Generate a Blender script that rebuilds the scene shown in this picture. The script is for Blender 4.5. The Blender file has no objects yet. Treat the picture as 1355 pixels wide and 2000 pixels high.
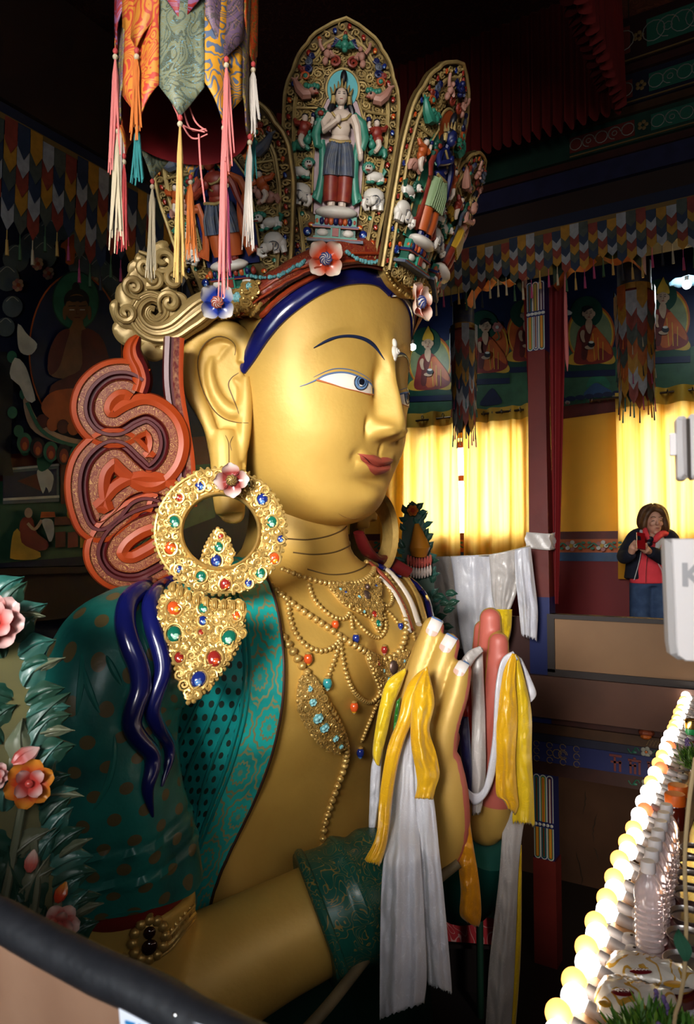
import bpy, bmesh, math, random
from mathutils import Vector as V, Matrix, noise
from mathutils.bvhtree import BVHTree
from math import sin, cos, pi, radians, sqrt, exp, atan2
SC = bpy.context.scene
COL = SC.collection
random.seed(7)

# ------------------------------------------------------------------ camera
E = 1.30                      # eye height above the gallery floor
FPX = 1400.0                  # focal length in pixels of the 1355x2000 frame
YAW = radians(31.5); PITCH = radians(2.9)
CR = V((cos(YAW), sin(YAW), 0))
CFH = V((-sin(YAW), cos(YAW), 0))
CF = CFH * cos(PITCH) + V((0, 0, 1)) * sin(PITCH)
CU = -CFH * sin(PITCH) + V((0, 0, 1)) * cos(PITCH)
EYE = V((0, 0, E))
def ray(px, py):
    return CF + CR * ((px - 677.5) / FPX) + CU * ((1000 - py) / FPX)
def pt(px, py, d):
    return EYE + ray(px, py) * d
def on_plane(px, py, p0, n):
    r = ray(px, py)
    t = (p0 - EYE).dot(n) / r.dot(n)
    return EYE + r * t
def on_y(px, py, y): return on_plane(px, py, V((0, y, 0)), V((0, 1, 0)))
def on_x(px, py, x): return on_plane(px, py, V((x, 0, 0)), V((1, 0, 0)))
def on_z(px, py, z): return on_plane(px, py, V((0, 0, z)), V((0, 0, 1)))
cd = bpy.data.cameras.new('camera')
cam = bpy.data.objects.new('camera', cd); COL.objects.link(cam)
cd.sensor_fit = 'VERTICAL'; cd.sensor_height = 36.0; cd.lens = 36.0 * FPX / 2000.0
cd.clip_start = 0.02; cd.clip_end = 100
M = Matrix((CR, CU, -CF)).transposed().to_4x4(); M.translation = EYE
cam.matrix_world = M
SC.camera = cam
cd.dof.use_dof = True; cd.dof.focus_distance = 3.3; cd.dof.aperture_fstop = 7.0

# ------------------------------------------------------------------ mesh builder
def curve(tab, x):
    """smooth (Catmull-Rom style) interpolation in a table sorted by x"""
    n = len(tab)
    if x <= tab[0][0]: return tab[0][1]
    if x >= tab[-1][0]: return tab[-1][1]
    for i in range(n - 1):
        if x <= tab[i + 1][0]: break
    x0, y0 = tab[i]; x1, y1 = tab[i + 1]
    h = x1 - x0; t = (x - x0) / h
    d = (y1 - y0) / h
    def slope(j):
        if j <= 0 or j >= n - 1: return None
        a = (tab[j][1] - tab[j-1][1]) / (tab[j][0] - tab[j-1][0])
        b = (tab[j+1][1] - tab[j][1]) / (tab[j+1][0] - tab[j][0])
        if a * b <= 0: return 0.0
        return 2 * a * b / (a + b)
    m0 = slope(i); m1 = slope(i + 1)
    if m0 is None: m0 = 1.5 * d - 0.5 * (m1 if m1 is not None else d)
    if m1 is None: m1 = 1.5 * d - 0.5 * m0
    t2 = t * t; t3 = t2 * t
    return (2*t3-3*t2+1)*y0 + (t3-2*t2+t)*h*m0 + (-2*t3+3*t2)*y1 + (t3-t2)*h*m1

def resample(pts, n, closed=False):
    """Catmull-Rom through pts (tuples or Vectors), n output points evenly along length"""
    P = [V(p) for p in pts]
    if len(P[0]) == 2: P = [V((p[0], p[1], 0)) for p in P]
    two = len(pts[0]) == 2
    N = len(P); dense = []
    segs = N if closed else N - 1
    for i in range(segs):
        if closed: p0, p1, p2, p3 = P[(i-1) % N], P[i], P[(i+1) % N], P[(i+2) % N]
        else: p0, p1, p2, p3 = P[max(i-1, 0)], P[i], P[i+1], P[min(i+2, N-1)]
        for k in range(12):
            t = k / 12.0
            dense.append(0.5 * ((2*p1) + (p2-p0)*t + (2*p0-5*p1+4*p2-p3)*t*t + (3*p1-p0-3*p2+p3)*t*t*t))
    dense.append(P[0] if closed else P[-1])
    L = [0.0]
    for a, b in zip(dense, dense[1:]): L.append(L[-1] + (b - a).length)
    out = []; j = 0
    cnt = n if closed else n - 1
    for i in range(n):
        s = L[-1] * i / max(cnt, 1)
        while j < len(L) - 2 and L[j+1] < s: j += 1
        d = L[j+1] - L[j]
        t = (s - L[j]) / d if d > 1e-9 else 0
        q = dense[j].lerp(dense[j+1], min(max(t, 0), 1))
        out.append((q.x, q.y) if two else q)
    return out

def interp_list(vals, n):
    if not isinstance(vals, (list, tuple)): return [vals] * n
    k = len(vals) - 1; tab = [(i / k, v) for i, v in enumerate(vals)]
    return [curve(tab, i / (n - 1)) for i in range(n)]

class MB:
    def __init__(s):
        s.v = []; s.f = []; s.m = []; s.st = {}
    def vert(s, p, st=None):
        s.v.append(V(p))
        if st is not None: s.st[len(s.v) - 1] = st
        return len(s.v) - 1
    def face(s, ids, m=0):
        s.f.append(tuple(ids)); s.m.append(m)
    def grid(s, rows, m=0, cu=False, cv=False, st=None, mf=None):
        """rows: list of rows of points. cu closes within rows, cv closes across rows"""
        R = len(rows); C = len(rows[0]); base = len(s.v)
        for i, r in enumerate(rows):
            for j, p in enumerate(r):
                s.vert(p, None if st is None else (st[0] * j / max(C-1, 1), st[1] * i / max(R-1, 1), 0))
        for i in range(R if cv else R - 1):
            for j in range(C if cu else C - 1):
                a = base + i*C + j; b = base + i*C + (j+1) % C
                c = base + ((i+1) % R)*C + (j+1) % C; d = base + ((i+1) % R)*C + j
                s.face((a, b, c, d), mf(i, j) if mf else m)
        return base
    def tube(s, pts, rad, seg=8, m=0, cap=True, up=None, sq=1.0, closed=False, st=None, mf=None):
        P = [V(p) for p in pts]; n = len(P)
        rr = interp_list(rad, n); sqs = interp_list(sq, n)
        rows = []; nrm = None
        for i in range(n):
            if closed: t = (P[(i+1) % n] - P[i-1])
            else: t = P[min(i+1, n-1)] - P[max(i-1, 0)]
            if t.length < 1e-9: t = V((0, 0, 1))
            t.normalize()
            if up is not None:
                u = V(up[i]) if isinstance(up, list) else V(up)
                nrm = u - t * u.dot(t)
                if nrm.length < 1e-6: nrm = t.orthogonal()
            elif nrm is None: nrm = t.orthogonal()
            else:
                nrm = nrm - t * nrm.dot(t)
                if nrm.length < 1e-6: nrm = t.orthogonal()
            nrm = nrm.normalized(); bn = t.cross(nrm)
            rows.append([P[i] + nrm * (cos(2*pi*k/seg) * rr[i] * sqs[i]) + bn * (sin(2*pi*k/seg) * rr[i]) for k in range(seg)])
        b = s.grid(rows, m, cu=True, cv=closed, st=st, mf=mf)
        if cap and not closed:
            s.face([b + k for k in range(seg)][::-1], m)
            s.face([b + (n-1)*seg + k for k in range(seg)], m)
        return b
    def ball(s, c, r, m=0, seg=12, rings=8, M=None):
        if not isinstance(r, (tuple, list)): r = (r, r, r)
        c = V(c); rows = []
        for i in range(1, rings):
            a = pi * i / rings; row = []
            for j in range(seg):
                b = 2*pi*j/seg
                p = V((r[0]*sin(a)*cos(b), r[1]*sin(a)*sin(b), r[2]*cos(a)))
                row.append(c + (M @ p if M else p))
            rows.append(row)
        b = s.grid(rows, m, cu=True)
        t = V((0, 0, r[2])); t = M @ t if M else t
        n = s.vert(c + t); q = s.vert(c - t)
        for j in range(seg):
            s.face((n, b + (j+1) % seg, b + j)[::-1], m)
            e = b + (rings-2)*seg
            s.face((q, e + j, e + (j+1) % seg)[::-1], m)
    def box(s, c, size, m=0, M=None):
        c = V(c); h = V(size) / 2
        ids = []
        for x in (-1, 1):
            for y in (-1, 1):
                for z in (-1, 1):
                    p = V((h.x*x, h.y*y, h.z*z)); ids.append(s.vert(c + (M @ p if M else p)))
        for q in ((0,1,3,2), (4,6,7,5), (0,4,5,1), (2,3,7,6), (0,2,6,4), (1,5,7,3)):
            s.face([ids[k] for k in q], m)
    def lathe(s, prof, c=(0,0,0), m=0, seg=20, M=None, cap=True, mf=None):
        c = V(c); rows = []
        for r, z in prof:
            row = []
            for j in range(seg):
                p = V((r*cos(2*pi*j/seg), r*sin(2*pi*j/seg), z))
                row.append(c + (M @ p if M else p))
            rows.append(row)
        b = s.grid(rows, m, cu=True, mf=mf)
        if cap:
            s.face([b + k for k in range(seg)][::-1], mf(0, 0) if mf else m)
            s.face([b + (len(prof)-1)*seg + k for k in range(seg)], mf(len(prof)-2, 0) if mf else m)
    def extr(s, poly, F, h0, h1, m=0, ms=None, bev=0.0):
        """extruded outline; F(u,v,h) places it"""
        n = len(poly); ms = m if ms is None else ms
        cx = sum(p[0] for p in poly)/n; cy = sum(p[1] for p in poly)/n
        a = [s.vert(F(p[0], p[1], h0)) for p in poly]
        if bev:
            hb = h1 - (h1-h0)*bev
            q = [s.vert(F(p[0], p[1], hb)) for p in poly]
            ins = inset(poly, abs(h1-h0)*bev*0.8 if bev < 1 else 0.0)
            t = [s.vert(F(p[0], p[1], h1)) for p in ins]
            for i in range(n):
                j = (i+1) % n
                s.face((a[i], a[j], q[j], q[i]), ms); s.face((q[i], q[j], t[j], t[i]), m)
        else:
            t = [s.vert(F(p[0], p[1], h1)) for p in poly]
            for i in range(n):
                j = (i+1) % n
                s.face((a[i], a[j], t[j], t[i]), ms)
        s.face(t, m); s.face(a[::-1], ms)
    def flat(s, poly, F, h, m=0):
        s.face([s.vert(F(p[0], p[1], h)) for p in poly], m)
    def build(s, name, mats, parent=None, smooth=True, sharp=40, voxel=None, sm_it=4, local=False, kind=None, sub=0, thick=0):
        me = bpy.data.meshes.new(name)
        off = V((0, 0, 0))
        if parent is not None and not local: off = LOC.get(parent.name, V((0, 0, 0)))
        me.from_pydata([p - off for p in s.v], [], s.f)
        if not isinstance(mats, (list, tuple)): mats = [mats]
        for m in mats: me.materials.append(m)
        if len(mats) > 1: me.polygons.foreach_set('material_index', s.m)
        if s.st:
            at = me.attributes.new('st', 'FLOAT_VECTOR', 'POINT')
            for i, c in s.st.items(): at.data[i].vector = c
        bm = bmesh.new(); bm.from_mesh(me)
        bmesh.ops.recalc_face_normals(bm, faces=bm.faces[:])
        bm.to_mesh(me); bm.free()
        if smooth:
            me.polygons.foreach_set('use_smooth', [True] * len(me.polygons))
            if sharp and not voxel: me.set_sharp_from_angle(angle=radians(sharp))
        o = bpy.data.objects.new(name, me); COL.objects.link(o)
        if voxel or sub or thick:
            if thick:
                md = o.modifiers.new('t', 'SOLIDIFY'); md.thickness = thick; md.offset = 0
            if voxel:
                md = o.modifiers.new('r', 'REMESH'); md.mode = 'VOXEL'; md.voxel_size = voxel; md.use_smooth_shade = True
                md = o.modifiers.new('s', 'SMOOTH'); md.factor = 0.5; md.iterations = sm_it
            if sub:
                md = o.modifiers.new('u', 'SUBSURF'); md.levels = sub; md.render_levels = sub
            dg = bpy.context.evaluated_depsgraph_get(); dg.update()
            nm = bpy.data.meshes.new_from_object(o.evaluated_get(dg))
            o.modifiers.clear(); o.data = nm; bpy.data.meshes.remove(me); nm.name = name
        if parent is not None:
            o.parent = parent
            if parent.name in LOC: LOC[o.name] = LOC[parent.name]
        if kind: o['kind'] = kind
        return o
    def bvh(s): return BVHTree.FromPolygons(s.v, s.f)

def inset(poly, d):
    n = len(poly); out = []
    A = sum(poly[i][0]*poly[(i+1) % n][1] - poly[(i+1) % n][0]*poly[i][1] for i in range(n))
    sg = 1 if A > 0 else -1
    for i in range(n):
        p, c, q = V(poly[i-1]), V(poly[i]), V(poly[(i+1) % n])
        e1 = (c-p); e2 = (q-c)
        if e1.length < 1e-9 or e2.length < 1e-9: out.append(tuple(c)); continue
        n1 = V((-e1.y, e1.x)).normalized()*sg; n2 = V((-e2.y, e2.x)).normalized()*sg
        nn = n1 + n2
        if nn.length < 1e-6: nn = n1
        nn.normalize()
        out.append(tuple(c + nn * d))
    return out
def in_poly(x, y, poly):
    r = False; n = len(poly); j = n-1
    for i in range(n):
        xi, yi = poly[i][0], poly[i][1]; xj, yj = poly[j][0], poly[j][1]
        if (yi > y) != (yj > y) and x < (xj-xi)*(y-yi)/(yj-yi)+xi: r = not r
        j = i
    return r
LOC = {}
def thing(name, label, cat, loc=(0,0,0), group=None, rot=None):
    o = bpy.data.objects.new(name, None); COL.objects.link(o)
    o.location = loc; o.empty_display_size = 0.05
    if rot: o.rotation_euler = rot
    LOC[o.name] = V(loc)
    o['label'] = label; o['category'] = cat
    if group: o['group'] = group
    return o
def tag(o, label, cat, group=None, kind=None):
    o['label'] = label; o['category'] = cat
    if group: o['group'] = group
    if kind: o['kind'] = kind
    return o
def struct(o):
    o['kind'] = 'structure'; return o
def dup(root, loc, rot=None, label=None, group=None):
    r = root.copy(); COL.objects.link(r); r.location = loc
    if rot is not None: r.rotation_euler = rot
    if label: r['label'] = label
    if group: r['group'] = group
    for ch in list(root.children):
        c = ch.copy(); COL.objects.link(c); c.parent = r
        for g in list(ch.children):
            d = g.copy(); COL.objects.link(d); d.parent = c
    return r
def rotm(x_axis, z_axis):
    z = V(z_axis).normalized(); x = V(x_axis); x = (x - z*x.dot(z)).normalized(); y = z.cross(x)
    return Matrix((x, y, z)).transposed()
def bvh_of(*objs):
    vs = []; fs = []
    bpy.context.view_layer.update()
    for o in objs:
        b = len(vs); mw = o.matrix_world
        vs += [mw @ v.co for v in o.data.vertices]
        fs += [[b + i for i in p.vertices] for p in o.data.polygons]
    return BVHTree.FromPolygons(vs, fs)
def cast(bv, px, py):
    r = ray(px, py).normalized()
    h = bv.ray_cast(EYE, r)
    if h[0] is None: return None, None
    n = h[1]
    if n.dot(r) > 0: n = -n
    return h[0], n
def cast_near(bv, px, py):
    p, n = cast(bv, px, py)
    if p is None:
        r = ray(px, py).normalized(); best = None
        for k in range(10, 120):
            q = EYE + r * (k * 0.05)
            f = bv.find_nearest(q)
            if best is None or f[3] < best[2]: best = (f[0], f[1], f[3])
        p, n = best[0], best[1]
        if n.dot(r) > 0: n = n - r * (n.dot(r) * 1.2)
        n.normalize()
    return p, n

# ------------------------------------------------------------------ materials
MATS = {}
def mat(name, col, rough=0.5, metal=0.0, bump=0.0, bscale=40.0, var=0.0, vscale=6.0, col2=None, spec=0.5, emit=None, estr=0.0, trans=0.0, coat=0.0, detail=4.0, alpha=1.0, ior=None):
    if name in MATS: return MATS[name]
    m = bpy.data.materials.new(name); m.use_nodes = True
    nt = m.node_tree; b = nt.nodes['Principled BSDF']
    c = (*col, 1)
    b.inputs['Base Color'].default_value = c
    b.inputs['Roughness'].default_value = rough
    b.inputs['Metallic'].default_value = metal
    b.inputs['Specular IOR Level'].default_value = spec
    b.inputs['Coat Weight'].default_value = coat
    b.inputs['Coat Roughness'].default_value = 0.12
    b.inputs['Alpha'].default_value = alpha
    if ior: b.inputs['IOR'].default_value = ior
    if trans: b.inputs['Transmission Weight'].default_value = trans
    if emit: b.inputs['Emission Color'].default_value = (*emit, 1); b.inputs['Emission Strength'].default_value = estr
    if var or bump:
        tc = nt.nodes.new('ShaderNodeTexCoord')
    if var:
        nz = nt.nodes.new('ShaderNodeTexNoise'); nz.inputs['Scale'].default_value = vscale; nz.inputs['Detail'].default_value = detail
        nt.links.new(tc.outputs['Object'], nz.inputs['Vector'])
        mx = nt.nodes.new('ShaderNodeMix'); mx.data_type = 'RGBA'
        mx.inputs['A'].default_value = c
        mx.inputs['B'].default_value = (*(col2 if col2 else tuple(x*0.35 for x in col)), 1)
        rp = nt.nodes.new('ShaderNodeMapRange'); rp.inputs['From Min'].default_value = 0.38; rp.inputs['From Max'].default_value = 0.7
        rp.inputs['To Max'].default_value = var
        nt.links.new(nz.outputs['Fac'], rp.inputs['Value']); nt.links.new(rp.outputs['Result'], mx.inputs['Factor'])
        nt.links.new(mx.outputs['Result'], b.inputs['Base Color'])
    if bump:
        nz = nt.nodes.new('ShaderNodeTexNoise'); nz.inputs['Scale'].default_value = bscale; nz.inputs['Detail'].default_value = 5
        nt.links.new(tc.outputs['Object'], nz.inputs['Vector'])
        bp = nt.nodes.new('ShaderNodeBump'); bp.inputs['Strength'].default_value = bump; bp.inputs['Distance'].default_value = 0.01
        nt.links.new(nz.outputs['Fac'], bp.inputs['Height']); nt.links.new(bp.outputs['Normal'], b.inputs['Normal'])
    MATS[name] = m
    return m
def nodes(m): return m.node_tree.nodes, m.node_tree.links, m.node_tree.nodes['Principled BSDF']
def pattern(m, fac_builder, col2):
    """mix a second colour over whatever feeds Base Color, factor built by callback(nodes, links)->socket"""
    n, l, b = nodes(m)
    mx = n.new('ShaderNodeMix'); mx.data_type = 'RGBA'
    src = b.inputs['Base Color'].links[0].from_socket if b.inputs['Base Color'].links else None
    if src: l.new(src, mx.inputs['A'])
    else: mx.inputs['A'].default_value = b.inputs['Base Color'].default_value
    mx.inputs['B'].default_value = (*col2, 1)
    l.new(fac_builder(n, l), mx.inputs['Factor'])
    l.new(mx.outputs['Result'], b.inputs['Base Color'])
    return m
def attr_st(n):
    a = n.new('ShaderNodeAttribute'); a.attribute_name = 'st'; return a.outputs['Vector']
def math_node(n, l, op, a, b=None):
    x = n.new('ShaderNodeMath'); x.operation = op
    for i, v in enumerate((a, b)):
        if v is None: continue
        if isinstance(v, (int, float)): x.inputs[i].default_value = v
        else: l.new(v, x.inputs[i])
    return x.outputs[0]
def scroll_fac(scale=30, thr=0.5, width=0.12, src='Object', warp=1.2):
    """swirling filigree lines: contour lines of warped noise"""
    def f(n, l):
        tc = n.new('ShaderNodeTexCoord').outputs['Object'] if src == 'Object' else attr_st(n)
        nz = n.new('ShaderNodeTexNoise'); nz.inputs['Scale'].default_value = scale; nz.inputs['Detail'].default_value = 1.0
        nz.inputs['Distortion'].default_value = warp
        l.new(tc, nz.inputs['Vector'])
        k = math_node(n, l, 'MULTIPLY', nz.outputs['Fac'], 9.0)
        k = math_node(n, l, 'FRACT', k)
        k = math_node(n, l, 'SUBTRACT', k, 0.5); k = math_node(n, l, 'ABSOLUTE', k)
        return math_node(n, l, 'LESS_THAN', k, width)
    return f
def dots_fac(sx, sy, rad, src='st'):
    """staggered round dots in the st coordinates"""
    def f(n, l):
        s = n.new('ShaderNodeSeparateXYZ'); l.new(attr_st(n), s.inputs[0])
        y = math_node(n, l, 'MULTIPLY', s.outputs['Y'], sy)
        fl = math_node(n, l, 'FLOOR', y)
        odd = math_node(n, l, 'MODULO', fl, 2.0); sh = math_node(n, l, 'MULTIPLY', odd, 0.5)
        x = math_node(n, l, 'MULTIPLY', s.outputs['X'], sx); x = math_node(n, l, 'ADD', x, sh)
        fx = math_node(n, l, 'SUBTRACT', math_node(n, l, 'FRACT', x), 0.5)
        fy = math_node(n, l, 'SUBTRACT', math_node(n, l, 'FRACT', y), 0.5)
        fx = math_node(n, l, 'MULTIPLY', fx, sy / sx if False else 1.0)
        d = math_node(n, l, 'ADD', math_node(n, l, 'MULTIPLY', fx, fx), math_node(n, l, 'MULTIPLY', fy, fy))
        return math_node(n, l, 'LESS_THAN', d, rad*rad)
    return f
def scallop_fac(sx, sy, rings=5.0, w=0.25):
    """fish-scale rosettes: concentric rings in staggered cells"""
    def f(n, l):
        s = n.new('ShaderNodeSeparateXYZ'); l.new(attr_st(n), s.inputs[0])
        y = math_node(n, l, 'MULTIPLY', s.outputs['Y'], sy); fl = math_node(n, l, 'FLOOR', y)
        sh = math_node(n, l, 'MULTIPLY', math_node(n, l, 'MODULO', fl, 2.0), 0.5)
        x = math_node(n, l, 'ADD', math_node(n, l, 'MULTIPLY', s.outputs['X'], sx), sh)
        fx = math_node(n, l, 'SUBTRACT', math_node(n, l, 'FRACT', x), 0.5)
        fy = math_node(n, l, 'SUBTRACT', math_node(n, l, 'FRACT', y), 0.5)
        d = math_node(n, l, 'SQRT', math_node(n, l, 'ADD', math_node(n, l, 'MULTIPLY', fx, fx), math_node(n, l, 'MULTIPLY', fy, fy)))
        an = math_node(n, l, 'ARCTAN2', fy, fx)
        pet = math_node(n, l, 'MULTIPLY', math_node(n, l, 'SINE', math_node(n, l, 'MULTIPLY', an, 12.0)), 0.025)
        d = math_node(n, l, 'ADD', d, pet)
        k = math_node(n, l, 'FRACT', math_node(n, l, 'MULTIPLY', d, rings*2))
        return math_node(n, l, 'LESS_THAN', k, w)
    return f

GOLD = mat('gold_paint', (0.56, 0.36, 0.095), rough=0.52, metal=0.16, bump=0.12, bscale=45, var=0.35, vscale=5, col2=(0.42, 0.25, 0.055))
GOLDR = mat('gilt_relief', (0.56, 0.38, 0.13), rough=0.36, metal=0.5, bump=0.15, bscale=90, var=0.5, vscale=25, col2=(0.30, 0.19, 0.06))
GOLDD = mat('gilt_relief_shadow', (0.13, 0.085, 0.03), rough=0.55, metal=0.3, bump=0.3, bscale=80)  # dark copy of the gilt; shade of the recesses put into its colour
GOLDC = mat('gilt_crown', (0.46, 0.34, 0.14), rough=0.55, metal=0.3, var=0.6, vscale=20, col2=(0.16, 0.11, 0.05))
GOLDO = mat('gilt_ornament_pale', (0.36, 0.26, 0.11), rough=0.42, metal=0.3, var=0.75, vscale=14, col2=(0.25, 0.17, 0.07), bump=0.1, bscale=60)
TEAL = mat('teal_gloss', (0.012, 0.10, 0.075), rough=0.28)
BLUE = mat('blue_gloss', (0.010, 0.013, 0.105), rough=0.22, coat=0.4, var=0.3, vscale=8, col2=(0.006, 0.008, 0.05))
GEMB = mat('gem_blue', (0.015, 0.03, 0.17), rough=0.14, coat=0.5)
GEMG = mat('gem_green', (0.01, 0.13, 0.085), rough=0.14, coat=0.5)
GEMR = mat('gem_red', (0.26, 0.025, 0.02), rough=0.14, coat=0.5)
GEMO = mat('gem_orange', (0.50, 0.085, 0.02), rough=0.14, coat=0.5)
GEMLB = mat('gem_light_blue', (0.10, 0.22, 0.45), rough=0.15, coat=0.5)
GEMLG = mat('gem_light_green', (0.32, 0.55, 0.42), rough=0.15, coat=0.5)
GEMY = mat('gem_yellow', (0.55, 0.30, 0.03), rough=0.15, coat=0.5)
TURQ = mat('turquoise_stone', (0.14, 0.36, 0.38), rough=0.4, var=0.6, vscale=60, col2=(0.05, 0.12, 0.14))
WHITEP = mat('white_paint', (0.62, 0.58, 0.52), rough=0.4, var=0.2, vscale=20, col2=(0.4, 0.33, 0.28))
DARK = mat('dark_line', (0.03, 0.02, 0.012), rough=0.6)
# ================================================================== statue: head, body, arms
S0 = pt(630, 1071, 3.34); PSI = radians(-5.4)
FV = V((cos(PSI), sin(PSI), 0)); LV = V((-sin(PSI), cos(PSI), 0))
def SW(a, b, zz): return V((S0.x, S0.y, 0)) + FV*a + LV*b + V((0, 0, E + zz))
def to_ab(p):
    d = p - V((S0.x, S0.y, 0)); return d.dot(FV), d.dot(LV), p.z - E
def mirror(p):
    a, b, z = to_ab(p); return SW(a, -b, z)
PITZ = -1.55
STAT = thing('buddha_statue', 'giant gilded seated buddha statue with jewelled crown, green robe and joined hands', 'statue', (S0.x, S0.y, PITZ))

T_AF = [(.10,.03),(.112,.12),(.135,.19),(.17,.236),(.22,.266),(.28,.282),(.35,.300),(.42,.322),(.5,.340),(.6,.35),(.7,.352),(.8,.365),(.92,.378),(1.05,.38),(1.17,.37),(1.3,.33),(1.42,.25),(1.5,.14),(1.54,.02)]
T_W = [(.10,.03),(.112,.12),(.135,.185),(.17,.238),(.22,.285),(.28,.322),(.35,.356),(.42,.385),(.5,.414),(.6,.440),(.7,.454),(.8,.462),(.92,.466),(1.05,.46),(1.17,.445),(1.3,.40),(1.42,.30),(1.5,.17),(1.54,.02)]
T_AB = [(.10,.03),(.112,.12),(.135,.2),(.17,.27),(.25,.36),(.4,.42),(.7,.46),(1.1,.46),(1.3,.41),(1.42,.31),(1.5,.18),(1.54,.02)]
T_NH = [(.455,0),(.472,.012),(.482,.055),(.495,.088),(.515,.104),(.54,.104),(.60,.092),(.68,.072),(.76,.048),(.84,.026),(.95,.006),(1.0,0)]
T_NW = [(.46,.062),(.52,.060),(.58,.048),(.68,.040),(.84,.040),(1.0,.05)]
def g2(x, y, sx, sy): return exp(-(x/sx)**2 - (y/sy)**2)
def brow_z(ab): return curve([(.02,.775),(.05,.835),(.09,.885),(.15,.915),(.22,.915),(.30,.885),(.40,.82)], ab)
def lip_sh(ab): return -.007 + .024*min(1, ab/.134)**1.4
def feat(b, z):
    ab = abs(b)
    d = curve(T_NH, z) * exp(-(ab / curve(T_NW, z))**2.8)
    d += .058 * g2(ab - .072, z - .516, .032, .034)                 # nostril wings
    d -= .026 * g2(ab - .116, z - .520, .015, .034); d += .022 * g2(ab - .045, z - .484, .024, .014)
    # brow ridge: drop below the brow line
    bz = brow_z(ab); dz = z - bz
    if ab < .42:
        w = min(1, max(0, (.40 - ab) / .1)) * min(1, ab / .03)
        d -= w * .016 * (1/(1+exp(dz/.010))) * exp(-max(0, -dz)/.10)
    d += .026 * g2(ab - .19, z - .695, .115, .055)                  # eyeball
    d -= .030 * g2(ab - .062, z - .70, .030, .070)                  # inner corner hollow
    d += .018 * g2(ab - .24, z - .48, .13, .12)                     # cheeks
    # lips
    z0_ = z; z = z - lip_sh(ab)
    lw = max(0, 1 - (ab/.135)**2)
    d += .024 * lw**.8 * exp(-((z - .388)/.018)**2) + .026 * lw**.7 * exp(-((z - .350)/.020)**2)
    d -= .016 * lw**.5 * exp(-((z - .369)/.006)**2)
    d -= .012 * g2(ab - .15, z - .378, .025, .025)                  # mouth corners
    z = z0_
    d -= .010 * g2(ab, z - .435, .014, .03)                         # philtrum
    d -= .022 * g2(ab, z - .300, .11, .022)                         # under lip
    d += .026 * g2(ab, z - .225, .10, .05)                          # chin
    return d * min(1, max(0, (z - .125) / .06))
def head_pt(th, z):
    c, s = cos(th), sin(th)
    A = curve(T_AF if c > 0 else T_AB, z); W = curve(T_W, z); n = 2.15
    r = ((abs(c)/A)**n + (abs(s)/W)**n)**(-1/n)
    a, b = r*c, r*s
    if c > 0: a += feat(b, z) * min(1, c*2.2)
    return SW(a, b, z)
mb = MB(); rows = []
ths = []
for i in range(300):                       # denser towards the front
    u = (i / 300)*2 - 1
    ths.append(pi * (0.45*u + 0.55*u**3))
zs = []
z = .10
while z < 1.54:
    zs.append(z); z += .0055 if z < 1.0 else .012
    if z < .14: z -= .003
zs.append(1.54)
for z in zs: rows.append([head_pt(t, z) for t in ths])
b0 = mb.grid(rows, 0, cu=True)
mb.face([b0 + k for k in range(300)][::-1]); mb.face([b0 + (len(zs)-1)*300 + k for k in range(300)])
head = mb.build('head', GOLD, STAT, sharp=None); BV_H = mb.bvh()

# ---- body
TZ = [  # zz, centre a, front, back, half width
 (.30,-.13,.20,.24,.235),(.18,-.13,.20,.24,.235),(.08,-.135,.205,.25,.24),(.0,-.14,.22,.27,.26),(-.05,-.145,.24,.29,.32),(-.09,-.15,.27,.32,.46),
 (-.14,-.155,.31,.35,.66),(-.20,-.16,.36,.38,.84),(-.30,-.165,.43,.42,.93),(-.42,-.17,.49,.44,.97),(-.55,-.17,.50,.44,.93),(-.70,-.17,.46,.42,.83),
 (-.85,-.17,.38,.40,.74),(-1.0,-.17,.31,.38,.67),(-1.2,-.17,.27,.38,.64),(-1.45,-.17,.27,.40,.66),(-1.8,-.17,.34,.44,.76),(-2.3,-.17,.40,.5,.9),(-2.86,-.17,.42,.5,.95)]
TZ.sort()
def tz(k, z): return curve([(r[0], r[k]) for r in TZ], z)
def body_pt(th, z):
    c, s = cos(th), sin(th)
    A = tz(2, z) if c > 0 else tz(3, z); W = tz(4, z); n = 2.25
    r = ((abs(c)/A)**n + (abs(s)/W)**n)**(-1/n)
    a, b = r*c, r*s
    if c > 0:
        a += .05*g2(abs(b)-.33, z+.48, .24, .15)*c           # chest
        a -= .02*g2(b, z+.45, .07, .2)
    return SW(a + tz(1, z), b, z)
mb = MB(); rows = []
zs = [ -2.85 + i*.03 for i in range(int(3.15/.03)+1)]
for z in zs: rows.append([body_pt(2*pi*k/160, z) for k in range(160)])
b0 = mb.grid(rows, 0, cu=True); mb.face([b0+k for k in range(160)][::-1]); mb.face([b0+(len(zs)-1)*160+k for k in range(160)])
torso = mb.build('torso', GOLD, STAT, sharp=None); BV_T = mb.bvh()
mb = MB(); rows = []
for i in range(36):
    z = -2.84 + i*.034; rows.append([(lambda p: SW(to_ab(p)[0]*1.07+.012, to_ab(p)[1]*1.06, z))(body_pt(2*pi*k/120, z)) + V((0,0,.05*sin(k*2*pi/120+2) if i > 31 else 0)) for k in range(120)])
mb.grid(rows, 0, cu=True); mb.build('skirt_robe', mat('robe_dark_green', (0.008,0.045,0.03), rough=.45, var=.5, vscale=6), STAT)
# neck creases, painted
mb = MB()
for line in ([(560,1052),(600,1054),(640,1047),(668,1035),(676,1028)], [(572,1079),(610,1083),(650,1079),(680,1067),(696,1055)], [(600,1112),(640,1122),(680,1120),(710,1108),(722,1092)]):
    P = []
    for q in resample(line, 24):
        p, n = cast_near(BV_T, *q); P.append(p + n*.001)
    mb.tube(P, .0035, 5)
mb.build('neck_crease', mat('crease_brown', (0.14,0.085,0.03), rough=0.6), STAT)

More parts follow.
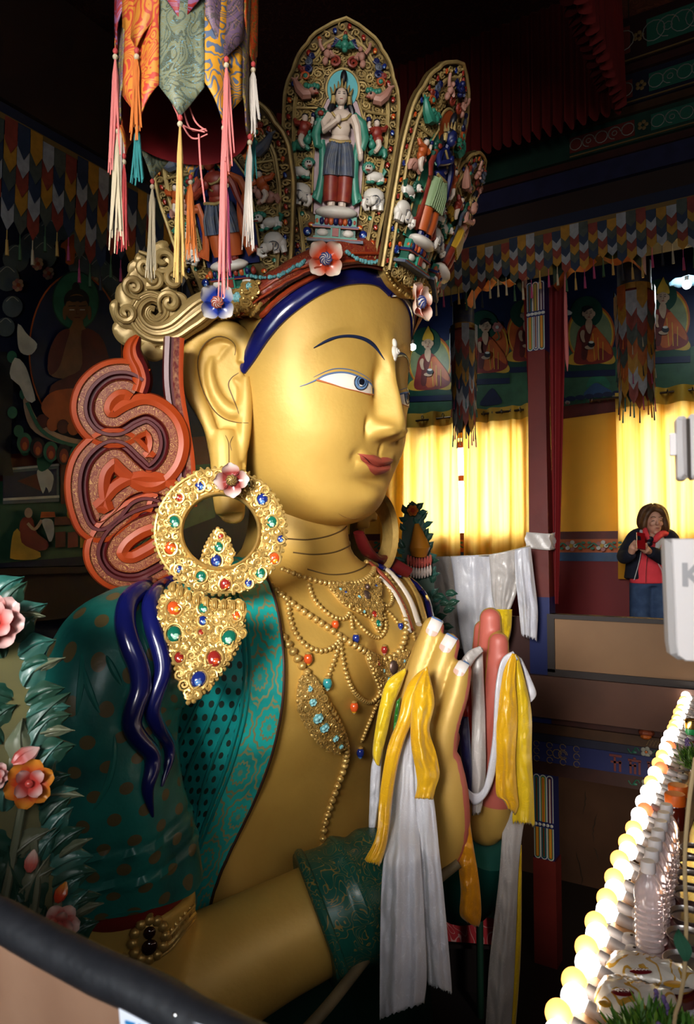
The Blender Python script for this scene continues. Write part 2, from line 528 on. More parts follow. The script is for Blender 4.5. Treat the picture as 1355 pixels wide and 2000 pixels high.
# ---- strips projected on a surface
def strip(mb, up, lo, bv, off, n=30, m_=6, m=0, mir=False, st=None, near=False, bulge=0.0, rim=0.0):
    U = resample(up, n); L = resample(lo, n)
    rows = []
    for i in range(n):
        row = []
        for j in range(m_ + 1):
            t = j / m_
            x = U[i][0]*(1-t) + L[i][0]*t; y = U[i][1]*(1-t) + L[i][1]*t
            p, nn = cast_near(bv, x, y)
            o = off + bulge*sin(pi*t)**.6
            row.append(p + nn*o)
        rows.append(row)
    if rim:   # turn the edges down so the strip has thickness
        for i, row in enumerate(rows):
            nrm = []
            a = row[0] + (row[0]-row[1])*0.02; q = cast_near(bv, *U[i]); row.insert(0, q[0] - q[1]*rim)
            q = cast_near(bv, *L[i]); row.append(q[0] - q[1]*rim)
    mb.grid(rows, m, st=st)
    if mir: mb.grid([[mirror(p) for p in r][::-1] for r in rows], m, st=st)
    return rows
EYEUP = [(618,742),(635,733),(657,728),(679,729),(702,737),(720,747),(727,757),(728,770)]
EYELO = [(618,742),(646,750),(672,758),(698,764),(716,769),(728,771)]
SCL = mat('eye_white', (0.72,0.66,0.58), rough=0.3)
IRIS = mat('iris_blue', (0.16,0.26,0.42), rough=0.25); BLK = mat('black_paint', (0.01,0.012,0.02), rough=0.35)
EYR = mat('eyelid_red', (0.50,0.16,0.06), rough=0.4); LIDB = mat('lid_blue', (0.10,0.16,0.30), rough=0.35)
mb = MB(); rows = strip(mb, EYEUP, EYELO, BV_H, .0022, n=40, m_=8)
eye_r = MB(); eye_r.grid(rows)
eye = eye_r.build('eye', SCL, STAT)
e2 = MB(); e2.grid([[mirror(p) for p in r][::-1] for r in rows]); eye2 = e2.build('eye', SCL, STAT)
def disc_px(cx, cy, rx, ry, off, clip=None):
    c, n = cast(BV_H, cx, cy); out = [(c + n*off)]
    ring = []
    for k in range(28):
        x = cx + rx*cos(2*pi*k/28); y = cy + ry*sin(2*pi*k/28)
        if clip:
            yu = curve(sorted(EYEUP), x); y = max(y, yu + .5)
        p, nn = cast_near(BV_H, x, y); ring.append(p + nn*off)
    return out[0], ring
def put_disc(mb, c, ring, m=0):
    i0 = mb.vert(c); r = [mb.vert(p) for p in ring]
    for k in range(len(r)): mb.face((i0, r[k], r[(k+1) % len(r)]), m)
LOC[eye.name] = LOC[eye2.name] = LOC[STAT.name]
for par, mir in ((eye, False), (eye2, True)):
    f = (lambda p: mirror(p)) if mir else (lambda p: p)
    for nm, mt, rx, ry, cx, cy, off in (('iris', IRIS, 12.5, 14, 704, 747, .0034), ('pupil', BLK, 5.2, 5.8, 705, 746, .0052)):
        mb = MB(); c, ring = disc_px(cx, cy, rx, ry, off, True); put_disc(mb, f(c), [f(p) for p in ring]); mb.build(nm, mt, par, smooth=False)
    mb = MB()
    c, ring = disc_px(704, 747, 12.8, 14.3, .0036, True); mb.tube([f(p) for p in ring], .0022, 5, closed=True)
    c, ring = disc_px(705, 746, 8.2, 9, .0046, True); mb.tube([f(p) for p in ring], .0012, 5, closed=True)
    mb.build('iris_ring', BLK, par)
    mb = MB()
    P = [];
    for q in resample([(585,755),(600,750)] + EYEUP, 50):
        p, n = cast_near(BV_H, *q); P.append(f(p + n*.002))
    mb.tube(P, [.0015,.003,.004,.004,.0045,.0045,.003], 6)
    P = []
    for q in resample([(612,737),(640,724),(662,720),(690,724),(715,736),(728,748)], 30):
        p, n = cast_near(BV_H, *q); P.append(f(p + n*.001))
    mb.tube(P, [.0008,.002,.0025,.002,.001], 5)
    mb.build('eyelid_line', LIDB, par)
    mb = MB()
    P = []
    for q in resample(EYELO, 30):
        p, n = cast_near(BV_H, *q); P.append(f(p + n*.0022))
    mb.tube(P, [.005,.003,.0022,.0022,.004], 6)
    mb.build('lower_lid', EYR, par)
# brows
BRU = [(612,679),(635,664),(657,656),(683,653.5),(709,658),(731,671),(751,702)]
BRL = [(612,681),(640,668),(660,661),(684,659.5),(708,665),(729,679),(751,704)]
for mir in (False, True):
    mb = MB(); rows = strip(mb, BRU, BRL, BV_H, .0025, n=36, m_=4, bulge=.003)
    if mir:
        mb = MB(); mb.grid([[mirror(p) for p in r][::-1] for r in rows])
    mb.build('eyebrow', mat('brow_blue', (0.02,0.03,0.07), rough=0.4), STAT)
# lips: near half projected, far half mirrored
LIPC = mat('lip_red', (0.36,0.085,0.055), rough=0.42, bump=.1, bscale=80, var=.3, vscale=14, col2=(.24,.05,.035))
def front(b, z):
    h = BV_H.ray_cast(SW(1.5, b, z), -FV); return h[0], h[1]
def lip_strip(zu, zl, off, n=40, m_=8):
    rows = []
    for i in range(n+1):
        b = -.134 + .268*i/n; ab = abs(b); row = []
        for j in range(m_+1):
            t = j/m_; z = zu(ab)*(1-t) + zl(ab)*t + lip_sh(ab)
            p, nn = front(b, z); row.append(p + FV*off)
        rows.append(row)
    return rows
mb = MB()
mb.grid(lip_strip(lambda x: curve([(0,.404),(.02,.409),(.05,.407),(.09,.396),(.134,.388)], x), lambda x: curve([(0,.367),(.05,.371),(.1,.379),(.134,.387)], x), .003))
mb.grid(lip_strip(lambda x: curve([(0,.366),(.05,.370),(.1,.378),(.134,.387)], x), lambda x: curve([(0,.330),(.05,.335),(.1,.357),(.134,.387)], x), .003))
lips = mb.build('lips', LIPC, STAT)
mb = MB(); P = []
for i in range(41):
    b = -.137 + .274*i/40; p, n = front(b, curve([(0,.3665),(.05,.3705),(.1,.3785),(.137,.388)], abs(b)) + lip_sh(abs(b))); P.append(p + FV*.001)
mb.tube(P, [.001,.003,.0035,.003,.001], 5)
mb.build('lip_line', mat('lip_dark', (0.12,0.02,0.02), rough=.5), STAT)
mb = MB(); P = []
for q in resample([(661,1003),(674,1010),(690,1013),(706,1011)], 16):
    p, n = cast_near(BV_H, *q); P.append(p + n*.0005)
mb.tube(P, [.0005,.002,.0015,.0005], 5); mb.build('chin_crease', mat('crease_gold', (0.30,0.17,0.05), rough=.5), STAT)
# urna on the forehead
mb = MB(); c, n = cast(BV_H, 770, 688); R = rotm(LV, n)
mb.ball(c, (.022,.032,.016), 0, 14, 10, R)
mb.ball(c + V((0,0,.038)), (.013,.024,.012), 0, 10, 8, R)
sp = [c + R @ V((.012*cos(k*.5)*(1-k/26), .016*sin(k*.5)*(1-k/26), .013+.0005*k)) for k in range(24)]
mb.tube(sp, .004, 6); mb.ball(c + V((0,0,-.028)), (.013,.014,.01), 0, 10, 8, R)
mb.build('urna', WHITEP, STAT)

# hairline band
HAIR = [(474,722),(492,690),(512,655),(540,620),(575,590),(612,565),(650,548),(685,541),(715,542),(738,549),(754,563),(760,570)]
mb = MB(); P = []; N = []
for q in resample(HAIR, 60):
    p, n = cast_near(BV_H, *q)
    if to_ab(p)[1] < .003: P.append(p + n*.004); N.append(n)
rad = [.028,.040,.044,.044,.042,.040,.039,.038,.036,.032,.028]
mb.tube(P, rad, 10, up=N, sq=.55)
mb.tube([mirror(p) for p in P], rad, 10, up=[mirror(p+n)-mirror(p) for p, n in zip(P, N)], sq=.55)
mb.build('hairline', BLUE, STAT)

# ---- ear (near and mirrored)
EO = SW(-.05, -.46, .75); E1 = (FV*-.72 + LV*-.69).normalized(); EN = E1.cross(V((0,0,1)));
if EN.dot(CF) > 0: EN = -EN
def ear_p(px, py, h): return on_plane(px, py, EO, EN) + EN*h
EAR = [(469,719),(484,704),(489,679),(482,655),(464,639),(432,632),(399,638),(373,657),(360,686),(357,727),(366,771),(386,812),(399,845),(407,882),(414,919),(420,960),(424,990),(430,1012),(446,1022),(464,1021),(476,1010),(478,981),(479,935),(482,889),(484,852),(486,823),(484,778),(482,741)]
EAR = resample(EAR, 90, True)
mb = MB()
mb.extr(EAR, ear_p, -.07, .0, 0)
mb.tube([ear_p(x,y,.012) for x,y in resample([(474,712),(480,690),(470,660),(442,646),(410,650),(384,668),(372,697),(370,730),(380,772),(398,808),(412,840),(420,870)], 60)], [.026,.036,.046,.044,.040,.038,.038,.038,.034,.028,.02], 12, up=EN, sq=.55)
mb.tube([ear_p(x,y,.0) for x,y in resample([(414,700),(410,730),(420,768),(440,796),(462,806),(474,790),(472,760),(458,740)], 40)], [.012,.022,.026,.03,.034,.028,.02,.01], 8)
mb.tube([ear_p(x,y,-.005) for x,y in resample([(424,705),(440,682),(456,672)], 14)], [.010,.014,.008], 8)
mb.tube([ear_p(x,y,.0) for x,y in resample([(436,840),(440,890),(444,940),(448,985),(450,1003)], 30)], [.05,.066,.066,.068,.062], 14, up=EN, sq=.75)
mb.tube([ear_p(x,y,.0) for x,y in resample([(480,735),(480,780),(478,830),(470,900)], 30)], [.02,.03,.03,.02], 10)
ear = mb.build('ear', GOLD, STAT, voxel=.0075, sm_it=5); BV_E = bvh_of(ear)
me2 = ear.data.copy(); lo = LOC[STAT.name]
for v in me2.vertices: v.co = mirror(v.co + lo) - lo
me2.flip_normals()
ear2 = bpy.data.objects.new('ear', me2); COL.objects.link(ear2); ear2.parent = STAT
mb = MB()
for line, r in (([(458,694),(460,676),(447,662),(425,657),(403,668),(389,690),(386,720),(395,760),(414,797),(436,817),(462,825),(485,826)], .003), ([(466,728),(452,738),(446,752),(454,775),(462,795),(466,808)], .003), ([(440,850),(446,865),(447,890),(447,930)], .002), ([(452,880),(449,866),(455,852)], .0018)):
    P = []
    for q in resample(line, 40):
        p, n = cast_near(BV_E, *q); P.append(p + n*.0005)
    mb.tube(P, [r*.5, r, r, r*.5], 5)
mb.build('ear_crease', mat('crease_brown', (0.14,0.085,0.03), rough=0.6), STAT)

# ---- right arm: sleeve, forearm, cuff
SH = pt(222,1300,2.42); SH0 = pt(255,1235,2.50)
sleeve_c = [pt(350,1200,2.64), pt(278,1252,2.52), pt(222,1325,2.43), pt(205,1400,2.40), pt(218,1520,2.40), pt(236,1610,2.42), pt(250,1670,2.44), pt(258,1712,2.45)]
sleeve_r = [.10,.20,.245,.24,.225,.225,.235,.24]
sc = resample(sleeve_c, 70); sr = interp_list(sleeve_r, 70)
mb = MB(); rows = []
for i, c in enumerate(sc):
    t = i/69
    tan = (sc[min(i+1,69)] - sc[max(i-1,0)]).normalized()
    ax = CR - tan*CR.dot(tan); ax.normalize(); ay = tan.cross(ax)
    row = []
    for k in range(96):
        an = 2*pi*k/96
        r = sr[i]
        fold = .012*sin(an*3 + 5*t + .8)*sin(pi*min(1, t*1.3)) + .007*sin(an*7 - 6*t)*t
        r += fold
        for tt in (.80, .885):                                   # hem grooves
            wv = t - tt - .02*sin(an*2+1)
            r += .010*exp(-(wv/.008)**2) - .008*exp(-((wv+.016)/.009)**2)
        q = c + ax*(r*cos(an)) + ay*(r*sin(an))
        if i == 69: q += tan*(.03*sin(an*3+.6))
        row.append(q)
    rows.append(row)
rows.append([c + (sc[-1]-c)*.12 - V((0,0,-.02)) for c in rows[-1]])
ROBE = mat('robe_teal', (0.020,0.18,0.15), rough=0.38, coat=.12, bump=.25, bscale=22, var=.75, vscale=5, col2=(0.008,0.05,0.045))
pattern(ROBE, dots_fac(15, 14, .23), (0.13,0.10,0.045))
b0 = mb.grid(rows, 0, cu=True, st=(1,1))
mb.face([b0+k for k in range(96)][::-1], 0)
sleeve = mb.build('sleeve', ROBE, STAT, sharp=60); BV_S = mb.bvh()
mb = MB()
for line in ([(160,1265),(159,1320),(153,1370),(147,1410)], [(158,1290),(170,1335),(186,1375),(200,1402)], [(205,1275),(222,1310),(242,1345)], [(222,1420),(224,1470),(214,1520),(196,1560),(172,1598)], [(300,1420),(312,1480),(322,1540)]):
    P = []
    for q in resample(line, 22):
        p, n = cast_near(BV_S, *q); P.append(p - n*.004)
    mb.tube(P, [.001,.010,.012,.009,.001], 8, st=(0,0))
mb.build('sleeve_fold', mat('robe_teal_fold', (0.020,0.18,0.15), rough=.36, coat=.15, var=.5, vscale=6), STAT)
# red lining peeking at the hem
mb = MB(); tan = (sc[-1]-sc[-3]).normalized()
mb.tube([sc[-1]-tan*.05, sc[-1]+tan*.01, sc[-1]+tan*.05], [.225,.222,.205], 40, cap=False)
mb.build('sleeve_lining', mat('lining_red', (0.22,0.02,0.012), rough=.6), STAT)
arm_c = [pt(272,1740,2.45), pt(272,1830,2.45), pt(285,1915,2.46), pt(345,1945,2.50), pt(430,1895,2.56), pt(520,1845,2.62), pt(610,1800,2.68), pt(700,1752,2.74), pt(790,1700,2.80)]
arm_r = [.19,.19,.215,.225,.205,.195,.19,.185,.15]
mb = MB(); mb.tube(resample(arm_c, 70), arm_r, 40)
forearm = mb.build('forearm', GOLD, STAT, voxel=.014, sm_it=8); BV_A = bvh_of(forearm)
# cuff with rolled bands
cu = [pt(612,1795,2.68), pt(628,1788,2.69), pt(648,1778,2.70), pt(668,1768,2.715), pt(690,1757,2.73), pt(716,1744,2.75), pt(745,1728,2.78), pt(790,1700,2.82)]
mb = MB(); mb.tube(resample(cu, 40), [.235,.228,.222,.234,.212,.220,.205,.16], 40, st=(1,1))
CUFF = mat('cuff_teal', (0.012,0.10,0.075), rough=.35, coat=.1, bump=.2, bscale=25, var=.5, vscale=7, col2=(0.008,0.05,0.04))
pattern(CUFF, scroll_fac(14, width=.07), (0.22,0.16,0.05))
cuff = mb.build('cuff', CUFF, STAT)
mb = MB()
for a, b in ((1, 1.5), (4, 1)):
    q = cu[a]; t = (cu[a+1]-cu[a]).normalized(); R = rotm(t.orthogonal(), t)
    mb.tube([q + R @ V((.226*cos(2*pi*k/40), .226*sin(2*pi*k/40), 0)) for k in range(40)], .014*b, 8, closed=True)
mb.build('cuff_fold', CUFF, STAT)
# armlet with jewelled plaque under the sleeve hem
mb = MB(); P = []
for q in resample([(232,1890),(275,1878),(320,1850),(352,1815),(372,1795)], 40):
    p, n = cast_near(BV_A, *q); P.append((p, n))
for o_, r in ((0, .010), (12, .006), (-16, .006)):
    P2 = []
    for q in resample([(222,1890+o_),(275,1872+o_),(325,1845+o_),(355,1810+o_),(376,1785+o_)], 40):
        p, n = cast_near(BV_A, *q); P2.append(p + n*.006)
    mb.tube(P2, r, 8)
for k in range(14):
    q = resample([(232,1876),(275,1862),(322,1836),(352,1802),(372,1780)], 14)[k]
    p, n = cast_near(BV_A, *q); mb.ball(p, (.012,.022,.010), 0, 8, 6, rotm((P[20][0]-P[10][0]), n))
c, n = cast_near(BV_A, 290, 1832)
R = rotm(CR, n)
for k in range(12): mb.ball(c + R @ V((.05*cos(k*pi/6), .062*sin(k*pi/6), .01)), (.018,.018,.014), 0, 8, 6, R)
mb.ball(c, (.05,.062,.018), 0, 16, 8, R); mb.ball(c + R @ V((0,.085,.008)), (.016,.03,.012), 0, 8, 6, R)
armlet = mb.build('armlet', GOLDR, STAT); LOC[armlet.name] = LOC[STAT.name]
for dy, rr in ((.026, .020), (-.02, .026)):
    mb = MB(); mb.ball(c + R @ V((0, dy, .018)), (rr, rr, .014), 0, 14, 8, R); mb.build('gem', mat('gem_garnet', (.03,.008,.006), rough=.1, coat=.6), armlet)

# ---- left arm (far side): simple robe covered arm behind the hands
mb = MB()
mb.tube(resample([SW(-.15,.60,-.36), SW(-.18,.80,-.5), SW(-.1,.88,-.9), SW(.0,.88,-1.35), SW(.22,.74,-1.48), pt(900,1730,3.4), pt(945,1650,3.22)], 50), [.2,.25,.24,.23,.2,.17,.13], 24)
mb.build('far_arm', mat('robe_teal_plain', (0.012,0.11,0.09), rough=.35, coat=.2), STAT)
# ================================================================== relief helpers
def panelF(O, T, U, N, k=0.0, k2=0.0):
    T, U, N = V(T).normalized(), V(U).normalized(), V(N).normalized()
    def F(u, v, h=0.0): return O + T*u + U*v + N*(h - k*u*u - k2*v*v)
    F.N = N; F.T = T; F.U = U
    return F
def spiral_pts(cx, cy, r, a0, sgn, turns=1.6, n=15, tail=1.3):
    out = []
    a1 = a0 + sgn*2*pi*turns
    out.append((cx + r*tail*cos(a0 - sgn*.7) , cy + r*tail*sin(a0 - sgn*.7)))
    for i in range(n):
        t = i/(n-1); rr = r*(1 - .86*t); a = a0 + (a1-a0)*t
        out.append((cx + rr*cos(a), cy + rr*sin(a)))
    return out
def scrollwork(mb, poly, sp, F, h, r, m=0, seed=1, keep=lambda u, v: True, seg=5, n=13, turns=1.5):
    rnd = random.Random(seed)
    xs = [p[0] for p in poly]; ys = [p[1] for p in poly]
    y = min(ys); row = 0
    while y < max(ys):
        x = min(xs) + (sp*.5 if row % 2 else 0)
        while x < max(xs):
            u = x + rnd.uniform(-.22, .22)*sp; v = y + rnd.uniform(-.22, .22)*sp
            if in_poly(u, v, poly) and keep(u, v):
                P = spiral_pts(u, v, sp*rnd.uniform(.42, .60), rnd.uniform(0, 6.28), rnd.choice((-1, 1)), turns=turns, n=n)
                mb.tube([F(a, b, h) for a, b in P], [r*.5, r, r, r*1.1, r*.9], seg, m)
            x += sp
        y += sp*.86; row += 1
def gem(mb, c, R, rx, ry, ang, mc, ml, cup=None, md=None):
    """oval stone with a paler crescent; R maps local xyz to world"""
    ca, sa = cos(ang), sin(ang)
    Q = R @ Matrix(((ca,-sa,0),(sa,ca,0),(0,0,1)))
    mb.ball(c, (rx, ry, rx*.55), mc, 14, 8, Q)
    mb.ball(c + Q @ V((rx*.18, -ry*.32, rx*.36)), (rx*.52, ry*.45, rx*.22), ml, 10, 6, Q)
    mb.ball(c + Q @ V((rx*.55, -ry*.55, rx*.45)), rx*.17, 2 if md is None else md, 8, 6)
def gem_curl(mb, F, u, v, rx, ry, ang, h, r, m=0):
    """gold claw curling round a stone"""
    P = []
    for k in range(16):
        a = ang - 2.6 + k*.34; g = 1.22 + .0*k
        P.append(F(u + rx*g*cos(a)*cos(0), v + ry*g*sin(a), h))
    a = ang - 2.6 + 15*.34
    for k in range(5): P.append(F(u + rx*(1.1-.16*k)*cos(a+.25*k), v + ry*(1.1-.16*k)*sin(a+.25*k), h + r*.6))
    mb.tube(P, [r*.5, r, r*1.1, r, r*.8, r*.5], 6, m)
GEMSET = {'b': (GEMB, GEMLB), 'g': (GEMG, GEMLG), 'r': (GEMR, GEMO), 'o': (GEMO, GEMY)}
def place_gem(F, u, v, rx, ry, ang, key, parent, h=0.0, R=None):
    mb = MB(); R = R or Matrix((F.T, F.U, F.N)).transposed()
    gem(mb, F(u, v, h), R, rx, ry, ang, 0, 1)
    a, b = GEMSET[key]
    return mb.build('gem', [a, b, WHITEP], parent)

# ---------------------------------------------------------------- crown petal
PW, PH = .262, 1.0      # half width, height of a petal in local units
PET_HALF = [(.55*PW/.262*.76,0),(.185,.10),(.205,.25),(.222,.40),(.236,.55),(.236,.66),(.224,.74),(.205,.785),(.198,.815),(.178,.86),(.150,.895),(.140,.915),(.108,.945),(.078,.962),(.062,.972),(.034,.992),(0,1.0)]
PET_HALF[0] = (.172, 0)
def pet_half(v): return curve([(y, x) for x, y in PET_HALF], v)
def petal_poly(inset_=0.0, n=46, v0=0.0):
    R = []
    for i in range(n+1):
        v = v0 + (1.0 - inset_*1.15 - v0)*i/n
        vv = min(1.0, v + inset_*1.05*(i/n)**2)
        w = pet_half(vv if inset_ == 0 else min(1, v/(1-inset_*1.15)))
        R.append((max(0, w - inset_*(1 if i < n else 1)), v) if i < n else (0, v))
    L = [(-x, y) for x, y in R[::-1][1:]]
    return R + L
SKIN_W = mat('relief_ivory', (0.60,0.50,0.42), rough=.45, var=.3, vscale=30, col2=(.4,.28,.22))
SKIN_P = mat('relief_pink', (0.42,0.22,0.17), rough=.5)
RGREEN = mat('relief_green', (0.03,0.20,0.14), rough=.4, var=.4, vscale=30, col2=(.10,.26,.18))
RDGREEN = mat('relief_dark_green', (0.02,0.09,0.06), rough=.4)
RRED = mat('relief_red', (0.22,0.028,0.022), rough=.45, var=.4, vscale=40, col2=(.35,.10,.03))
RORANGE = mat('relief_orange', (0.42,0.10,0.025), rough=.45)
RBLUE = mat('relief_navy', (0.012,0.018,0.09), rough=.4)
RSLATE = mat('relief_slate', (0.07,0.09,0.14), rough=.5, var=.5, vscale=40, col2=(.20,.18,.14))
RCYAN = mat('niche_cyan', (0.06,0.34,0.38), rough=.45, var=.4, vscale=30, col2=(.12,.42,.44))
RMAUVE = mat('niche_mauve', (0.40,0.28,0.30), rough=.5, var=.4, vscale=25, col2=(.5,.42,.40))
RYEL = mat('relief_yellow', (0.45,0.28,0.03), rough=.45)
HAIRB = mat('relief_black', (0.012,0.012,0.018), rough=.4)

def figure_relief(F, par, c, skin, halo, aura, scarf, skirt, shin, plain=False):
    """standing deity on a lotus seat, in relief. c = vertical offset"""
    def Q(u, v, h): return F(u, v, h)
    R = Matrix((F.T, F.U, F.N)).transposed()
    # niche: body aura and head halo
    mb = MB()
    body = resample([(-.092,.175),(-.098,.35),(-.098,.5),(-.085,.60),(-.055,.665),(0,.69),(.055,.665),(.085,.60),(.098,.5),(.098,.35),(.092,.175)], 40)
    mb.extr(body, F, .006, .016, 1)
    hal = [(.062*cos(2*pi*k/36), .705 + .078*sin(2*pi*k/36)) for k in range(36)]
    mb.extr(hal, F, .010, .020, 0)
    mb.tube([Q(u*1.05, .705 + (v-.705)*1.05, .018) for u, v in hal[-3:] + hal[:22]], .006, 6, 2)
    for s in (-1, 1):
        mb.tube([Q(s*.100,.18,.02), Q(s*.104,.40,.02), Q(s*.100,.56,.02), Q(s*.075,.63,.02), Q(s*.062,.665,.02)], .0045, 6, 2)
    mb.build('niche', [halo, aura, GOLDC], par)
    # body
    mb = MB()
    def e(u, v, h, ru, rv, rh, m=0): mb.ball(Q(u, v, h), (ru, rv, rh), m, 12, 8, R)
    def tb(P, r, m=0, seg=8): mb.tube([Q(*p) for p in P], r, seg, m)
    e(-.004,.660,.05,.025,.034,.026)                        # head
    e(-.004,.645,.058,.020,.022,.020)
    tb([(-.003,.63,.045),(-.002,.605,.042)], .013)
    e(0,.575,.042,.050,.036,.026); e(0,.53,.042,.040,.045,.026); e(0,.490,.042,.040,.022,.024)
    tb([(-.046,.585,.045),(-.066,.545,.055),(-.064,.515,.066),(-.035,.535,.08),(-.015,.552,.085)], [.018,.017,.015,.012,.010])
    tb([(.046,.585,.045),(.064,.54,.052),(.070,.50,.055),(.078,.455,.055),(.084,.430,.055)], [.018,.017,.015,.012,.012])
    e(-.013,.558,.087,.013,.018,.009); e(.084,.420,.055,.012,.020,.012)
    for s in (-1, 1):
        tb([(s*.012,.48,.035),(s*.022,.31,.035),(s*.022,.205,.04)], [.022,.022,.016]); e(s*.024,.197,.05,.018,.010,.022)
    mb.build('figure_body', skin, par)
    # clothes
    mb = MB()
    for s in (-1, 1): tb([(s*.018,.46,.04),(s*.030,.40,.042),(s*.030,.33,.042)], [.034,.034,.036], 0, 10)
    for k in range(-3, 4): tb([(k*.010,.47,.066),(k*.015,.40,.075),(k*.017,.33,.072)], .0055, 0, 6)
    mb.build('skirt', skirt, par)
    mb = MB()
    for s in (-1, 1): tb([(s*.028,.335,.036),(s*.028,.27,.038),(s*.026,.225,.036)], [.034,.033,.030], 0, 10)
    mb.build('underskirt', shin, par)
    for s in (-1, 1):
        mb = MB()
        P = [(s*.05,.595,.05),(s*.085,.56,.052),(s*.098,.50,.052),(s*.088,.455,.058),(s*.070,.45,.050)]
        mb.tube([Q(*p) for p in P], [.010,.016,.018,.016,.010], 8, 0, up=F.N, sq=.5)
        P = [(s*.074,.48,.046),(s*.066,.42,.045),(s*.064,.34,.045),(s*.072,.27,.045),(s*.080,.225,.045),(s*.092,.24,.047),(s*.085,.265,.047)]
        mb.tube([Q(*p) for p in P], [.014,.014,.015,.017,.020,.016,.008], 8, 0, up=F.N, sq=.5)
        mb.build('scarf', scarf, par)
    # crown, hair, necklace
    mb = MB()
    for k in range(-3, 4):
        mb.tube([Q(-.004 + k*.011,.690 - abs(k)*.006,.055 - abs(k)*.006), Q(-.004 + k*.015,.735 - abs(k)*.010,.05 - abs(k)*.006)], [.008,.002], 6, 0)
    tb([(-.034,.665,.04),(-.036,.63,.044)], .010); tb([(.028,.665,.04),(.030,.63,.044)], .010)
    tb([(.0,.525,.069),(-.018,.545,.069)], .004); tb([(-.038,.59,.062),(-.02,.565,.068),(0,.558,.070),(.02,.565,.068),(.038,.59,.062)], .005)
    tb([(-.042,.478,.058),(0,.468,.07),(.042,.478,.058)], .007)
    mb.build('figure_jewels', GOLDC, par)
    mb = MB()
    e2 = mb.ball(Q(.002,.745,.035), (.014,.030,.014), 0, 10, 8, R)
    mb.ball(Q(-.004,.678,.040), (.029,.024,.022), 0, 12, 8, R)
    tb([(-.03,.655,.03),(-.045,.61,.04),(-.05,.575,.042)], [.012,.013,.006]); tb([(.024,.655,.03),(.042,.61,.04),(.048,.575,.042)], [.012,.013,.006])
    mb.build('figure_hair', HAIRB, par)
    # face marks
    mb = MB()
    for s in (-1, 1):
        tb([(-.004+s*.005,.664,.0755),(-.004+s*.014,.665,.072)], .0014, 0, 5); tb([(-.004+s*.004,.671,.0755),(-.004+s*.014,.673,.071)], .001, 0, 5)
    tb([(-.010,.642,.0775),(.002,.642,.0775)], .0016, 1, 5)
    mb.build('figure_face_lines', [HAIRB, RRED], par)
    # flower held at the side
    mb = MB()
    for k in range(6): mb.ball(Q(-.082+.014*cos(k), .585+.016*sin(k), .052), (.012,.012,.008), 0, 8, 6, R)
    tb([(-.082,.575,.05),(-.080,.52,.05),(-.07,.505,.06)], .005); mb.ball(Q(-.082,.585,.062), (.013,.011,.008), 1, 8, 6, R)
    for s in (-1, 1): tb([(-.082,.56,.05),(-.082+s*.018,.548,.052),(-.082+s*.02,.52,.052)], [.006,.010,.004])
    mb.build('lotus_flower', [RDGREEN, RRED], par)
    # lotus cushion and pedestal
    mb = MB()
    mb.ball(Q(0,.178,.045), (.088,.026,.045), 0, 20, 8, R)
    mb.build('cushion', WHITEP, par)
    mb = MB()
    for k in range(-4, 5):
        m_ = 1 + (k % 3)
        mb.ball(Q(k*.019,.140,.050 - abs(k)*.003), (.0115,.018,.012), m_, 8, 6, R)
    mb.box(Q(0,.142,.030), (.17,.040,.030), 0, R)
    mb.build('lotus_petals', [RGREEN, RBLUE, RRED, RORANGE], par)
    mb = MB()
    mb.box(Q(0,.116,.030), (.19,.010,.050), 0, R); mb.box(Q(0,.110,.034), (.185,.004,.054), 2, R)
    mb.box(Q(0,.092,.026), (.165,.036,.040), 3, R); mb.box(Q(0,.090,.036), (.040,.046,.050), 1, R); mb.box(Q(0,.090,.040), (.026,.032,.050), 2, R)
    mb.box(Q(0,.068,.030), (.18,.008,.050), 1, R); mb.box(Q(0,.055,.032), (.23,.012,.056), 4, R); mb.box(Q(0,.061,.034), (.21,.004,.056), 2, R)
    for s in (-1, 1): mb.ball(Q(s*.052,.090,.048), (.024,.016,.012), 5, 10, 6, R)
    mb.build('pedestal', [RBLUE, RGREEN, RRED, RDGREEN, RSLATE, WHITEP], par)

RS = .80
def shrink(F, cu, cv, k=.80):
    def G(u, v, h=0.0): return F(cu + (u-cu)*k, cv + (v-cv)*k, h*.9)
    G.T, G.U, G.N = F.T, F.U, F.N
    return G
def elephant_relief(F, par, s, c, mat_):
    F = shrink(F, c, 0.235)
    mb = MB(); R = Matrix((F.T, F.U, F.N)).transposed()
    def e(u, v, h, ru, rv, rh, m=0): mb.ball(F(c + s*u, v, h), (ru*RS, rv*RS, rh*RS), m, 14, 8, R)
    e(.010,.276,.025,.056,.044,.032); e(.030,.255,.022,.040,.034,.026)
    e(-.020,.240,.042,.030,.026,.024)                         # lowered head
    e(.002,.248,.056,.020,.024,.008)                          # ear
    mb.tube([F(c + s*u, v, h) for u, v, h in ((-.036,.240,.056),(-.042,.212,.060),(-.030,.192,.058),(-.014,.196,.058),(-.016,.208,.058))], [.014,.011,.008,.006,.004], 8)
    for u in (.015, .045): mb.tube([F(c + s*u, .24, .03), F(c + s*(u+.004), .200, .034)], [.015,.013], 8)
    mb.tube([F(c - s*.030,.222,.064), F(c - s*.018,.214,.074)], [.004,.002], 6)
    o = mb.build('elephant_relief', mat_, par)
    mb = MB()
    e3 = [F(c + s*u, v, h) for u, v, h in ((-.022,.246,.067),(-.030,.248,.064))]
    mb.tube(e3, .002, 5, 0)
    for k in range(3): mb.tube([F(c + s*(.030-.012*k), .262, .058), F(c + s*(.024-.012*k), .238, .058)], .0016, 4, 0)
    mb.tube([F(c + s*.018 + .022*cos(a*.5), .247 + .027*sin(a*.5), .060) for a in range(-3, 6)], .0018, 4, 0)
    mb.ball(F(c - s*.052,.240,.05), (.008,.018,.008), 1, 8, 6, R)
    mb.build('elephant_marks', [RSLATE, RRED], par)
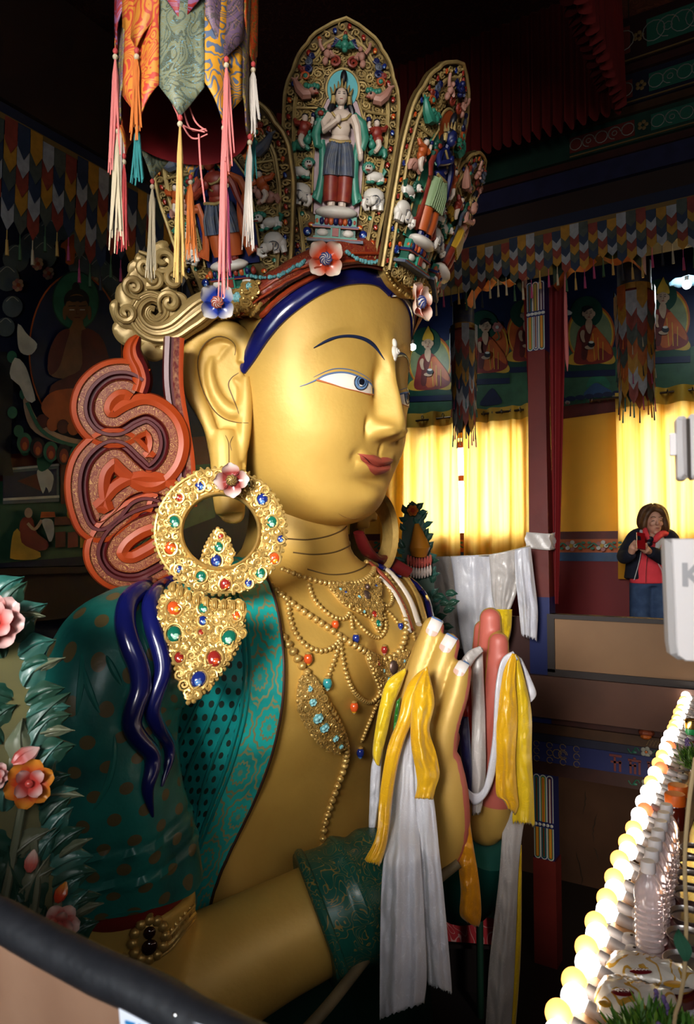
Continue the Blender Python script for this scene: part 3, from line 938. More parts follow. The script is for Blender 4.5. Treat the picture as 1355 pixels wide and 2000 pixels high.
def lion_relief(F, par, s, c, coat, mane):
    F = shrink(F, c, 0.35)
    mb = MB(); R = Matrix((F.T, F.U, F.N)).transposed()
    def e(u, v, h, ru, rv, rh, m=0): mb.ball(F(c + s*u, v, h), (ru*RS, rv*RS, rh*RS), m, 12, 8, R)
    e(.008,.352,.028,.044,.026,.024); e(.034,.352,.024,.024,.026,.022)
    e(-.026,.385,.046,.022,.021,.020); e(-.030,.376,.060,.014,.010,.010)
    for u, v in ((-.020,.318),(.000,.322),(.034,.316),(.046,.322)): mb.tube([F(c + s*u, .345, .030), F(c + s*u, v, .036)], [.012,.008], 8)
    mb.build('lion_relief', coat, par)
    mb = MB()
    for k in range(8): mb.ball(F(c - s*.026 + .024*cos(.4+k*.55), .390 + .022*sin(.4+k*.55), .042), (.010,.010,.009), 0, 8, 6, R)
    for u, v in ((-.020,.316),(.000,.320),(.034,.314),(.046,.320)):
        m2 = MB(); m2.ball(F(c + s*u - s*.004, v, .040), (.012,.007,.008), 0, 8, 6, R); m2.build('lion_paw', mane, par)
    mb.build('lion_mane', mane, par)
    mb = MB(); mb.tube([F(c + s*.046,.352,.03), F(c + s*.060,.385,.034), F(c + s*.050,.40,.034)], [.006,.010,.004], 6, 0); mb.build('lion_tail', mane, par)
    mb = MB(); mb.ball(F(c - s*.032,.392,.064), .0035, 0, 6, 5); mb.ball(F(c - s*.021,.392,.065), .0035, 0, 6, 5)
    mb.tube([F(c - s*.040,.372,.068), F(c - s*.022,.371,.069)], .003, 5, 1)
    mb.build('lion_face_marks', [HAIRB, RRED], par)
def rider_relief(F, par, s, c, robe, beast):
    F = shrink(F, c, 0.51)
    mb = MB(); R = Matrix((F.T, F.U, F.N)).transposed()
    def e(u, v, h, ru, rv, rh, m=0): mb.ball(F(c + s*u, v, h), (ru*RS, rv*RS, rh*RS), m, 12, 8, R)
    def tb(P, r, m=0): mb.tube([F(c + s*p[0], p[1], p[2]) for p in P], r, 8, m)
    e(-.002,.585,.046,.016,.019,.015, 0)
    tb([(.010,.495,.05),(.016,.465,.056),(.004,.440,.056),(-.006,.432,.058)], [.013,.011,.009,.008], 0)
    tb([(-.030,.545,.045),(-.042,.570,.045),(-.038,.590,.045)], [.010,.008,.007], 0)
    e(0,.540,.040,.030,.034,.022, 1); e(.010,.505,.044,.026,.024,.020, 1)
    tb([(-.018,.552,.045),(-.036,.540,.05)], [.012,.011], 1); tb([(.018,.555,.045),(.040,.560,.045),(.050,.580,.04)], [.012,.011,.008], 1)
    e(-.002,.598,.042,.017,.012,.015, 3)
    e(-.044,.602,.045,.013,.013,.010, 4)
    mb.build('rider_relief', [SKIN_W, robe, RORANGE, HAIRB, RBLUE], par)
    mb = MB()
    e(.012,.455,.026,.040,.030,.020); e(-.020,.480,.034,.020,.026,.016); e(-.030,.500,.040,.013,.012,.012)
    tb([(.040,.46,.03),(.050,.43,.03),(.044,.415,.032)], [.016,.012,.008]); tb([(-.012,.445,.03),(-.030,.425,.034)], [.012,.008])
    for k in range(3): tb([(-.024,.505,.044),(-.020-.006*k,.525,.042)], [.004,.002])
    mb.build('steed_relief', beast, par)
def makara_relief(F, par, s, c, skin, mane):
    F = shrink(F, c, 0.69)
    mb = MB(); R = Matrix((F.T, F.U, F.N)).transposed()
    def e(u, v, h, ru, rv, rh, m=0): mb.ball(F(c + s*u, v, h), (ru*RS, rv*RS, rh*RS), m, 12, 8, R)
    def tb(P, r, m=0): mb.tube([F(c + s*p[0], p[1], p[2]) for p in P], r, 8, m)
    tb([(-.030,.672,.03),(.000,.665,.034),(.026,.690,.034),(.044,.725,.030),(.052,.745,.028)], [.020,.024,.020,.013,.008])
    e(-.042,.682,.040,.024,.020,.018); e(-.060,.674,.042,.012,.009,.010)
    tb([(.050,.74,.028),(.036,.760,.030)], [.008,.003]); tb([(.050,.74,.028),(.070,.755,.030)], [.008,.003])
    mb.build('sea_monster_relief', skin, par)
    mb = MB()
    for k in range(5): mb.ball(F(c + s*(-.062+.014*k), .706 + .004*sin(k*2), .040), (.011,.012,.009), 0, 8, 6, R)
    mb.ball(F(c - s*.048,.688,.056), .005, 1, 8, 6); tb([(-.068,.668,.05),(-.05,.664,.056)], .003, 2)
    mb.build('sea_monster_mane', [mane, HAIRB, RRED], par)
    mb = MB()                                                   # coloured cloud scrolls of its tail
    for k, (u, v, r, m) in enumerate(((.000,.765,.022,0),(-.012,.800,.020,1),(-.012,.838,.018,2),(.014,.800,.014,3),(-.028,.868,.013,1))):
        mb.tube([F(c + s*a, b, .026) for a, b in spiral_pts(u, v, r, k, 1, 1.4)], [.003,.006,.006,.005], 6, m)
    mb.ball(F(c,.765,.03), (.010,.010,.008), 4, 8, 6, R)
    mb.build('cloud_scroll', [RORANGE, RBLUE, RSLATE, RRED, RGREEN], par)
def garuda_relief(F, par, skin):
    mb = MB(); R = Matrix((F.T, F.U, F.N)).transposed()
    def e(u, v, h, ru, rv, rh, m=0): mb.ball(F(u, v, h), (ru*RS, rv*RS, rh*RS), m, 12, 8, R)
    e(0,.905,.034,.014,.016,.015); e(0,.878,.034,.022,.022,.018); e(0,.856,.036,.015,.014,.016)
    for s in (-1, 1): mb.tube([F(s*.018,.888,.034), F(s*.032,.870,.036), F(s*.014,.862,.046)], [.009,.008,.006], 8)
    e(0,.924,.032,.010,.012,.010,1)
    for s in (-1, 1):
        for k in range(4): mb.tube([F(s*.018,.892,.028), F(s*(.040+.004*k),.905 - .012*k,.028)], [.006,.004], 6, 2)
        mb.tube([F(s*a, b, .028) for a, b in spiral_pts(.036,.812,.022,pi/2,1,1.4)], [.004,.007,.006,.004], 6, 3)
    mb.build('bird_spirit_relief', [skin, RRED, RBLUE, RRED], par)
def naga_relief(F, par, s):
    mb = MB(); R = Matrix((F.T, F.U, F.N)).transposed()
    def e(u, v, h, ru, rv, rh, m=0): mb.ball(F(s*u, v, h), (ru*RS, rv*RS, rh*RS), m, 10, 7, R)
    e(.062,.868,.030,.012,.014,.013); e(.068,.838,.030,.018,.022,.016); e(.074,.810,.028,.016,.020,.014)
    mb.tube([F(s*.082,.850,.03), F(s*.096,.872,.032), F(s*.100,.895,.032)], [.008,.007,.006], 8)
    mb.tube([F(s*.056,.848,.03), F(s*.044,.828,.036), F(s*.056,.822,.042)], [.008,.007,.006], 8)
    mb.build('naga_relief', SKIN_P, par)

def crown_petal(O, T, U, N, cfg, seed, full=True, sw=1.0, sh=1.0):
    F0 = panelF(O, T, U, N)
    k = .55
    def F(u, v, h=0.0): return O + F0.T*(u*sw) + F0.U*(v*sh) + F0.N*(h - k*u*u)
    F.T, F.U, F.N = F0.T, F0.U, F0.N
    mb = MB()
    P = petal_poly()
    # front plate as a lens grid so that it follows the bend
    rows = []
    for i in range(41):
        v = min(i/40, .9995); w = max(pet_half(v), .002)
        rows.append([F(w*(j/8 - 1), v, 0) for j in range(17)])
    mb.grid(rows, 0)
    rows2 = [[p - F.N*.012 for p in r] for r in rows]; mb.grid(rows2, 0)
    edge = [r[0] for r in rows] + [r[-1] for r in rows[::-1]]; edge2 = [p - F.N*.012 for p in edge]
    mb.grid([edge, edge2], 0)
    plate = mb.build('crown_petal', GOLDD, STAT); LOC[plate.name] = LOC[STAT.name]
    rnd = random.Random(seed)
    fig = lambda u, v: (abs(u) < .105 and .13 < v < .64) or (u*u/.075**2 + (v-.705)**2/.095**2 < 1) or (abs(u) < .12 and .05 < v < .16)
    inner = petal_poly(.048)
    mb = MB()
    scrollwork(mb, inner, .027, F, .004, .0030, 0, seed, keep=lambda u, v: not fig(u, v), turns=1.5)
    scrollwork(mb, inner, .050, F, .008, .0046, 0, seed+5, keep=lambda u, v: not fig(u, v), turns=1.7)
    mb.build('scrollwork', GOLDC, plate)
    # border: two raised ribs with small scrolls and stones between
    mb = MB()
    for ins, r in ((.004,.008), (.046,.008), (.052, .005)):
        pp = [p for p in petal_poly(ins) ]
        mb.tube([F(u, v, .012) for u, v in pp], r, 6, 0)
    rim = petal_poly(.025, n=60)
    nstone = 0
    mid = resample(rim, 62)
    for i, (u, v) in enumerate(mid):
        if i % 2: mb.tube([F(a, b, .010) for a, b in spiral_pts(u, v, .015, rnd.uniform(0, 6), rnd.choice((-1, 1)), 1.2, n=10)], [.003,.005,.004], 5, 0)
    for i in range(150):
        u, v = rim[int(i/150*(len(rim)-1))]
        mb.ball(F(u + rnd.uniform(-.014,.014), v + rnd.uniform(-.014,.014), .008), rnd.uniform(.003,.007), 0, 6, 4)
    mb.build('petal_border', GOLDC, plate)
    for i, (u, v) in enumerate(mid):
        if i % 2 == 0:
            place_gem(F, u, v, .0085, .0115, rnd.uniform(-.6, .6), 'borg'[(i//2) % 4] if (i//2) % 4 != 3 else 'r', plate, .014)
    if not full: 
        pass
    figure_relief(F, plate, 0, *cfg['fig'])
    for s in (-1, 1):
        elephant_relief(F, plate, s, s*.142, WHITEP)
        lion_relief(F, plate, s, s*.142, WHITEP, cfg['mane'])
        rider_relief(F, plate, s, s*.145, cfg['robe'], cfg['beast'])
        makara_relief(F, plate, s, s*.150, cfg['mak'], RGREEN)
        naga_relief(F, plate, s)
        place_gem(F, s*.115, .10, .018, .018, 0, 'b', plate, .012); place_gem(F, s*.100, .13, .013, .010, 0, 'o', plate, .012)
        place_gem(F, s*.140, .175, .010, .010, 0, 'g', plate, .014); place_gem(F, s*.09, .035, .010, .010, 0, 'g', plate, .012)
        mb = MB(); mb.tube([F(s*.095,.622,.018), F(s*.17,.622,.014), F(s*.205,.622,.010)], .005, 6); mb.build('ledge', GOLDC, plate)
    garuda_relief(F, plate, cfg['gar'])
    return plate, F

def dirab(deg): return FV*cos(radians(deg)) + LV*sin(radians(deg))
def tilt(n, t): return (n*cos(t) + V((0,0,-1))*sin(t))
CFGM = dict(fig=(SKIN_W, RCYAN, RMAUVE, RGREEN, RSLATE, RRED), mane=RGREEN, robe=RRED, beast=RGREEN, mak=SKIN_P, gar=RGREEN)
CFGR = dict(fig=(RBLUE, RORANGE, RGREEN, RRED, mat('relief_pale_green', (.22,.30,.16), rough=.5), RORANGE), mane=RDGREEN, robe=RORANGE, beast=SKIN_P, mak=RGREEN, gar=RBLUE)
CFGL = dict(fig=(RRED, RGREEN, RBLUE, RORANGE, RSLATE, RORANGE), mane=RGREEN, robe=RORANGE, beast=SKIN_P, mak=RSLATE, gar=RGREEN)
CFGX = dict(fig=(SKIN_P, RYEL, RGREEN, RSLATE, RYEL, RRED), mane=RGREEN, robe=RRED, beast=RYEL, mak=SKIN_P, gar=RSLATE)
def petal_from(base, top, facing_deg, cfg, seed, width, full=True):
    U = top - base; L = U.length; U = U.normalized()
    n = dirab(facing_deg); n = (n - U*n.dot(U)).normalized(); T = U.cross(n)
    return crown_petal(base, T, U, n, cfg, seed, full, sw=width/.472, sh=L)
petal_from(pt(652,500,2.99), pt(676,36,2.84), -50, CFGM, 11, .475)
petal_from(pt(786,545,3.04), pt(900,123,2.92), 5, CFGR, 12, .47)
petal_from(pt(470,585,3.05), pt(395,160,2.74), -74, CFGL, 13, .63)
petal_from(pt(822,575,3.36), pt(944,312,3.42), 26, CFGX, 14, .48)
petal_from(SW(-.12,.47,1.15), SW(-.2,.66,1.85), 100, CFGX, 15, .48)
# ================================================================== ornaments of the statue
def plane_px(px, py, d, n=None, tx=None):
    O = pt(px, py, d); n = V(n).normalized() if n is not None else -ray(px, py).normalized()
    T = V(tx) if tx is not None else CR
    T = (T - n*T.dot(n)).normalized(); U = n.cross(T)
    F = panelF(O, T, U, n)
    def uv(x, y):
        p = on_plane(x, y, O, n) - O; return p.dot(T), p.dot(U)
    F.uv = uv; F.O = O
    F.R = Matrix((T, U, n)).transposed()
    return F
def Fcast(bv):
    def F(u, v, h=0.0):
        p, n = cast_near(bv, u, v); return p + n*h
    return F
def sub(name, mb, mats, parent, **k): return mb.build(name, mats, parent, **k)
def part(name, mb, mats, **k):
    o = mb.build(name, mats, STAT, **k); LOC[o.name] = LOC[STAT.name]; return o
# crown drum
mb = MB(); rows = []
def drum_pt(th, z, k=1.0):
    p = head_pt(th, min(z, 1.12)); a, b, _ = to_ab(p); return SW(a*k, b*k, z)
for i in range(20):
    z = .95 + i*.035; rows.append([drum_pt(2*pi*k/90, z, 1.015) for k in range(90)])
mb.grid(rows, 0, cu=True); mb.face([19*90 + k for k in range(90)])
BV_D = mb.bvh()
mb2 = MB(); rows2 = [[drum_pt(2*pi*k/90, 1.14 + i*.03, .97) for k in range(90)] for i in range(8)]
mb2.grid(rows2, 0, cu=True); mb2.face([7*90+k for k in range(90)])
part('hair_cap', mb2, RBLUE)  # navy hair drum, added so the gaps between petals show dark
BANDR = mat('band_red', (0.20,0.028,0.018), rough=.33, bump=.3, bscale=60, coat=.25)
pattern(BANDR, scroll_fac(26, width=.05), (0.42,0.24,0.07))
mb = MB()
BU = [(440,628),(480,590),(530,545),(580,508),(640,480),(700,470),(738,474),(760,484)]
BL = [(452,690),(490,645),(520,608),(560,572),(600,548),(650,530),(690,523),(735,528),(760,548)]
rows = strip(mb, BU, BL, BV_D, .045, n=40, m_=10, bulge=.035, rim=.0)
mb.grid([[mirror(p) for p in r][::-1] for r in rows])
band = part('headband', mb, BANDR)
mb = MB()
for dy in (10, 24):
    P = []
    for q in resample([(470,628+dy),(520,578+dy),(580,535+dy),(640,505+dy),(700,497+dy),(740,500+dy)], 30):
        p, n = cast_near(BV_D, *q); P.append(p + n*.079)
    mb.tube(P, .006, 6)
P = []
for q in resample([(456,694),(490,655),(530,605),(570,570),(612,545),(660,526),(700,520),(740,528),(760,545)], 40):
    p, n = cast_near(BV_D, *q); P.append(p + n*.022)
mb.tube(P, .012, 8); mb.tube([mirror(p) for p in P], .012, 8)
sub('headband_fold', mb, mat('band_orange', (0.30,0.05,0.015), rough=.3, coat=.3), band)
# turquoise strings on the band
rnd = random.Random(3)
for line in ([(510,556),(535,560),(560,556),(585,538),(598,525)], [(662,508),(680,521),(700,526),(720,520),(735,508),(750,492)], [(808,545),(812,575),(806,605)]):
    mb = MB()
    for q in resample(line, 22):
        p, n = cast_near(BV_D, *q); mb.ball(p + n*.088, rnd.uniform(.006,.011), 0, 7, 5)
    sub('turquoise_string', mb, TURQ, band)
# plaques with turquoise on the band
def plaque_px(name, poly, bv, off, sp, parent, gems, seed, r=.0055, rim=True, mats=GOLDR):
    F = Fcast(bv); mb = MB(); n = len(poly)
    cx = sum(p[0] for p in poly)/n; cy = sum(p[1] for p in poly)/n
    PP = resample(poly, 40, True)
    # rounded backing
    rows = []
    for k, h in ((1.0, -.01), (1.0, .35), (.9, .8), (.6, 1.0), (.3, 1.0), (.02, 1.0)):
        rows.append([F(cx + (x-cx)*k, cy + (y-cy)*k, off*h) for x, y in PP])
    mb.grid(rows, 0, cu=True)
    o = mb.build(name, mats, parent); LOC[o.name] = LOC[STAT.name]
    return_o = o
    mb = MB()
    scrollwork(mb, PP, sp, F, off*1.08, r, 0, seed)
    scrollwork(mb, PP, sp*1.5, F, off*1.2, r*1.1, 0, seed+1)
    if rim:
        k = 0
        for x, y in resample(poly, max(14, int(40)), True):
            mb.ball(F(x, y, off*.6), (r*2.2 if k % 2 else r*1.6), 0, 7, 5); k += 1
    mb.build('filigree', mats, parent if parent is not STAT else o)
    for (x, y, s, key) in gems:
        p, nn = cast_near(bv, x, y); R = rotm(CR, nn); mb = MB()
        if key == 't':
            mb.ball(p + nn*off*1.2, (s, s*1.15, s*.5), 0, 12, 8, R)
            for k in range(5): mb.ball(p + nn*(off*1.2 + s*.35) + R @ V((s*.5*cos(k*1.3), s*.5*sin(k*1.3), 0)), s*.36, 1, 7, 5)
            mb.build('gem', [TURQ, mat('turquoise_pale', (.25,.48,.50), rough=.35)], parent if parent is not STAT else o)
        else:
            gem(mb, p + nn*off*1.2, R, s, s*1.25, rnd.uniform(-.5,.5), 0, 1); a, b = GEMSET[key]
            mb.build('gem', [a, b, WHITEP], parent if parent is not STAT else o)
    return return_o
plaque_px('plaque', [(467,640),(458,625),(470,605),(492,585),(510,567),(528,566),(526,590),(516,612),(498,630),(482,642)], BV_D, .085, 9, STAT, [(475,620,.022,'t'),(497,597,.022,'t'),(514,577,.015,'t')], 21)
plaque_px('plaque', [(738,520),(745,505),(762,498),(782,500),(800,512),(815,530),(820,550),(812,575),(795,585),(772,578),(752,562),(740,542)], BV_D, .085, 9, STAT, [(755,520,.012,'t'),(770,530,.013,'t'),(787,540,.014,'t'),(803,552,.012,'t')], 22)
# rosettes
def petal_mat(name, inner, outer):
    m = mat(name, outer, rough=.28, coat=.3); n, l, b = nodes(m)
    s = n.new('ShaderNodeSeparateXYZ'); l.new(attr_st(n), s.inputs[0])
    rp = n.new('ShaderNodeValToRGB'); rp.color_ramp.elements[0].color = (*inner, 1); rp.color_ramp.elements[1].color = (*outer, 1)
    rp.color_ramp.elements[0].position = .35; rp.color_ramp.elements[1].position = .86
    l.new(s.outputs['Y'], rp.inputs[0]); l.new(rp.outputs[0], b.inputs['Base Color']); return m
def rosette(F, size, rot, inner, outer, cmat1, cmat2, name='rosette', npet=4, lift=.25, smooth_center=False):
    pm = petal_mat('petal_%s' % inner[0], inner, outer)
    root = None
    mb = MB(); c = F(0, 0, size*.12)
    R = Matrix((F.T, F.U, F.N)).transposed()
    mb.ball(F(0, 0, size*.20), (size*.30, size*.30, size*.24), 0, 24, 12, R)
    root = part(name, mb, cmat1)
    if not smooth_center:
        mb = MB()
        for k in range(8):
            P = []
            for i in range(9):
                t = i/8; a = k*pi/4 + t*1.5; r = size*.30*sin(t*pi/2); P.append(F(r*cos(a), r*sin(a), size*.20 + size*.24*cos(t*pi/2) + .001))
            mb.tube(P, [size*.01, size*.035, size*.05], 6)
        sub('swirl', mb, cmat2, root)
    for k in range(npet):
        a = rot + 2*pi*k/npet; mb = MB(); rows = []; rowsb = []
        for i in range(15):
            s = i/14; w = size*.50*sqrt(max(.004, 1-((s-.54)/.5)**2))
            row = []
            for j in range(13):
                t = j/6 - 1
                u = size*(.16 + .86*s) - size*.10*abs(t)**2.2*s; v = w*t
                h = size*(lift*s**1.4 + .30*abs(t)**2*(.5+.5*sin(pi*s)) - .06*sin(pi*s))
                row.append((u*cos(a)-v*sin(a), u*sin(a)+v*cos(a), h))
            rows.append([F(*q) for q in row]); rowsb.append([F(q[0], q[1], q[2]-size*.05) for q in row])
        mb.grid(rows, 0, st=(1,1)); mb.grid(rowsb, 0, st=(1,1))
        e1 = [r[0] for r in rows] + rows[-1] + [r[-1] for r in rows[::-1]]; e2 = [r[0] for r in rowsb] + rowsb[-1] + [r[-1] for r in rowsb[::-1]]
        b = mb.grid([e1, e2]);
        for q in range(b, len(mb.v)): mb.st[q] = (0, 1, 0)
        sub('petal', mb, pm, root)
    return root
REDSW = mat('swirl_red', (.45,.10,.05), rough=.35); WHSW = mat('swirl_white', (.62,.55,.48), rough=.35); BLSW = mat('swirl_blue', (.05,.07,.22), rough=.35)
d1 = (cast_near(BV_D, 636, 505)[0] - EYE).dot(CF)
rosette(plane_px(636, 505, d1 - .10), .078, radians(42), (.55,.08,.03), (.72,.62,.52), WHSW, BLSW)
rosette(plane_px(424, 590, 2.74), .072, radians(45), (.02,.05,.30), (.66,.62,.58), WHSW, REDSW)
Frt = plane_px(815, 592, 3.0, n=SW(1,.05,0)-SW(0,0,0), tx=LV); rosette(Frt, .085, radians(45), (.42,.07,.03), (.60,.46,.38), WHSW, BLSW)

# ---------------------------------------------------------------- gold scroll behind the ear
FS = plane_px(310, 600, 2.92)
mb = MB()
def lp(pts): return [FS.uv(*p) for p in pts]
# sweeping tail from the rosette, three ribs, coiling into the spiral
main = [(430,590),(400,600),(370,622),(338,645),(305,652),(278,640),(264,615),(272,590),(295,578),(318,590),(322,612),(306,626),(290,616),(292,603),(302,604)]
W = [.050,.062,.066,.060,.055,.050,.045,.042,.038,.034,.030,.026,.022,.018,.012]
P = resample(main, 90); 
mb.tube([FS(*FS.uv(x, y), .02) for x, y in P], W, 12, 0, up=FS.N, sq=.6)
for k, o_ in enumerate((-.5, 0, .5)):
    Q = []
    Wd = interp_list(W, 90)
    for i in range(90):
        u, v = FS.uv(*P[i]); u2, v2 = FS.uv(*P[min(i+1, 89)]); u1, v1 = FS.uv(*P[max(i-1, 0)])
        t = V((u2-u1, v2-v1)); t.normalize(); Q.append(FS(u - t.y*Wd[i]*o_, v + t.x*Wd[i]*o_, .02 + Wd[i]*.55))
    mb.tube(Q, [.009,.010,.008,.006,.004], 6, 0)
def leaf(pts, w, h=.02):
    L = resample(pts, 22); mb.tube([FS(*FS.uv(x, y), h) for x, y in L], w, 8, 0, up=FS.N, sq=.55)
# leaf fringe
leaf([(275,660),(245,655),(232,640),(240,628)], [.03,.04,.03,.014])
leaf([(262,640),(238,618),(226,598),(235,588)], [.03,.04,.03,.012])
leaf([(262,612),(246,585),(242,565),(252,560)], [.03,.045,.035,.012])
leaf([(272,588),(262,562),(266,540),(282,536),(288,548)], [.03,.04,.034,.026,.012])
leaf([(290,578),(300,556),(318,552),(332,556)], [.03,.034,.024,.01])
leaf([(285,575),(276,545),(270,525),(262,520),(258,532),(266,538)], [.02,.03,.03,.026,.02,.01])
leaf([(310,555),(322,538),(318,520),(304,518),(300,532),(310,536)], [.03,.034,.030,.026,.020,.012])
leaf([(300,530),(284,520),(276,506),(284,500)], [.03,.036,.03,.014])
leaf([(310,520),(304,500),(308,488),(322,492),(324,506),(314,508)], [.026,.03,.028,.024,.018,.01])
leaf([(325,520),(338,510),(352,520),(348,532)], [.026,.03,.024,.012])
leaf([(318,500),(316,484),(328,476)], [.026,.026,.008])
leaf([(325,545),(345,540),(357,545)], [.03,.03,.012])
leaf([(322,592),(345,582),(357,588),(352,600),(342,598)], [.02,.026,.024,.018,.010])
leaf([(325,605),(340,615),(334,628),(322,624)], [.02,.024,.02,.01])
leaf([(318,575),(332,568),(345,570)], [.024,.022,.01])
leaf([(280,672),(300,690),(318,684),(316,672)], [.034,.036,.026,.012])
leaf([(310,660),(290,668),(275,660)], [.03,.03,.02])
for x, y, r, s_ in ((318,508,.050,1),(284,520,.044,-1),(340,545,.040,1),(262,560,.040,-1),(330,590,.042,-1),(248,610,.040,1),(300,545,.036,1)):
    u, v = FS.uv(x, y); mb.tube([FS(a, b, .045) for a, b in spiral_pts(u, v, r, x, s_, 1.25, n=18)], [.006,.014,.016,.014,.016], 8, 0)
gs = part('scroll_ornament', mb, GOLDO)
mb = MB(); bk = [(300,690),(240,655),(232,610),(252,560),(270,520),(300,492),(330,484),(350,525),(352,560),(350,610),(330,650)]
bk = [FS.uv(x, y) for x, y in resample(bk, 40, True)]; mb.extr(bk, FS, -.045, -.012)
sub('scroll_backing', mb, GOLDD, gs)  # dark backing added so the gaps in the scroll read as shaded

# ---------------------------------------------------------------- orange streamer folded in loops, behind the shoulder
FO = plane_px(250, 920, 2.80)
ORG = mat('streamer_orange', (0.34,0.055,0.010), rough=.45, var=.4, vscale=6, col2=(.22,.03,.012))
MAR = mat('streamer_maroon', (0.085,0.007,0.008), rough=.42)
GPT = mat('streamer_gilt', (0.17,0.035,0.018), rough=.4); pattern(GPT, scroll_fac(34, width=.12), (0.40,0.21,0.07))
def zz_(x, y): return FO.uv(x*.3, 600 + y*.3)
def streamer(path, prof, n=150, taper=None, hscale=1.0, side0=1):
    P = resample([zz_(*p) for p in path], n); mb = MB(); rows = []
    for i in range(n):
        a = V(P[max(i-2, 0)]); b = V(P[min(i+2, n-1)]); t = (b-a).normalized(); s = V((-t.y, t.x))
        k = 1 if taper is None else curve(taper, i/(n-1))
        row = []
        for (o, h, m_) in prof:
            q = V(P[i]) + s*(o*k*side0); row.append(FO(q.x, q.y, h*hscale*k))
        rows.append(row)
    ms = [p[2] for p in prof]
    mb.grid(rows, 0, mf=lambda i, j: ms[j]); mb.grid([[r[0] - FO.N*.0, *[]] + [r[-1]] for r in rows], 0)
    mb.face([ (k) for k in range(len(prof))]); mb.face([(n-1)*len(prof)+k for k in range(len(prof))][::-1])
    return mb
PK = 1.62
prof = [(-.052,-.02,0),(-.055,.01,0),(-.050,.034,0),(-.036,.046,0),(-.024,.038,1),(-.022,.030,1),(-.004,.030,1),(-.001,.038,2),(.004,.020,2),(.010,.020,2),(.013,.040,2),(.020,.040,2),(.022,.028,1),(.034,.028,1),(.037,.036,0),(.048,.028,0),(.053,.006,0),(.052,-.02,0)]
prof = [(a*PK, b, c) for a, b, c in prof]
path = [(905,520),(830,480),(725,490),(635,570),(610,680),(665,770),(770,785),(870,730),(965,705),(1060,775),(1092,885),(1060,1000),(970,1075),(880,1010),(790,930),(700,930),(605,1020),(572,1150),(592,1300),(645,1400),(740,1340),(830,1240),(940,1200),(1060,1230),(1080,1310),(990,1335),(860,1385),(740,1480),(690,1600),(755,1700),(880,1720),(1010,1660),(1085,1610)]
mb = streamer(path, prof, n=320, side0=-1)
st_ = part('streamer', mb, [ORG, GPT, MAR])
mb = streamer([(905,560),(925,480),(905,400),(870,330),(865,260),(900,190)], [(-.034,-.02,0),(-.036,.01,1),(-.026,.03,1),(-.012,.036,0),(0,.030,0),(.010,.036,0),(.024,.03,0),(.036,.012,0),(.034,-.02,0)], n=50, taper=[(0,1.1),(.5,1.15),(.85,.8),(1,.35)])
sub('streamer_tail', mb, [ORG, MAR], st_)
mb = streamer([(1130,200),(1125,500),(1170,800),(1200,1000),(1215,1300)], [(-.04,-.03,0),(-.04,.015,0),(-.026,.02,0),(-.022,.02,1),(-.006,.024,1),(0,.014,2),(.012,.014,2),(.016,.03,2),(.034,.026,2),(.038,-.03,2)], n=60, side0=-1)
part('hair_post', mb, [ORG, mat('post_speckled', (.12,.02,.02), rough=.5, var=.9, vscale=60, col2=(.34,.18,.10)), MAR])

# ---------------------------------------------------------------- great ear ring and pendant
FE = plane_px(431, 1037, 2.60, n=-ray(431,1037).normalized() + V((0,0,.06)))
r_out, r_in = .237, .136
mb = MB(); prof_ = [(r_in-.003,-.02),(r_in-.003,.012),(r_in+.003,.020),(r_in+.010,.012),(r_in+.014,.006),(r_out-.014,.006),(r_out-.010,.014),(r_out-.003,.012),(r_out,-.02)]
mb.grid([[FE(r*cos(2*pi*k/72), r*sin(2*pi*k/72)*.97, h) for k in range(72)] for r, h in prof_ + prof_[:1]], 0, cu=True)
ring = part('ear_ring', mb, GOLDR)
ann = [(r_out*cos(2*pi*k/50), r_out*sin(2*pi*k/50)*.97) for k in range(50)]
ER = [(390,950,.8,'b'),(350,973,.7,'r'),(341,1020,1,'g'),(333,1071,1,'o'),(350,1112,.65,'b'),(393,1126,.9,'g'),(440,1141,.95,'r'),(485,1139,.7,'b'),(508,1120,.9,'g'),(535,1091,.95,'o'),(547,1053,.65,'b'),(530,1020,.95,'g'),(512,976,1,'b'),(482,946,.6,'g')]
gu = [(FE.uv(x, y), s) for x, y, s, k in ER]
mb = MB()
free = lambda u, v: (r_in+.016) < sqrt(u*u+v*v) < (r_out-.012) and all((u-a[0])**2+(v-a[1])**2 > (.024*s)**2 for a, s in gu)
scrollwork(mb, ann, .021, FE, .009, .0042, 0, 31, keep=free, seg=5); scrollwork(mb, ann, .034, FE, .012, .005, 0, 32, keep=free)
for (u, v), s in gu: gem_curl(mb, FE, u, v, .020*s, .022*s, rnd.uniform(0, 6), .014, .005)
for k in range(60): mb.ball(FE(r_out*1.0*cos(k*2*pi/60), r_out*.97*sin(k*2*pi/60), .004), .008, 0, 6, 5)
sub('filigree', mb, GOLDR, ring)
for x, y, s, k in ER: u, v = FE.uv(x, y); place_gem(FE, u, v, .0205*s, .0235*s, rnd.uniform(-.6,.6), k, ring, .010, FE.R)
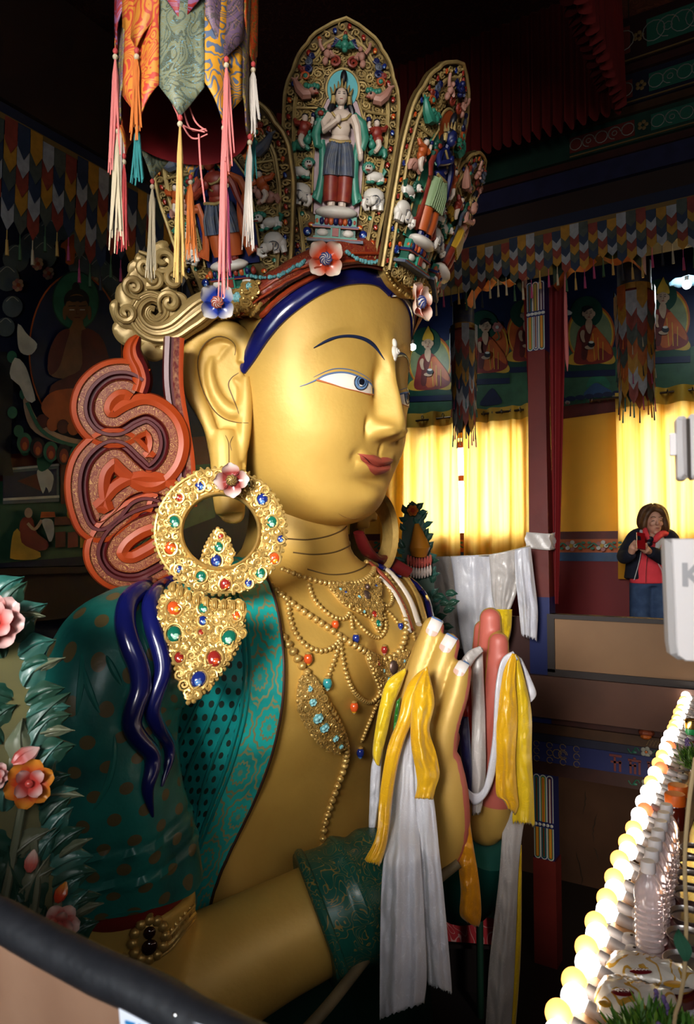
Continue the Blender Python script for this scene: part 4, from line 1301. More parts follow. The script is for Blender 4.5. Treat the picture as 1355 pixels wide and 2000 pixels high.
def leaf_plaque(name, F, polypx, gems, sp, seed, parent, edge=34, r=.0042, thick=.02):
    poly = [F.uv(*p) for p in resample(polypx, 60, True)]
    mb = MB(); mb.extr(poly, F, -.025, thick*.5, 0, bev=.3); o = mb.build(name, GOLDR, parent); LOC[o.name] = LOC[STAT.name]
    gu = [(F.uv(x, y), s) for x, y, s, k in gems]; h = thick*.5
    free = lambda u, v: all((u-a[0])**2+(v-a[1])**2 > (.020*s)**2 for a, s in gu)
    par = o if parent is STAT else parent
    mb = MB()
    scrollwork(mb, inset(poly, -.0), sp, F, h+.002, r, 0, seed, keep=free); scrollwork(mb, poly, sp*1.6, F, h+.004, r*1.15, 0, seed+1, keep=free)
    for (u, v), s in gu: gem_curl(mb, F, u, v, .018*s, .021*s, rnd.uniform(0, 6), h+.006, .0045)
    for x, y in resample(poly, edge, True): mb.ball(F(x, y, .0), .0085, 0, 7, 5)
    mb.build('filigree', GOLDR, par)
    for (x, y, s, k) in gems: u, v = F.uv(x, y); place_gem(F, u, v, .0175*s, .0205*s, rnd.uniform(-.6,.6), k, par, h+.004, F.R)
    return o
leaf_plaque('ring_drop', plane_px(425, 1075, 2.62), [(425,1033),(440,1046),(450,1065),(452,1090),(442,1114),(420,1118),(402,1108),(397,1082),(408,1055)], [(431,1048,.6,'r'),(427,1068,.9,'g'),(422,1095,1.1,'b')], .018, 41, ring, edge=26)
FP = plane_px(392, 1255, 2.33, n=-ray(392,1255).normalized() + V((0,0,.22)))
pend = leaf_plaque('ear_pendant', FP, [(342,1142),(372,1158),(410,1172),(470,1180),(476,1200),(474,1232),(463,1265),(442,1300),(412,1338),(370,1374),(361,1350),(345,1310),(326,1260),(309,1218),(310,1184),(322,1158)],
    [(340,1190,1.2,'o'),(397,1190,.9,'g'),(396,1214,.8,'b'),(392,1237,.55,'r'),(461,1205,.75,'o'),(340,1240,1.3,'g'),(447,1247,1.3,'g'),(350,1286,.85,'r'),(418,1288,1.3,'r'),(388,1328,1.35,'b')], .021, 42, STAT, edge=54)
mb = MB()
for k in range(9):
    q = resample([(338,1150),(370,1168),(410,1180),(472,1187)], 9)[k]; u, v = FP.uv(*q)
    mb.ball(FP(u, v, .012), (.016,.022,.012), 0, 10, 7, FP.R)
    for j in (-1, 0, 1): mb.tube([FP(u + j*.006, v - .016, .024), FP(u + j*.005, v + .010, .026)], .0018, 4)
sub('lotus_band', mb, GOLDR, pend)
rosette(plane_px(452, 938, 2.56), .062, radians(95), (.20,.035,.03), (.62,.50,.45), GOLDR, GOLDD)
# the far ring, seen past the jaw
mb = MB(); c2 = mirror(ear_p(446,1035,.03)); t2 = (mirror(FE.O + FE.T) - c2); u2 = V((0,0,1)); n2 = (mirror(FE.O+FE.N) - c2)
F2 = panelF(c2, t2, u2, n2)
mb.grid([[F2(r*cos(2*pi*k/60), r*sin(2*pi*k/60)*.97, h) for k in range(60)] for r, h in prof_ + prof_[:1]], 0, cu=True)
part('ear_ring', mb, GOLDR)
mb = MB()
P = [cast_near(BV_T, x, y) for x, y in [(700,1040),(722,1075),(750,1105),(790,1135)]]
FO2P = [p + n*.05 for p, n in P]
mb.tube(resample(FO2P, 40), [.03,.04,.04,.03], 10, up=[V((0,-1,0))]*40, sq=.5); part('far_streamer', mb, MAR)

# ---------------------------------------------------------------- robe over the near shoulder
ROBE2 = mat('robe_teal_bright', (0.018,0.42,0.40), rough=.36, coat=.12, bump=.2, bscale=22, var=.6, vscale=6, col2=(0.006,0.07,0.075))
pattern(ROBE2, dots_fac(11, 30, .27), (0.035,0.055,0.045))
BORD = mat('robe_border', (0.025,0.46,0.42), rough=.36, coat=.1, bump=.2, bscale=30, var=.6, vscale=5, col2=(0.008,0.08,0.085))
pattern(BORD, scallop_fac(1.3, 8, 2.4, .30), (0.24,0.26,0.14))
EDGE = [(500,1096),(524,1150),(541,1220),(549,1300),(545,1380),(525,1470),(492,1560),(456,1640),(424,1720),(402,1810)]
INNER = [(420,1100),(446,1150),(465,1220),(474,1300),(468,1380),(447,1470),(417,1560),(392,1640),(374,1720),(366,1810)]
LEFT = [(330,1100),(290,1150),(270,1220),(262,1300),(262,1380),(270,1470),(285,1560),(300,1640),(316,1720),(330,1810)]
mb = MB(); strip(mb, LEFT, INNER, BV_T, .024, n=50, m_=22, st=(1,1)); robe = part('robe', mb, ROBE2)
mb = MB(); rws = strip(mb, INNER, EDGE, BV_T, .024, n=50, m_=12, st=(1,1))
mb.grid([[r[-1], r[-1] - (r[-1]-EYE).normalized()*-.03] for r in rws], 0)
sub('robe_border', mb, BORD, robe)
mb = MB()
mb.tube([r[-1] for r in rws], .006, 6, 0); sub('robe_edge', mb, mat('edge_dark', (.05,.02,.012), rough=.5), robe)
mb = MB()
for off_ in (0.0, .12): mb.tube([r[0].lerp(r[-1], off_) for r in rws], .008, 6)
for f in range(3):
    x0 = 345 + f*36
    P = [cast_near(BV_T, x, y) for x, y in resample([(x0+60,1330),(x0+20,1420),(x0-15,1520),(x0-30,1620)], 20)]
    mb.tube([p + n*.026 for p, n in P], [.001,.006,.008,.005,.001], 8)
sub('robe_fold', mb, mat('robe_teal_plain2', (0.012,0.25,0.235), rough=.34, coat=.2), robe)
BV_R = bvh_of(torso, sleeve, robe)
# hair locks
for line, r in (([(372,1112),(330,1122),(285,1147),(252,1172),(244,1215),(254,1260),(270,1300),(275,1342),(262,1385),(257,1418),(274,1447),(296,1472),(297,1502),(288,1538),(292,1568),(299,1597)], [.03,.032,.034,.034,.034,.033,.032,.030,.027,.020,.004]),
                ([(380,1118),(345,1132),(312,1150),(294,1180),(299,1225),(314,1275),(318,1312),(305,1352),(297,1390),(310,1422),(328,1452),(330,1482),(322,1512),(315,1538)], [.028,.029,.030,.030,.030,.029,.028,.026,.023,.016,.004])):
    P = []
    for q in resample(line, 70):
        p, n = cast_near(BV_R, *q); P.append(p)
    P = [P[max(i-1,0)]*.25 + P[i]*.5 + P[min(i+1,69)]*.25 for i in range(70)]
    rr = interp_list(r, 70)
    P = [p + (EYE-p).normalized()*(rr[i]*.7) for i, p in enumerate(P)]
    mb = MB(); mb.tube(P, r, 14); part('hair_lock', mb, BLUE)
# far shoulder bands
FARB = [([(742,1090),(790,1115),(824,1158),(838,1215)], .030, BLUE, 'far_shoulder_drape'), ([(728,1085),(776,1118),(808,1160),(826,1215)], .022, GOLDR, 'far_robe_border'),
        ([(722,1090),(765,1128),(796,1172),(814,1222)], .020, mat('robe_cream', (.55,.48,.40), rough=.5), 'far_robe_band'), ([(716,1098),(756,1140),(784,1186),(800,1232)], .016, mat('robe_rust', (.25,.06,.03), rough=.45), 'far_robe_band'), ([(738,1130),(766,1160),(786,1200),(796,1236)], .014, mat('robe_cream', (.55,.48,.40), rough=.5), 'far_robe_band')]
for line, r, m_, nm in FARB:
    P = [cast_near(BV_T, *q) for q in resample(line, 24)]
    mb = MB(); mb.tube([p + n*.012 for p, n in P], [r*.8, r, r, r], 10, up=[n for p, n in P], sq=.6); part(nm, mb, m_)

# ---------------------------------------------------------------- bead strands
BEAD = GOLDR
def beads(line, r, step=None, pend=None, off=.35):
    L = [V((x, y, 0)) for x, y in resample(line, 80)]
    P = [cast_near(BV_T, q.x, q.y) for q in L]
    pts = [p + n*(r*off) for p, n in P]
    mb = MB(); acc = 0; step = step or r*1.75; last = pts[0]; mb.tube(pts, r*.4, 5)
    tot = 0; nxt = 0
    for a, b in zip(pts, pts[1:]):
        d = (b-a).length; s = nxt - tot
        while s <= d:
            c = a.lerp(b, s/d if d > 0 else 0); t = (b-a).normalized()
            mb.ball(c, (r, r, r*.82), 0, 9, 6, rotm(t.orthogonal(), t)); nxt += step; s = nxt - tot
        tot += d
    o = part('bead_strand', mb, BEAD)
    if pend:
        x, y, key, s = pend; p, n = cast_near(BV_T, x, y); mb = MB(); c = p + n*s*.6
        mb.ball(c, (s, s, s*1.3), 0, 12, 8); mb.ball(c - V((0,0,s*.75)), (s*.7, s*.7, s*.75), 1, 10, 6); mb.ball(c + V((0,0,s*1.15)), (s*.75, s*.75, s*.4), 2, 10, 6)
        mb.ball(c - V((0,0,s*1.25)), s*.34, 3, 8, 6)
        a, b = {'o': (GEMO, GEMY), 't': (mat('gem_teal', (.04,.25,.26), rough=.15, coat=.5), GEMLG), 'b': (GEMB, GEMLB), 'r': (GEMR, SKIN_P)}[key]
        sub('bead_pendant', mb, [a, b, GOLDR, WHITEP], o)
    return o
beads([(551,1114),(590,1128),(635,1140),(680,1141),(710,1134),(728,1116),(727,1095),(719,1080)], .0145)
beads([(520,1138),(560,1173),(590,1195),(635,1225),(668,1248),(698,1266),(728,1282),(749,1287),(773,1276),(788,1248),(789,1206),(779,1176),(770,1152),(752,1125)], .0165)
beads([(543,1233),(566,1266),(590,1302),(614,1335),(638,1374),(656,1407),(669,1440),(674,1470),(669,1500),(656,1536),(641,1578),(630,1620),(628,1668)], .0185)
beads([(602,1144),(611,1170),(629,1191),(650,1206),(671,1209),(681,1197)], .0115, pend=(652,1222,'o',.016))
beads([(561,1182),(566,1212),(578,1242),(599,1263),(626,1272),(650,1263),(663,1248)], .0125, pend=(599,1287,'o',.018))
beads([(663,1251),(653,1284),(641,1317)], .0115, pend=(636,1333,'t',.019))
beads([(663,1251),(668,1290),(680,1332),(695,1356),(719,1371),(737,1359),(740,1344)], .0115, pend=(688,1378,'o',.018))
beads([(737,1368),(722,1404),(704,1449)], .0105, pend=(700,1467,'b',.018))
beads([(683,1200),(687,1230)], .0105, pend=(692,1249,'b',.016))
beads([(683,1200),(695,1215),(719,1239),(740,1245),(752,1227),(749,1200)], .0105, pend=(748,1269,'r',.015))
beads([(731,1122),(749,1140),(764,1164),(758,1183),(740,1179)], .0105)
beads([(746,1185),(764,1203),(776,1218)], .0095, pend=(780,1224,'b',.013))
beads([(794,1206),(803,1230),(809,1251)], .0105)
plaque_px('chest_plaque', [(640,1149),(680,1148),(710,1141),(734,1134),(738,1170),(741,1200),(737,1236),(722,1212),(695,1197),(668,1182),(650,1161)], BV_T, .022, 7, STAT, [(657,1158,.008,'t'),(668,1163,.007,'b'),(724,1204,.014,'r'),(732,1222,.014,'g'),(693,1172,.009,'t'),(727,1150,.008,'b'),(702,1200,.008,'t')], 51, r=.0036)
mb = MB(); p, n = cast_near(BV_T, 709, 1168); R = rotm(CR, n)
mb.ball(p + n*.02, (.024,.030,.018), 0, 12, 8, R); mb.ball(p + n*.03 + V((0,0,.035)), (.012,.014,.012), 0, 10, 6, R); mb.ball(p + n*.02 - V((0,0,.03)), (.030,.012,.018), 0, 12, 6, R)
part('seated_figure_amulet', mb, mat('old_silver', (.16,.11,.09), rough=.4, metal=.7))
plaque_px('chest_plaque', [(713,1281),(733,1290),(755,1292),(788,1270),(791,1302),(770,1320),(755,1342),(745,1362),(731,1332),(719,1302)], BV_T, .024, 7, STAT, [(727,1296,.009,'r'),(737,1310,.009,'t'),(780,1290,.008,'t'),(750,1325,.009,'t'),(744,1350,.009,'t')], 52, r=.0038)
mb = MB(); p, n = cast_near(BV_T, 760, 1302); mb.ball(p + n*.03, (.024,.032,.012), 0, 14, 8, rotm(CR, n)); part('silver_amulet', mb, mat('old_silver', (.16,.11,.09), rough=.4, metal=.7))
mb = MB()
plaque_px('side_plaque', [(587,1320),(602,1317),(620,1344),(641,1383),(656,1416),(663,1461),(644,1460),(617,1443),(593,1410),(579,1374),(580,1341)], BV_T, .028, 8, STAT, [(597,1341,.012,'t'),(603,1363,.017,'t'),(612,1392,.024,'t'),(624,1411,.022,'t'),(645,1431,.017,'t'),(656,1447,.012,'t')], 53, r=.0042)
# ================================================================== hands
def gold_pink(name, axis, zmin=None):
    """gilded back of the hand, pink painted palm side"""
    m = mat(name, (0.54, 0.35, 0.095), rough=0.46, metal=0.2, bump=0.1, bscale=50, var=0.35, vscale=5, col2=(0.40,0.26,0.075))
    n, l, b = nodes(m)
    g = n.new('ShaderNodeTexCoord'); d = n.new('ShaderNodeVectorMath'); d.operation = 'DOT_PRODUCT'
    d.inputs[1].default_value = tuple(axis.normalized()); l.new(g.outputs['Normal'], d.inputs[0])
    fac = math_node(n, l, 'GREATER_THAN', d.outputs['Value'], .42)
    if zmin is not None:
        sx = n.new('ShaderNodeSeparateXYZ'); l.new(g.outputs['Object'], sx.inputs[0]); fac = math_node(n, l, 'MULTIPLY', fac, math_node(n, l, 'GREATER_THAN', sx.outputs['Z'], zmin))
    mx = n.new('ShaderNodeMix'); mx.data_type = 'RGBA'; l.new(fac, mx.inputs['Factor'])
    l.new(b.inputs['Base Color'].links[0].from_socket, mx.inputs['A']); mx.inputs['B'].default_value = (.46,.13,.10,1)
    l.new(mx.outputs['Result'], b.inputs['Base Color'])
    ml = math_node(n, l, 'SUBTRACT', 1.0, fac); l.new(math_node(n, l, 'MULTIPLY', ml, .2), b.inputs['Metallic'])
    return m
PALM_R = LV*.75 + FV*.66
def hand(name, fingers, palm, m_, vox=.009):
    mb = MB()
    for P, r in fingers: mb.tube(resample([pt(*p) for p in P], 26), r, 16)
    for P, r in palm: mb.tube(resample([pt(*p) for p in P], 18), r, 18)
    for P, r in fingers: mb.ball(pt(*P[0]), r[0]*1.03, 0, 14, 10); mb.ball(pt(*P[-1]), r[-1], 0, 12, 8)
    for P, r in palm:
        for q in (0, -1): mb.ball(pt(*P[q]), r[q], 0, 14, 10)
    return part(name, mb, m_, voxel=vox, sm_it=5)
GH = gold_pink('hand_gilt_right', PALM_R)
fr = [([(846,1226,2.99),(834,1268,2.98),(815,1330,2.97),(798,1410,2.96),(800,1480,2.95)], [.046,.056,.058,.060,.064]),
      ([(877,1258,2.93),(862,1305,2.92),(842,1365,2.91),(826,1430,2.90),(826,1500,2.90)], [.044,.054,.056,.060,.066]),
      ([(901,1310,2.87),(891,1355,2.86),(874,1412,2.85),(866,1470,2.85),(868,1530,2.86)], [.041,.050,.050,.054,.066]),
      ([(842,1232,3.07),(822,1285,3.07),(800,1350,3.06),(788,1430,3.03),(795,1500,3.0)], [.042,.050,.054,.058,.06]),
      ([(880,1440,3.02),(862,1490,3.02),(838,1545,3.0),(815,1600,2.96)], [.04,.052,.058,.07])]
pr = [([(872,1490,2.86),(878,1570,2.86),(876,1630,2.86),(862,1668,2.86)], [.062,.078,.082,.072]),
      ([(832,1490,2.92),(838,1580,2.90),(845,1655,2.88)], [.080,.095,.088]), ([(800,1490,2.97),(795,1580,2.93),(800,1660,2.88),(795,1690,2.84)], [.07,.09,.1,.12])]
hr = hand('right_hand', fr, pr, GH); BV_HR = bvh_of(hr)
PALM_L = -LV*.86 + FV*.3
GH2 = gold_pink('hand_gilt_left', PALM_L, 1.74)
fl = [([(958,1208,3.22),(957,1262,3.22),(952,1330,3.21),(948,1400,3.20),(947,1480,3.19)], [.049,.057,.056,.058,.062]),
      ([(974,1254,3.14),(972,1305,3.14),(966,1370,3.13),(960,1440,3.13),(958,1510,3.14)], [.044,.052,.053,.058,.066]),
      ([(992,1300,3.09),(990,1350,3.09),(982,1410,3.08),(972,1470,3.09),(966,1530,3.10)], [.041,.048,.05,.052,.06]),
      ([(944,1230,3.30),(942,1290,3.30),(938,1360,3.29),(938,1430,3.27),(942,1500,3.24)], [.044,.052,.054,.056,.06]),
      ([(918,1420,3.2),(920,1470,3.19),(928,1530,3.19),(938,1590,3.18)], [.038,.05,.056,.066])]
pl = [([(970,1500,3.11),(972,1560,3.12),(962,1610,3.15)], [.062,.074,.07]), ([(945,1480,3.2),(950,1560,3.18),(948,1612,3.18)], [.075,.088,.085])]
hl = hand('left_hand', fl, pl, GH2); BV_HL = bvh_of(hl)
NAIL = mat('nail_white', (.66,.60,.56), rough=.25, coat=.3); NAILP = mat('nail_pink', (.62,.40,.33), rough=.3); NAILB = mat('nail_rim_blue', (.14,.24,.45), rough=.3)
def nail(cx, cy, dx, dy, w, h, bv, par):
    """(dx,dy) unit px direction to the finger tip"""
    mb = MB(); rows = []
    for i in range(13):
        t = i/12; row = []
        for j in range(9):
            s = j/4 - 1
            hw = w*(1 if t > .25 else sqrt(max(0, 1-((.25-t)/.25)**2))*.9+.1)
            x = cx + dx*h*(t-.5) - dy*hw*s; y = cy + dy*h*(t-.5) + dx*hw*s
            p, n = cast_near(bv, x, y); row.append(p + n*.004)
        rows.append(row)
    mb.grid(rows, 0, mf=lambda i, j: 1 if i < 4 else (2 if i == 11 else 0))
    e = [r[0] for r in rows] + rows[-1] + [r[-1] for r in rows[::-1]]
    o = mb.build('nail', [NAIL, NAILP, NAILB], par)
    return o
nail(847,1226,.42,-.90,11.5,36,BV_HR,hr); nail(874,1258,.50,-.86,11.5,36,BV_HR,hr); nail(900,1306,.50,-.86,10.5,31,BV_HR,hr)

# ================================================================== offering scarves
def satin(name, col, col2, rough=.32, scale=16, lum=.06):
    m = mat(name, col, rough=rough, bump=.5, bscale=11, var=.5, vscale=7, col2=col2)
    n, l, b = nodes(m); b.inputs['Sheen Weight'].default_value = .25
    pattern(m, (lambda n, l: math_node(n, l, 'MULTIPLY', scroll_fac(scale, width=.05)(n, l), .35)), tuple(min(1, c*1.35) for c in col))
    return m
WHT = satin('satin_white', (.62,.62,.66), (.46,.46,.54)); YEL = satin('satin_yellow', (.72,.42,.015), (.52,.24,.008))
YEL2 = satin('satin_lemon', (.68,.48,.02), (.48,.30,.01)); YOR = satin('satin_amber', (.60,.27,.01), (.38,.14,.006))
WGR = satin('gauze_white', (.50,.47,.45), (.34,.30,.28))
REDC = satin('satin_red', (.28,.015,.01), (.14,.008,.006)); NAVC = satin('satin_navy', (.012,.014,.07), (.006,.006,.03)); GRNC = satin('satin_green', (.03,.20,.02), (.01,.09,.01))
def cloth(name, left, right, d0, d1, mats, folds=4, amp=.02, n=60, w=40, seed=0, ragged=0.0, par=None, dm=None, wave=0.0):
    """cloth between a left and a right outline; depth runs d0 (start) -> d1 (end), pleats along its length"""
    rnd_ = random.Random(seed); ph = [rnd_.uniform(0, 6.28) for _ in range(4)]
    L = resample(left, n); R = resample(right, n); mb = MB(); rows = []
    for i in range(n):
        t = i/(n-1); row = []
        d = d0 + (d1-d0)*t if dm is None else curve(dm, t)
        grow = min(1, .35 + 1.2*t)
        for j in range(w+1):
            s = j/w
            f = sin(s*folds*1.3*pi + ph[0] + 1.6*sin(t*1.7+ph[1]) - 1.2*t) + .30*sin(s*folds*3.1*pi + ph[2] + 3*t) + .35*sin(5*t + 4*s + ph[3])
            wr = .30*sin(23*t + 9*s + ph[1])*sin(9*t - 11*s + ph[0]) + .16*sin(41*t - 17*s + ph[2])*sin(6*t+ph[3])
            x = L[i][0]*(1-s) + R[i][0]*s; y = L[i][1]*(1-s) + R[i][1]*s
            if ragged and i >= n-2: y += ragged*rnd_.uniform(-1, 1)*(1 if i == n-1 else .4)
            wd = (R[i][0]-L[i][0])/FPX*d; wq = min(1, abs(wd)/.14)
            cre = (1-2*abs(noise.noise(V((s*wd*16 + seed*3.1, t*n*.10, seed)))))*.0065 + (1-2*abs(noise.noise(V((s*wd*38 + t*7, t*n*.22 - s*wd*20, seed+5)))))*.0035
            bow = -.03*wq*sin(pi*s)
            row.append(pt(x + wave*sin(t*9+ph[2])*4, y, d + bow - cre*min(1, s*8, (1-s)*8) + .72*amp*wq*grow*(f + wr)*(.4+.6*sin(pi*min(1, max(0, s)))**.5)))
        rows.append(row)
    mb.grid(rows, 0, st=(1,1))
    o = mb.build(name, mats, par, thick=.003)
    return o
def scarf(label, pieces, group, cat='scarf'):
    """pieces: list of (left, right, d0, d1, mat, kwargs); the first is the root mesh, others its parts"""
    c = pt(*[(pieces[0][0][0][0]+pieces[0][1][0][0])/2, (pieces[0][0][0][1]+pieces[0][1][0][1])/2], pieces[0][2])
    if len(pieces) == 1:
        l, r, a, b, m_, kw = pieces[0]; o = cloth('offering_scarf', l, r, a, b, m_, **kw); tag(o, label, cat, group); return o
    root = thing('offering_scarf', label, cat, c, group)
    for i, (l, r, a, b, m_, kw) in enumerate(pieces):
        nm = kw.pop('nm', 'fold'); cloth(nm, l, r, a, b, m_, par=root, **kw)
    return root
G_ = 'silk offering scarves on the statue hands'
scarf('long white silk offering scarf hanging from the gilded right hand', [
   ([(797,1416),(779,1466),(768,1535),(752,1655),(745,1730),(742,1850),(741,1990)], [(801,1420),(808,1480),(814,1560),(822,1680),(828,1780),(833,1900),(828,1958)], 2.78, 2.54, WHT, dict(dm=[(0,2.78),(.3,2.62),(.5,2.46),(1,2.44)], nm='hanging_end', folds=3, amp=.016, seed=1, ragged=3, n=80)),
   ([(800,1416),(808,1480),(812,1560),(818,1680),(824,1780),(832,1880),(836,1922)], [(803,1420),(824,1490),(846,1560),(858,1670),(866,1745),(878,1880),(882,1940)], 2.78, 2.56, WHT, dict(dm=[(0,2.78),(.3,2.62),(.55,2.50),(1,2.50)], nm='hanging_end', folds=2.5, amp=.014, seed=2, ragged=4, n=80))], G_)
scarf('bright yellow silk scarf knotted around the fingers of the gilded right hand', [
   ([(833,1303),(808,1322),(790,1352),(776,1409),(757,1460),(742,1550),(735,1630),(712,1680)], [(834,1304),(838,1340),(822,1385),(800,1420),(782,1470),(768,1540),(756,1640),(742,1690)], 2.78, 2.56, YEL, dict(dm=[(0,2.78),(.45,2.66),(.75,2.50),(1,2.45)], nm='hanging_end', folds=2.2, amp=.012, seed=3, ragged=3)),
   ([(833,1302),(812,1340),(803,1400),(803,1455),(812,1505),(815,1535),(810,1559)], [(834,1302),(848,1370),(838,1424),(851,1470),(858,1510),(850,1540),(845,1560)], 2.74, 2.62, YEL, dict(nm='flap', folds=1.6, amp=.018, seed=4, ragged=2)),
   ([(791,1305),(757,1330),(742,1376),(731,1439),(728,1475),(736,1494)], [(793,1312),(781,1346),(768,1378),(756,1430),(748,1462),(740,1496)], 2.93, 2.82, YEL2, dict(nm='loop', folds=1.5, amp=.012, seed=5))], G_)
scarf('pale blue-white silk scarf half hidden behind the yellow one on the right hand', [
   ([(732,1470),(725,1500),(722,1560),(720,1625)], [(748,1462),(744,1500),(740,1560),(733,1615)], 2.86, 2.84, WHT, dict(folds=1.5, amp=.010, seed=6, n=40, w=20))], G_)
scarf('strip of green silk tucked between the yellow scarf and the right-hand fingers', [([(774,1370),(770,1400),(768,1428)], [(782,1362),(778,1395),(771,1424)], 2.92, 2.92, GRNC, dict(folds=1, amp=.004, n=20, w=10))], G_)
scarf('amber silk scarf hanging from the wrist below the gilded right hand', [
   ([(908,1575),(902,1640),(896,1690),(900,1740),(898,1785),(912,1800)], [(914,1580),(922,1640),(932,1700),(938,1750),(939,1790),(934,1812)], 2.84, 2.80, YOR, dict(folds=1.6, amp=.012, seed=7, ragged=3))], G_)
scarf('white silk scarf looped over the pink palm of the left hand', [
   ([(936,1262),(921,1310),(922,1400),(920,1514),(922,1590)], [(942,1266),(944,1328),(947,1400),(948,1520),(938,1588)], 3.10, 3.02, WGR, dict(nm='hanging_end', folds=1.4, amp=.012, seed=8, ragged=4)),
   ([(1002,1272),(980,1288),(968,1340),(963,1430),(956,1484),(944,1538),(926,1550),(908,1535)], [(1012,1288),(988,1300),(978,1345),(972,1430),(968,1500),(952,1550),(926,1572),(910,1546)], 3.03, 2.97, WHT, dict(nm='loop', folds=1, amp=.008, seed=9)),
   ([(938,1262),(915,1272),(901,1290),(899,1306)], [(944,1272),(926,1290),(914,1312),(908,1328)], 3.06, 3.0, WGR, dict(nm='loop', folds=1, amp=.012, seed=10, n=30, w=16))], G_)
scarf('lemon yellow silk scarf draped over the fingers of the left hand', [
   ([(1000,1276),(984,1310),(974,1370),(966,1430),(968,1490),(969,1550),(982,1562),(992,1578)], [(1008,1278),(1006,1330),(1010,1400),(1006,1480),(1008,1530),(1012,1570),(1010,1580),(1006,1590)], 3.02, 2.97, YEL, dict(nm='hanging_end', folds=1.8, amp=.016, seed=11, ragged=3)),
   ([(1004,1276),(1004,1330),(1003,1400),(1002,1480),(1004,1540),(1000,1604)], [(1012,1282),(1030,1350),(1038,1400),(1038,1470),(1041,1540),(1044,1612)], 3.05, 3.0, YEL2, dict(nm='hanging_end', folds=1.5, amp=.018, seed=12, ragged=5))], G_)
scarf('small white corner of a silk scarf sticking out behind the lemon yellow one', [([(1012,1282),(1022,1310),(1030,1350),(1035,1372)], [(1018,1286),(1034,1320),(1047,1354),(1038,1370)], 3.10, 3.08, WHT, dict(folds=1, amp=.006, n=24, w=12))], G_)
scarf('greyish white silk scarf hanging low below the left hand', [
   ([(986,1560),(980,1640),(974,1720),(962,1820),(954,1900),(948,2010)], [(1024,1600),(1018,1640),(1012,1700),(1008,1800),(1004,1900),(998,2010)], 3.10, 3.02, WGR, dict(nm='hanging_end', folds=2, amp=.014, seed=13)),
   ([(1013,1650),(1010,1740),(1006,1840),(1001,1920),(994,2010)], [(1018,1650),(1018,1740),(1017,1840),(1013,1920),(1006,2010)], 3.11, 3.05, YEL2, dict(nm='yellow_hem', folds=.6, amp=.006, seed=14))], G_)
scarf('dark red silk scarf hanging in shadow between the two hands', [([(906,1330),(903,1385),(908,1440),(916,1500)], [(926,1330),(922,1390),(924,1440),(928,1500)], 3.12, 3.1, REDC, dict(folds=1.2, amp=.010, seed=15, n=30))], G_)
scarf('dark navy silk scarf hanging in shadow beside the right palm', [([(900,1400),(896,1440),(904,1510),(908,1575)], [(914,1400),(918,1450),(922,1520),(918,1580)], 3.05, 3.03, NAVC, dict(folds=1.2, amp=.008, seed=16, n=30))], G_)
# ================================================================== the hall
YR = 7.0; XL = -4.3; ZC = 5.6; XF = 4.5; YB = -2.2     # curtain wall, mural wall, ceiling, front wall, back wall
WALLY = mat('wall_yellow', (.60,.33,.04), rough=.75, var=.3, vscale=2, col2=(.45,.22,.02))
WALLR = mat('wall_dark_red', (.15,.004,.006), rough=.6, var=.4, vscale=1.5, col2=(.08,.002,.004))
DARKM = mat('dull_near_black', (.012,.006,.005), rough=.8)  # one even near-black brown, rough
FLOORM = mat('floor_board', (.10,.055,.035), rough=.5, var=.5, vscale=4)
CEIL = mat('ceiling_red_cloth', (.06,.012,.010), rough=.9); pattern(CEIL, scroll_fac(9, width=.12), (.10,.028,.018))
def wallbox(name, c, size, m, par=None):
    mb = MB(); mb.box(c, size, 0); o = mb.build(name, m, par, smooth=False); struct(o); return o
# curtain wall with two window openings
W1 = (on_y(905,900,YR).x - .62, on_y(905,900,YR).x + .66); W2 = (on_y(1222,900,YR).x - .02, on_y(1222,900,YR).x + 1.5)
ZW0 = E + .03; ZW1 = on_y(1250,800,YR).z - .12
mb = MB()
xs = [XL, W1[0], W1[1], W2[0], W2[1], XF]
ZD = on_y(1140,1040,YR).z
def quad(mb, x0, x1, z0, z1, y, m): mb.face([mb.vert((x0,y,z0)), mb.vert((x1,y,z0)), mb.vert((x1,y,z1)), mb.vert((x0,y,z1))], m)
for k in range(5):
    win = k in (1, 3)
    if not win:
        quad(mb, xs[k], xs[k+1], 0, ZD, YR, 1); quad(mb, xs[k], xs[k+1], ZD, ZW1, YR, 0)
    else:
        quad(mb, xs[k], xs[k+1], 0, ZW0, YR, 1)
        for x in (xs[k], xs[k+1]):
            mb.face([mb.vert((x,YR,ZW0)), mb.vert((x,YR+.35,ZW0)), mb.vert((x,YR+.35,ZW1)), mb.vert((x,YR,ZW1))], 0)
        for z in (ZW0, ZW1): mb.face([mb.vert((xs[k],YR,z)), mb.vert((xs[k+1],YR,z)), mb.vert((xs[k+1],YR+.35,z)), mb.vert((xs[k],YR+.35,z))], 0)
quad(mb, XL, XF, ZW1, ZC, YR, 0)
wall_r = struct(mb.build('wall_right', [WALLY, WALLR], smooth=False))
WOODR = mat('window_wood', (.16,.03,.02), rough=.5); GLS = mat('window_glass', (.9,.95,.95), rough=.05, trans=1.0, ior=1.1)
for i, (a, b) in enumerate((W1, W2)):
    root = thing('window_%d' % (i+1), 'window behind the %s yellow curtain' % ('left' if i == 0 else 'right'), 'window', ((a+b)/2, YR+.3, ZW0)); struct(root)
    mb = MB(); zc = (ZW0+ZW1)/2
    for x in (a+.03, b-.03, (a+b)/2): mb.box((x, YR+.30, zc), (.06,.06,ZW1-ZW0), 0)
    for z in (ZW0+.03, ZW1-.03, ZW0+(ZW1-ZW0)*.65): mb.box((( a+b)/2, YR+.30, z), (b-a,.05,.06), 0)
    mb.build('frame', WOODR, root, smooth=False)
    mb = MB(); mb.box(((a+b)/2, YR+.30, zc), (b-a-.02,.006,ZW1-ZW0-.02), 0); mb.build('pane', GLS, root, smooth=False)
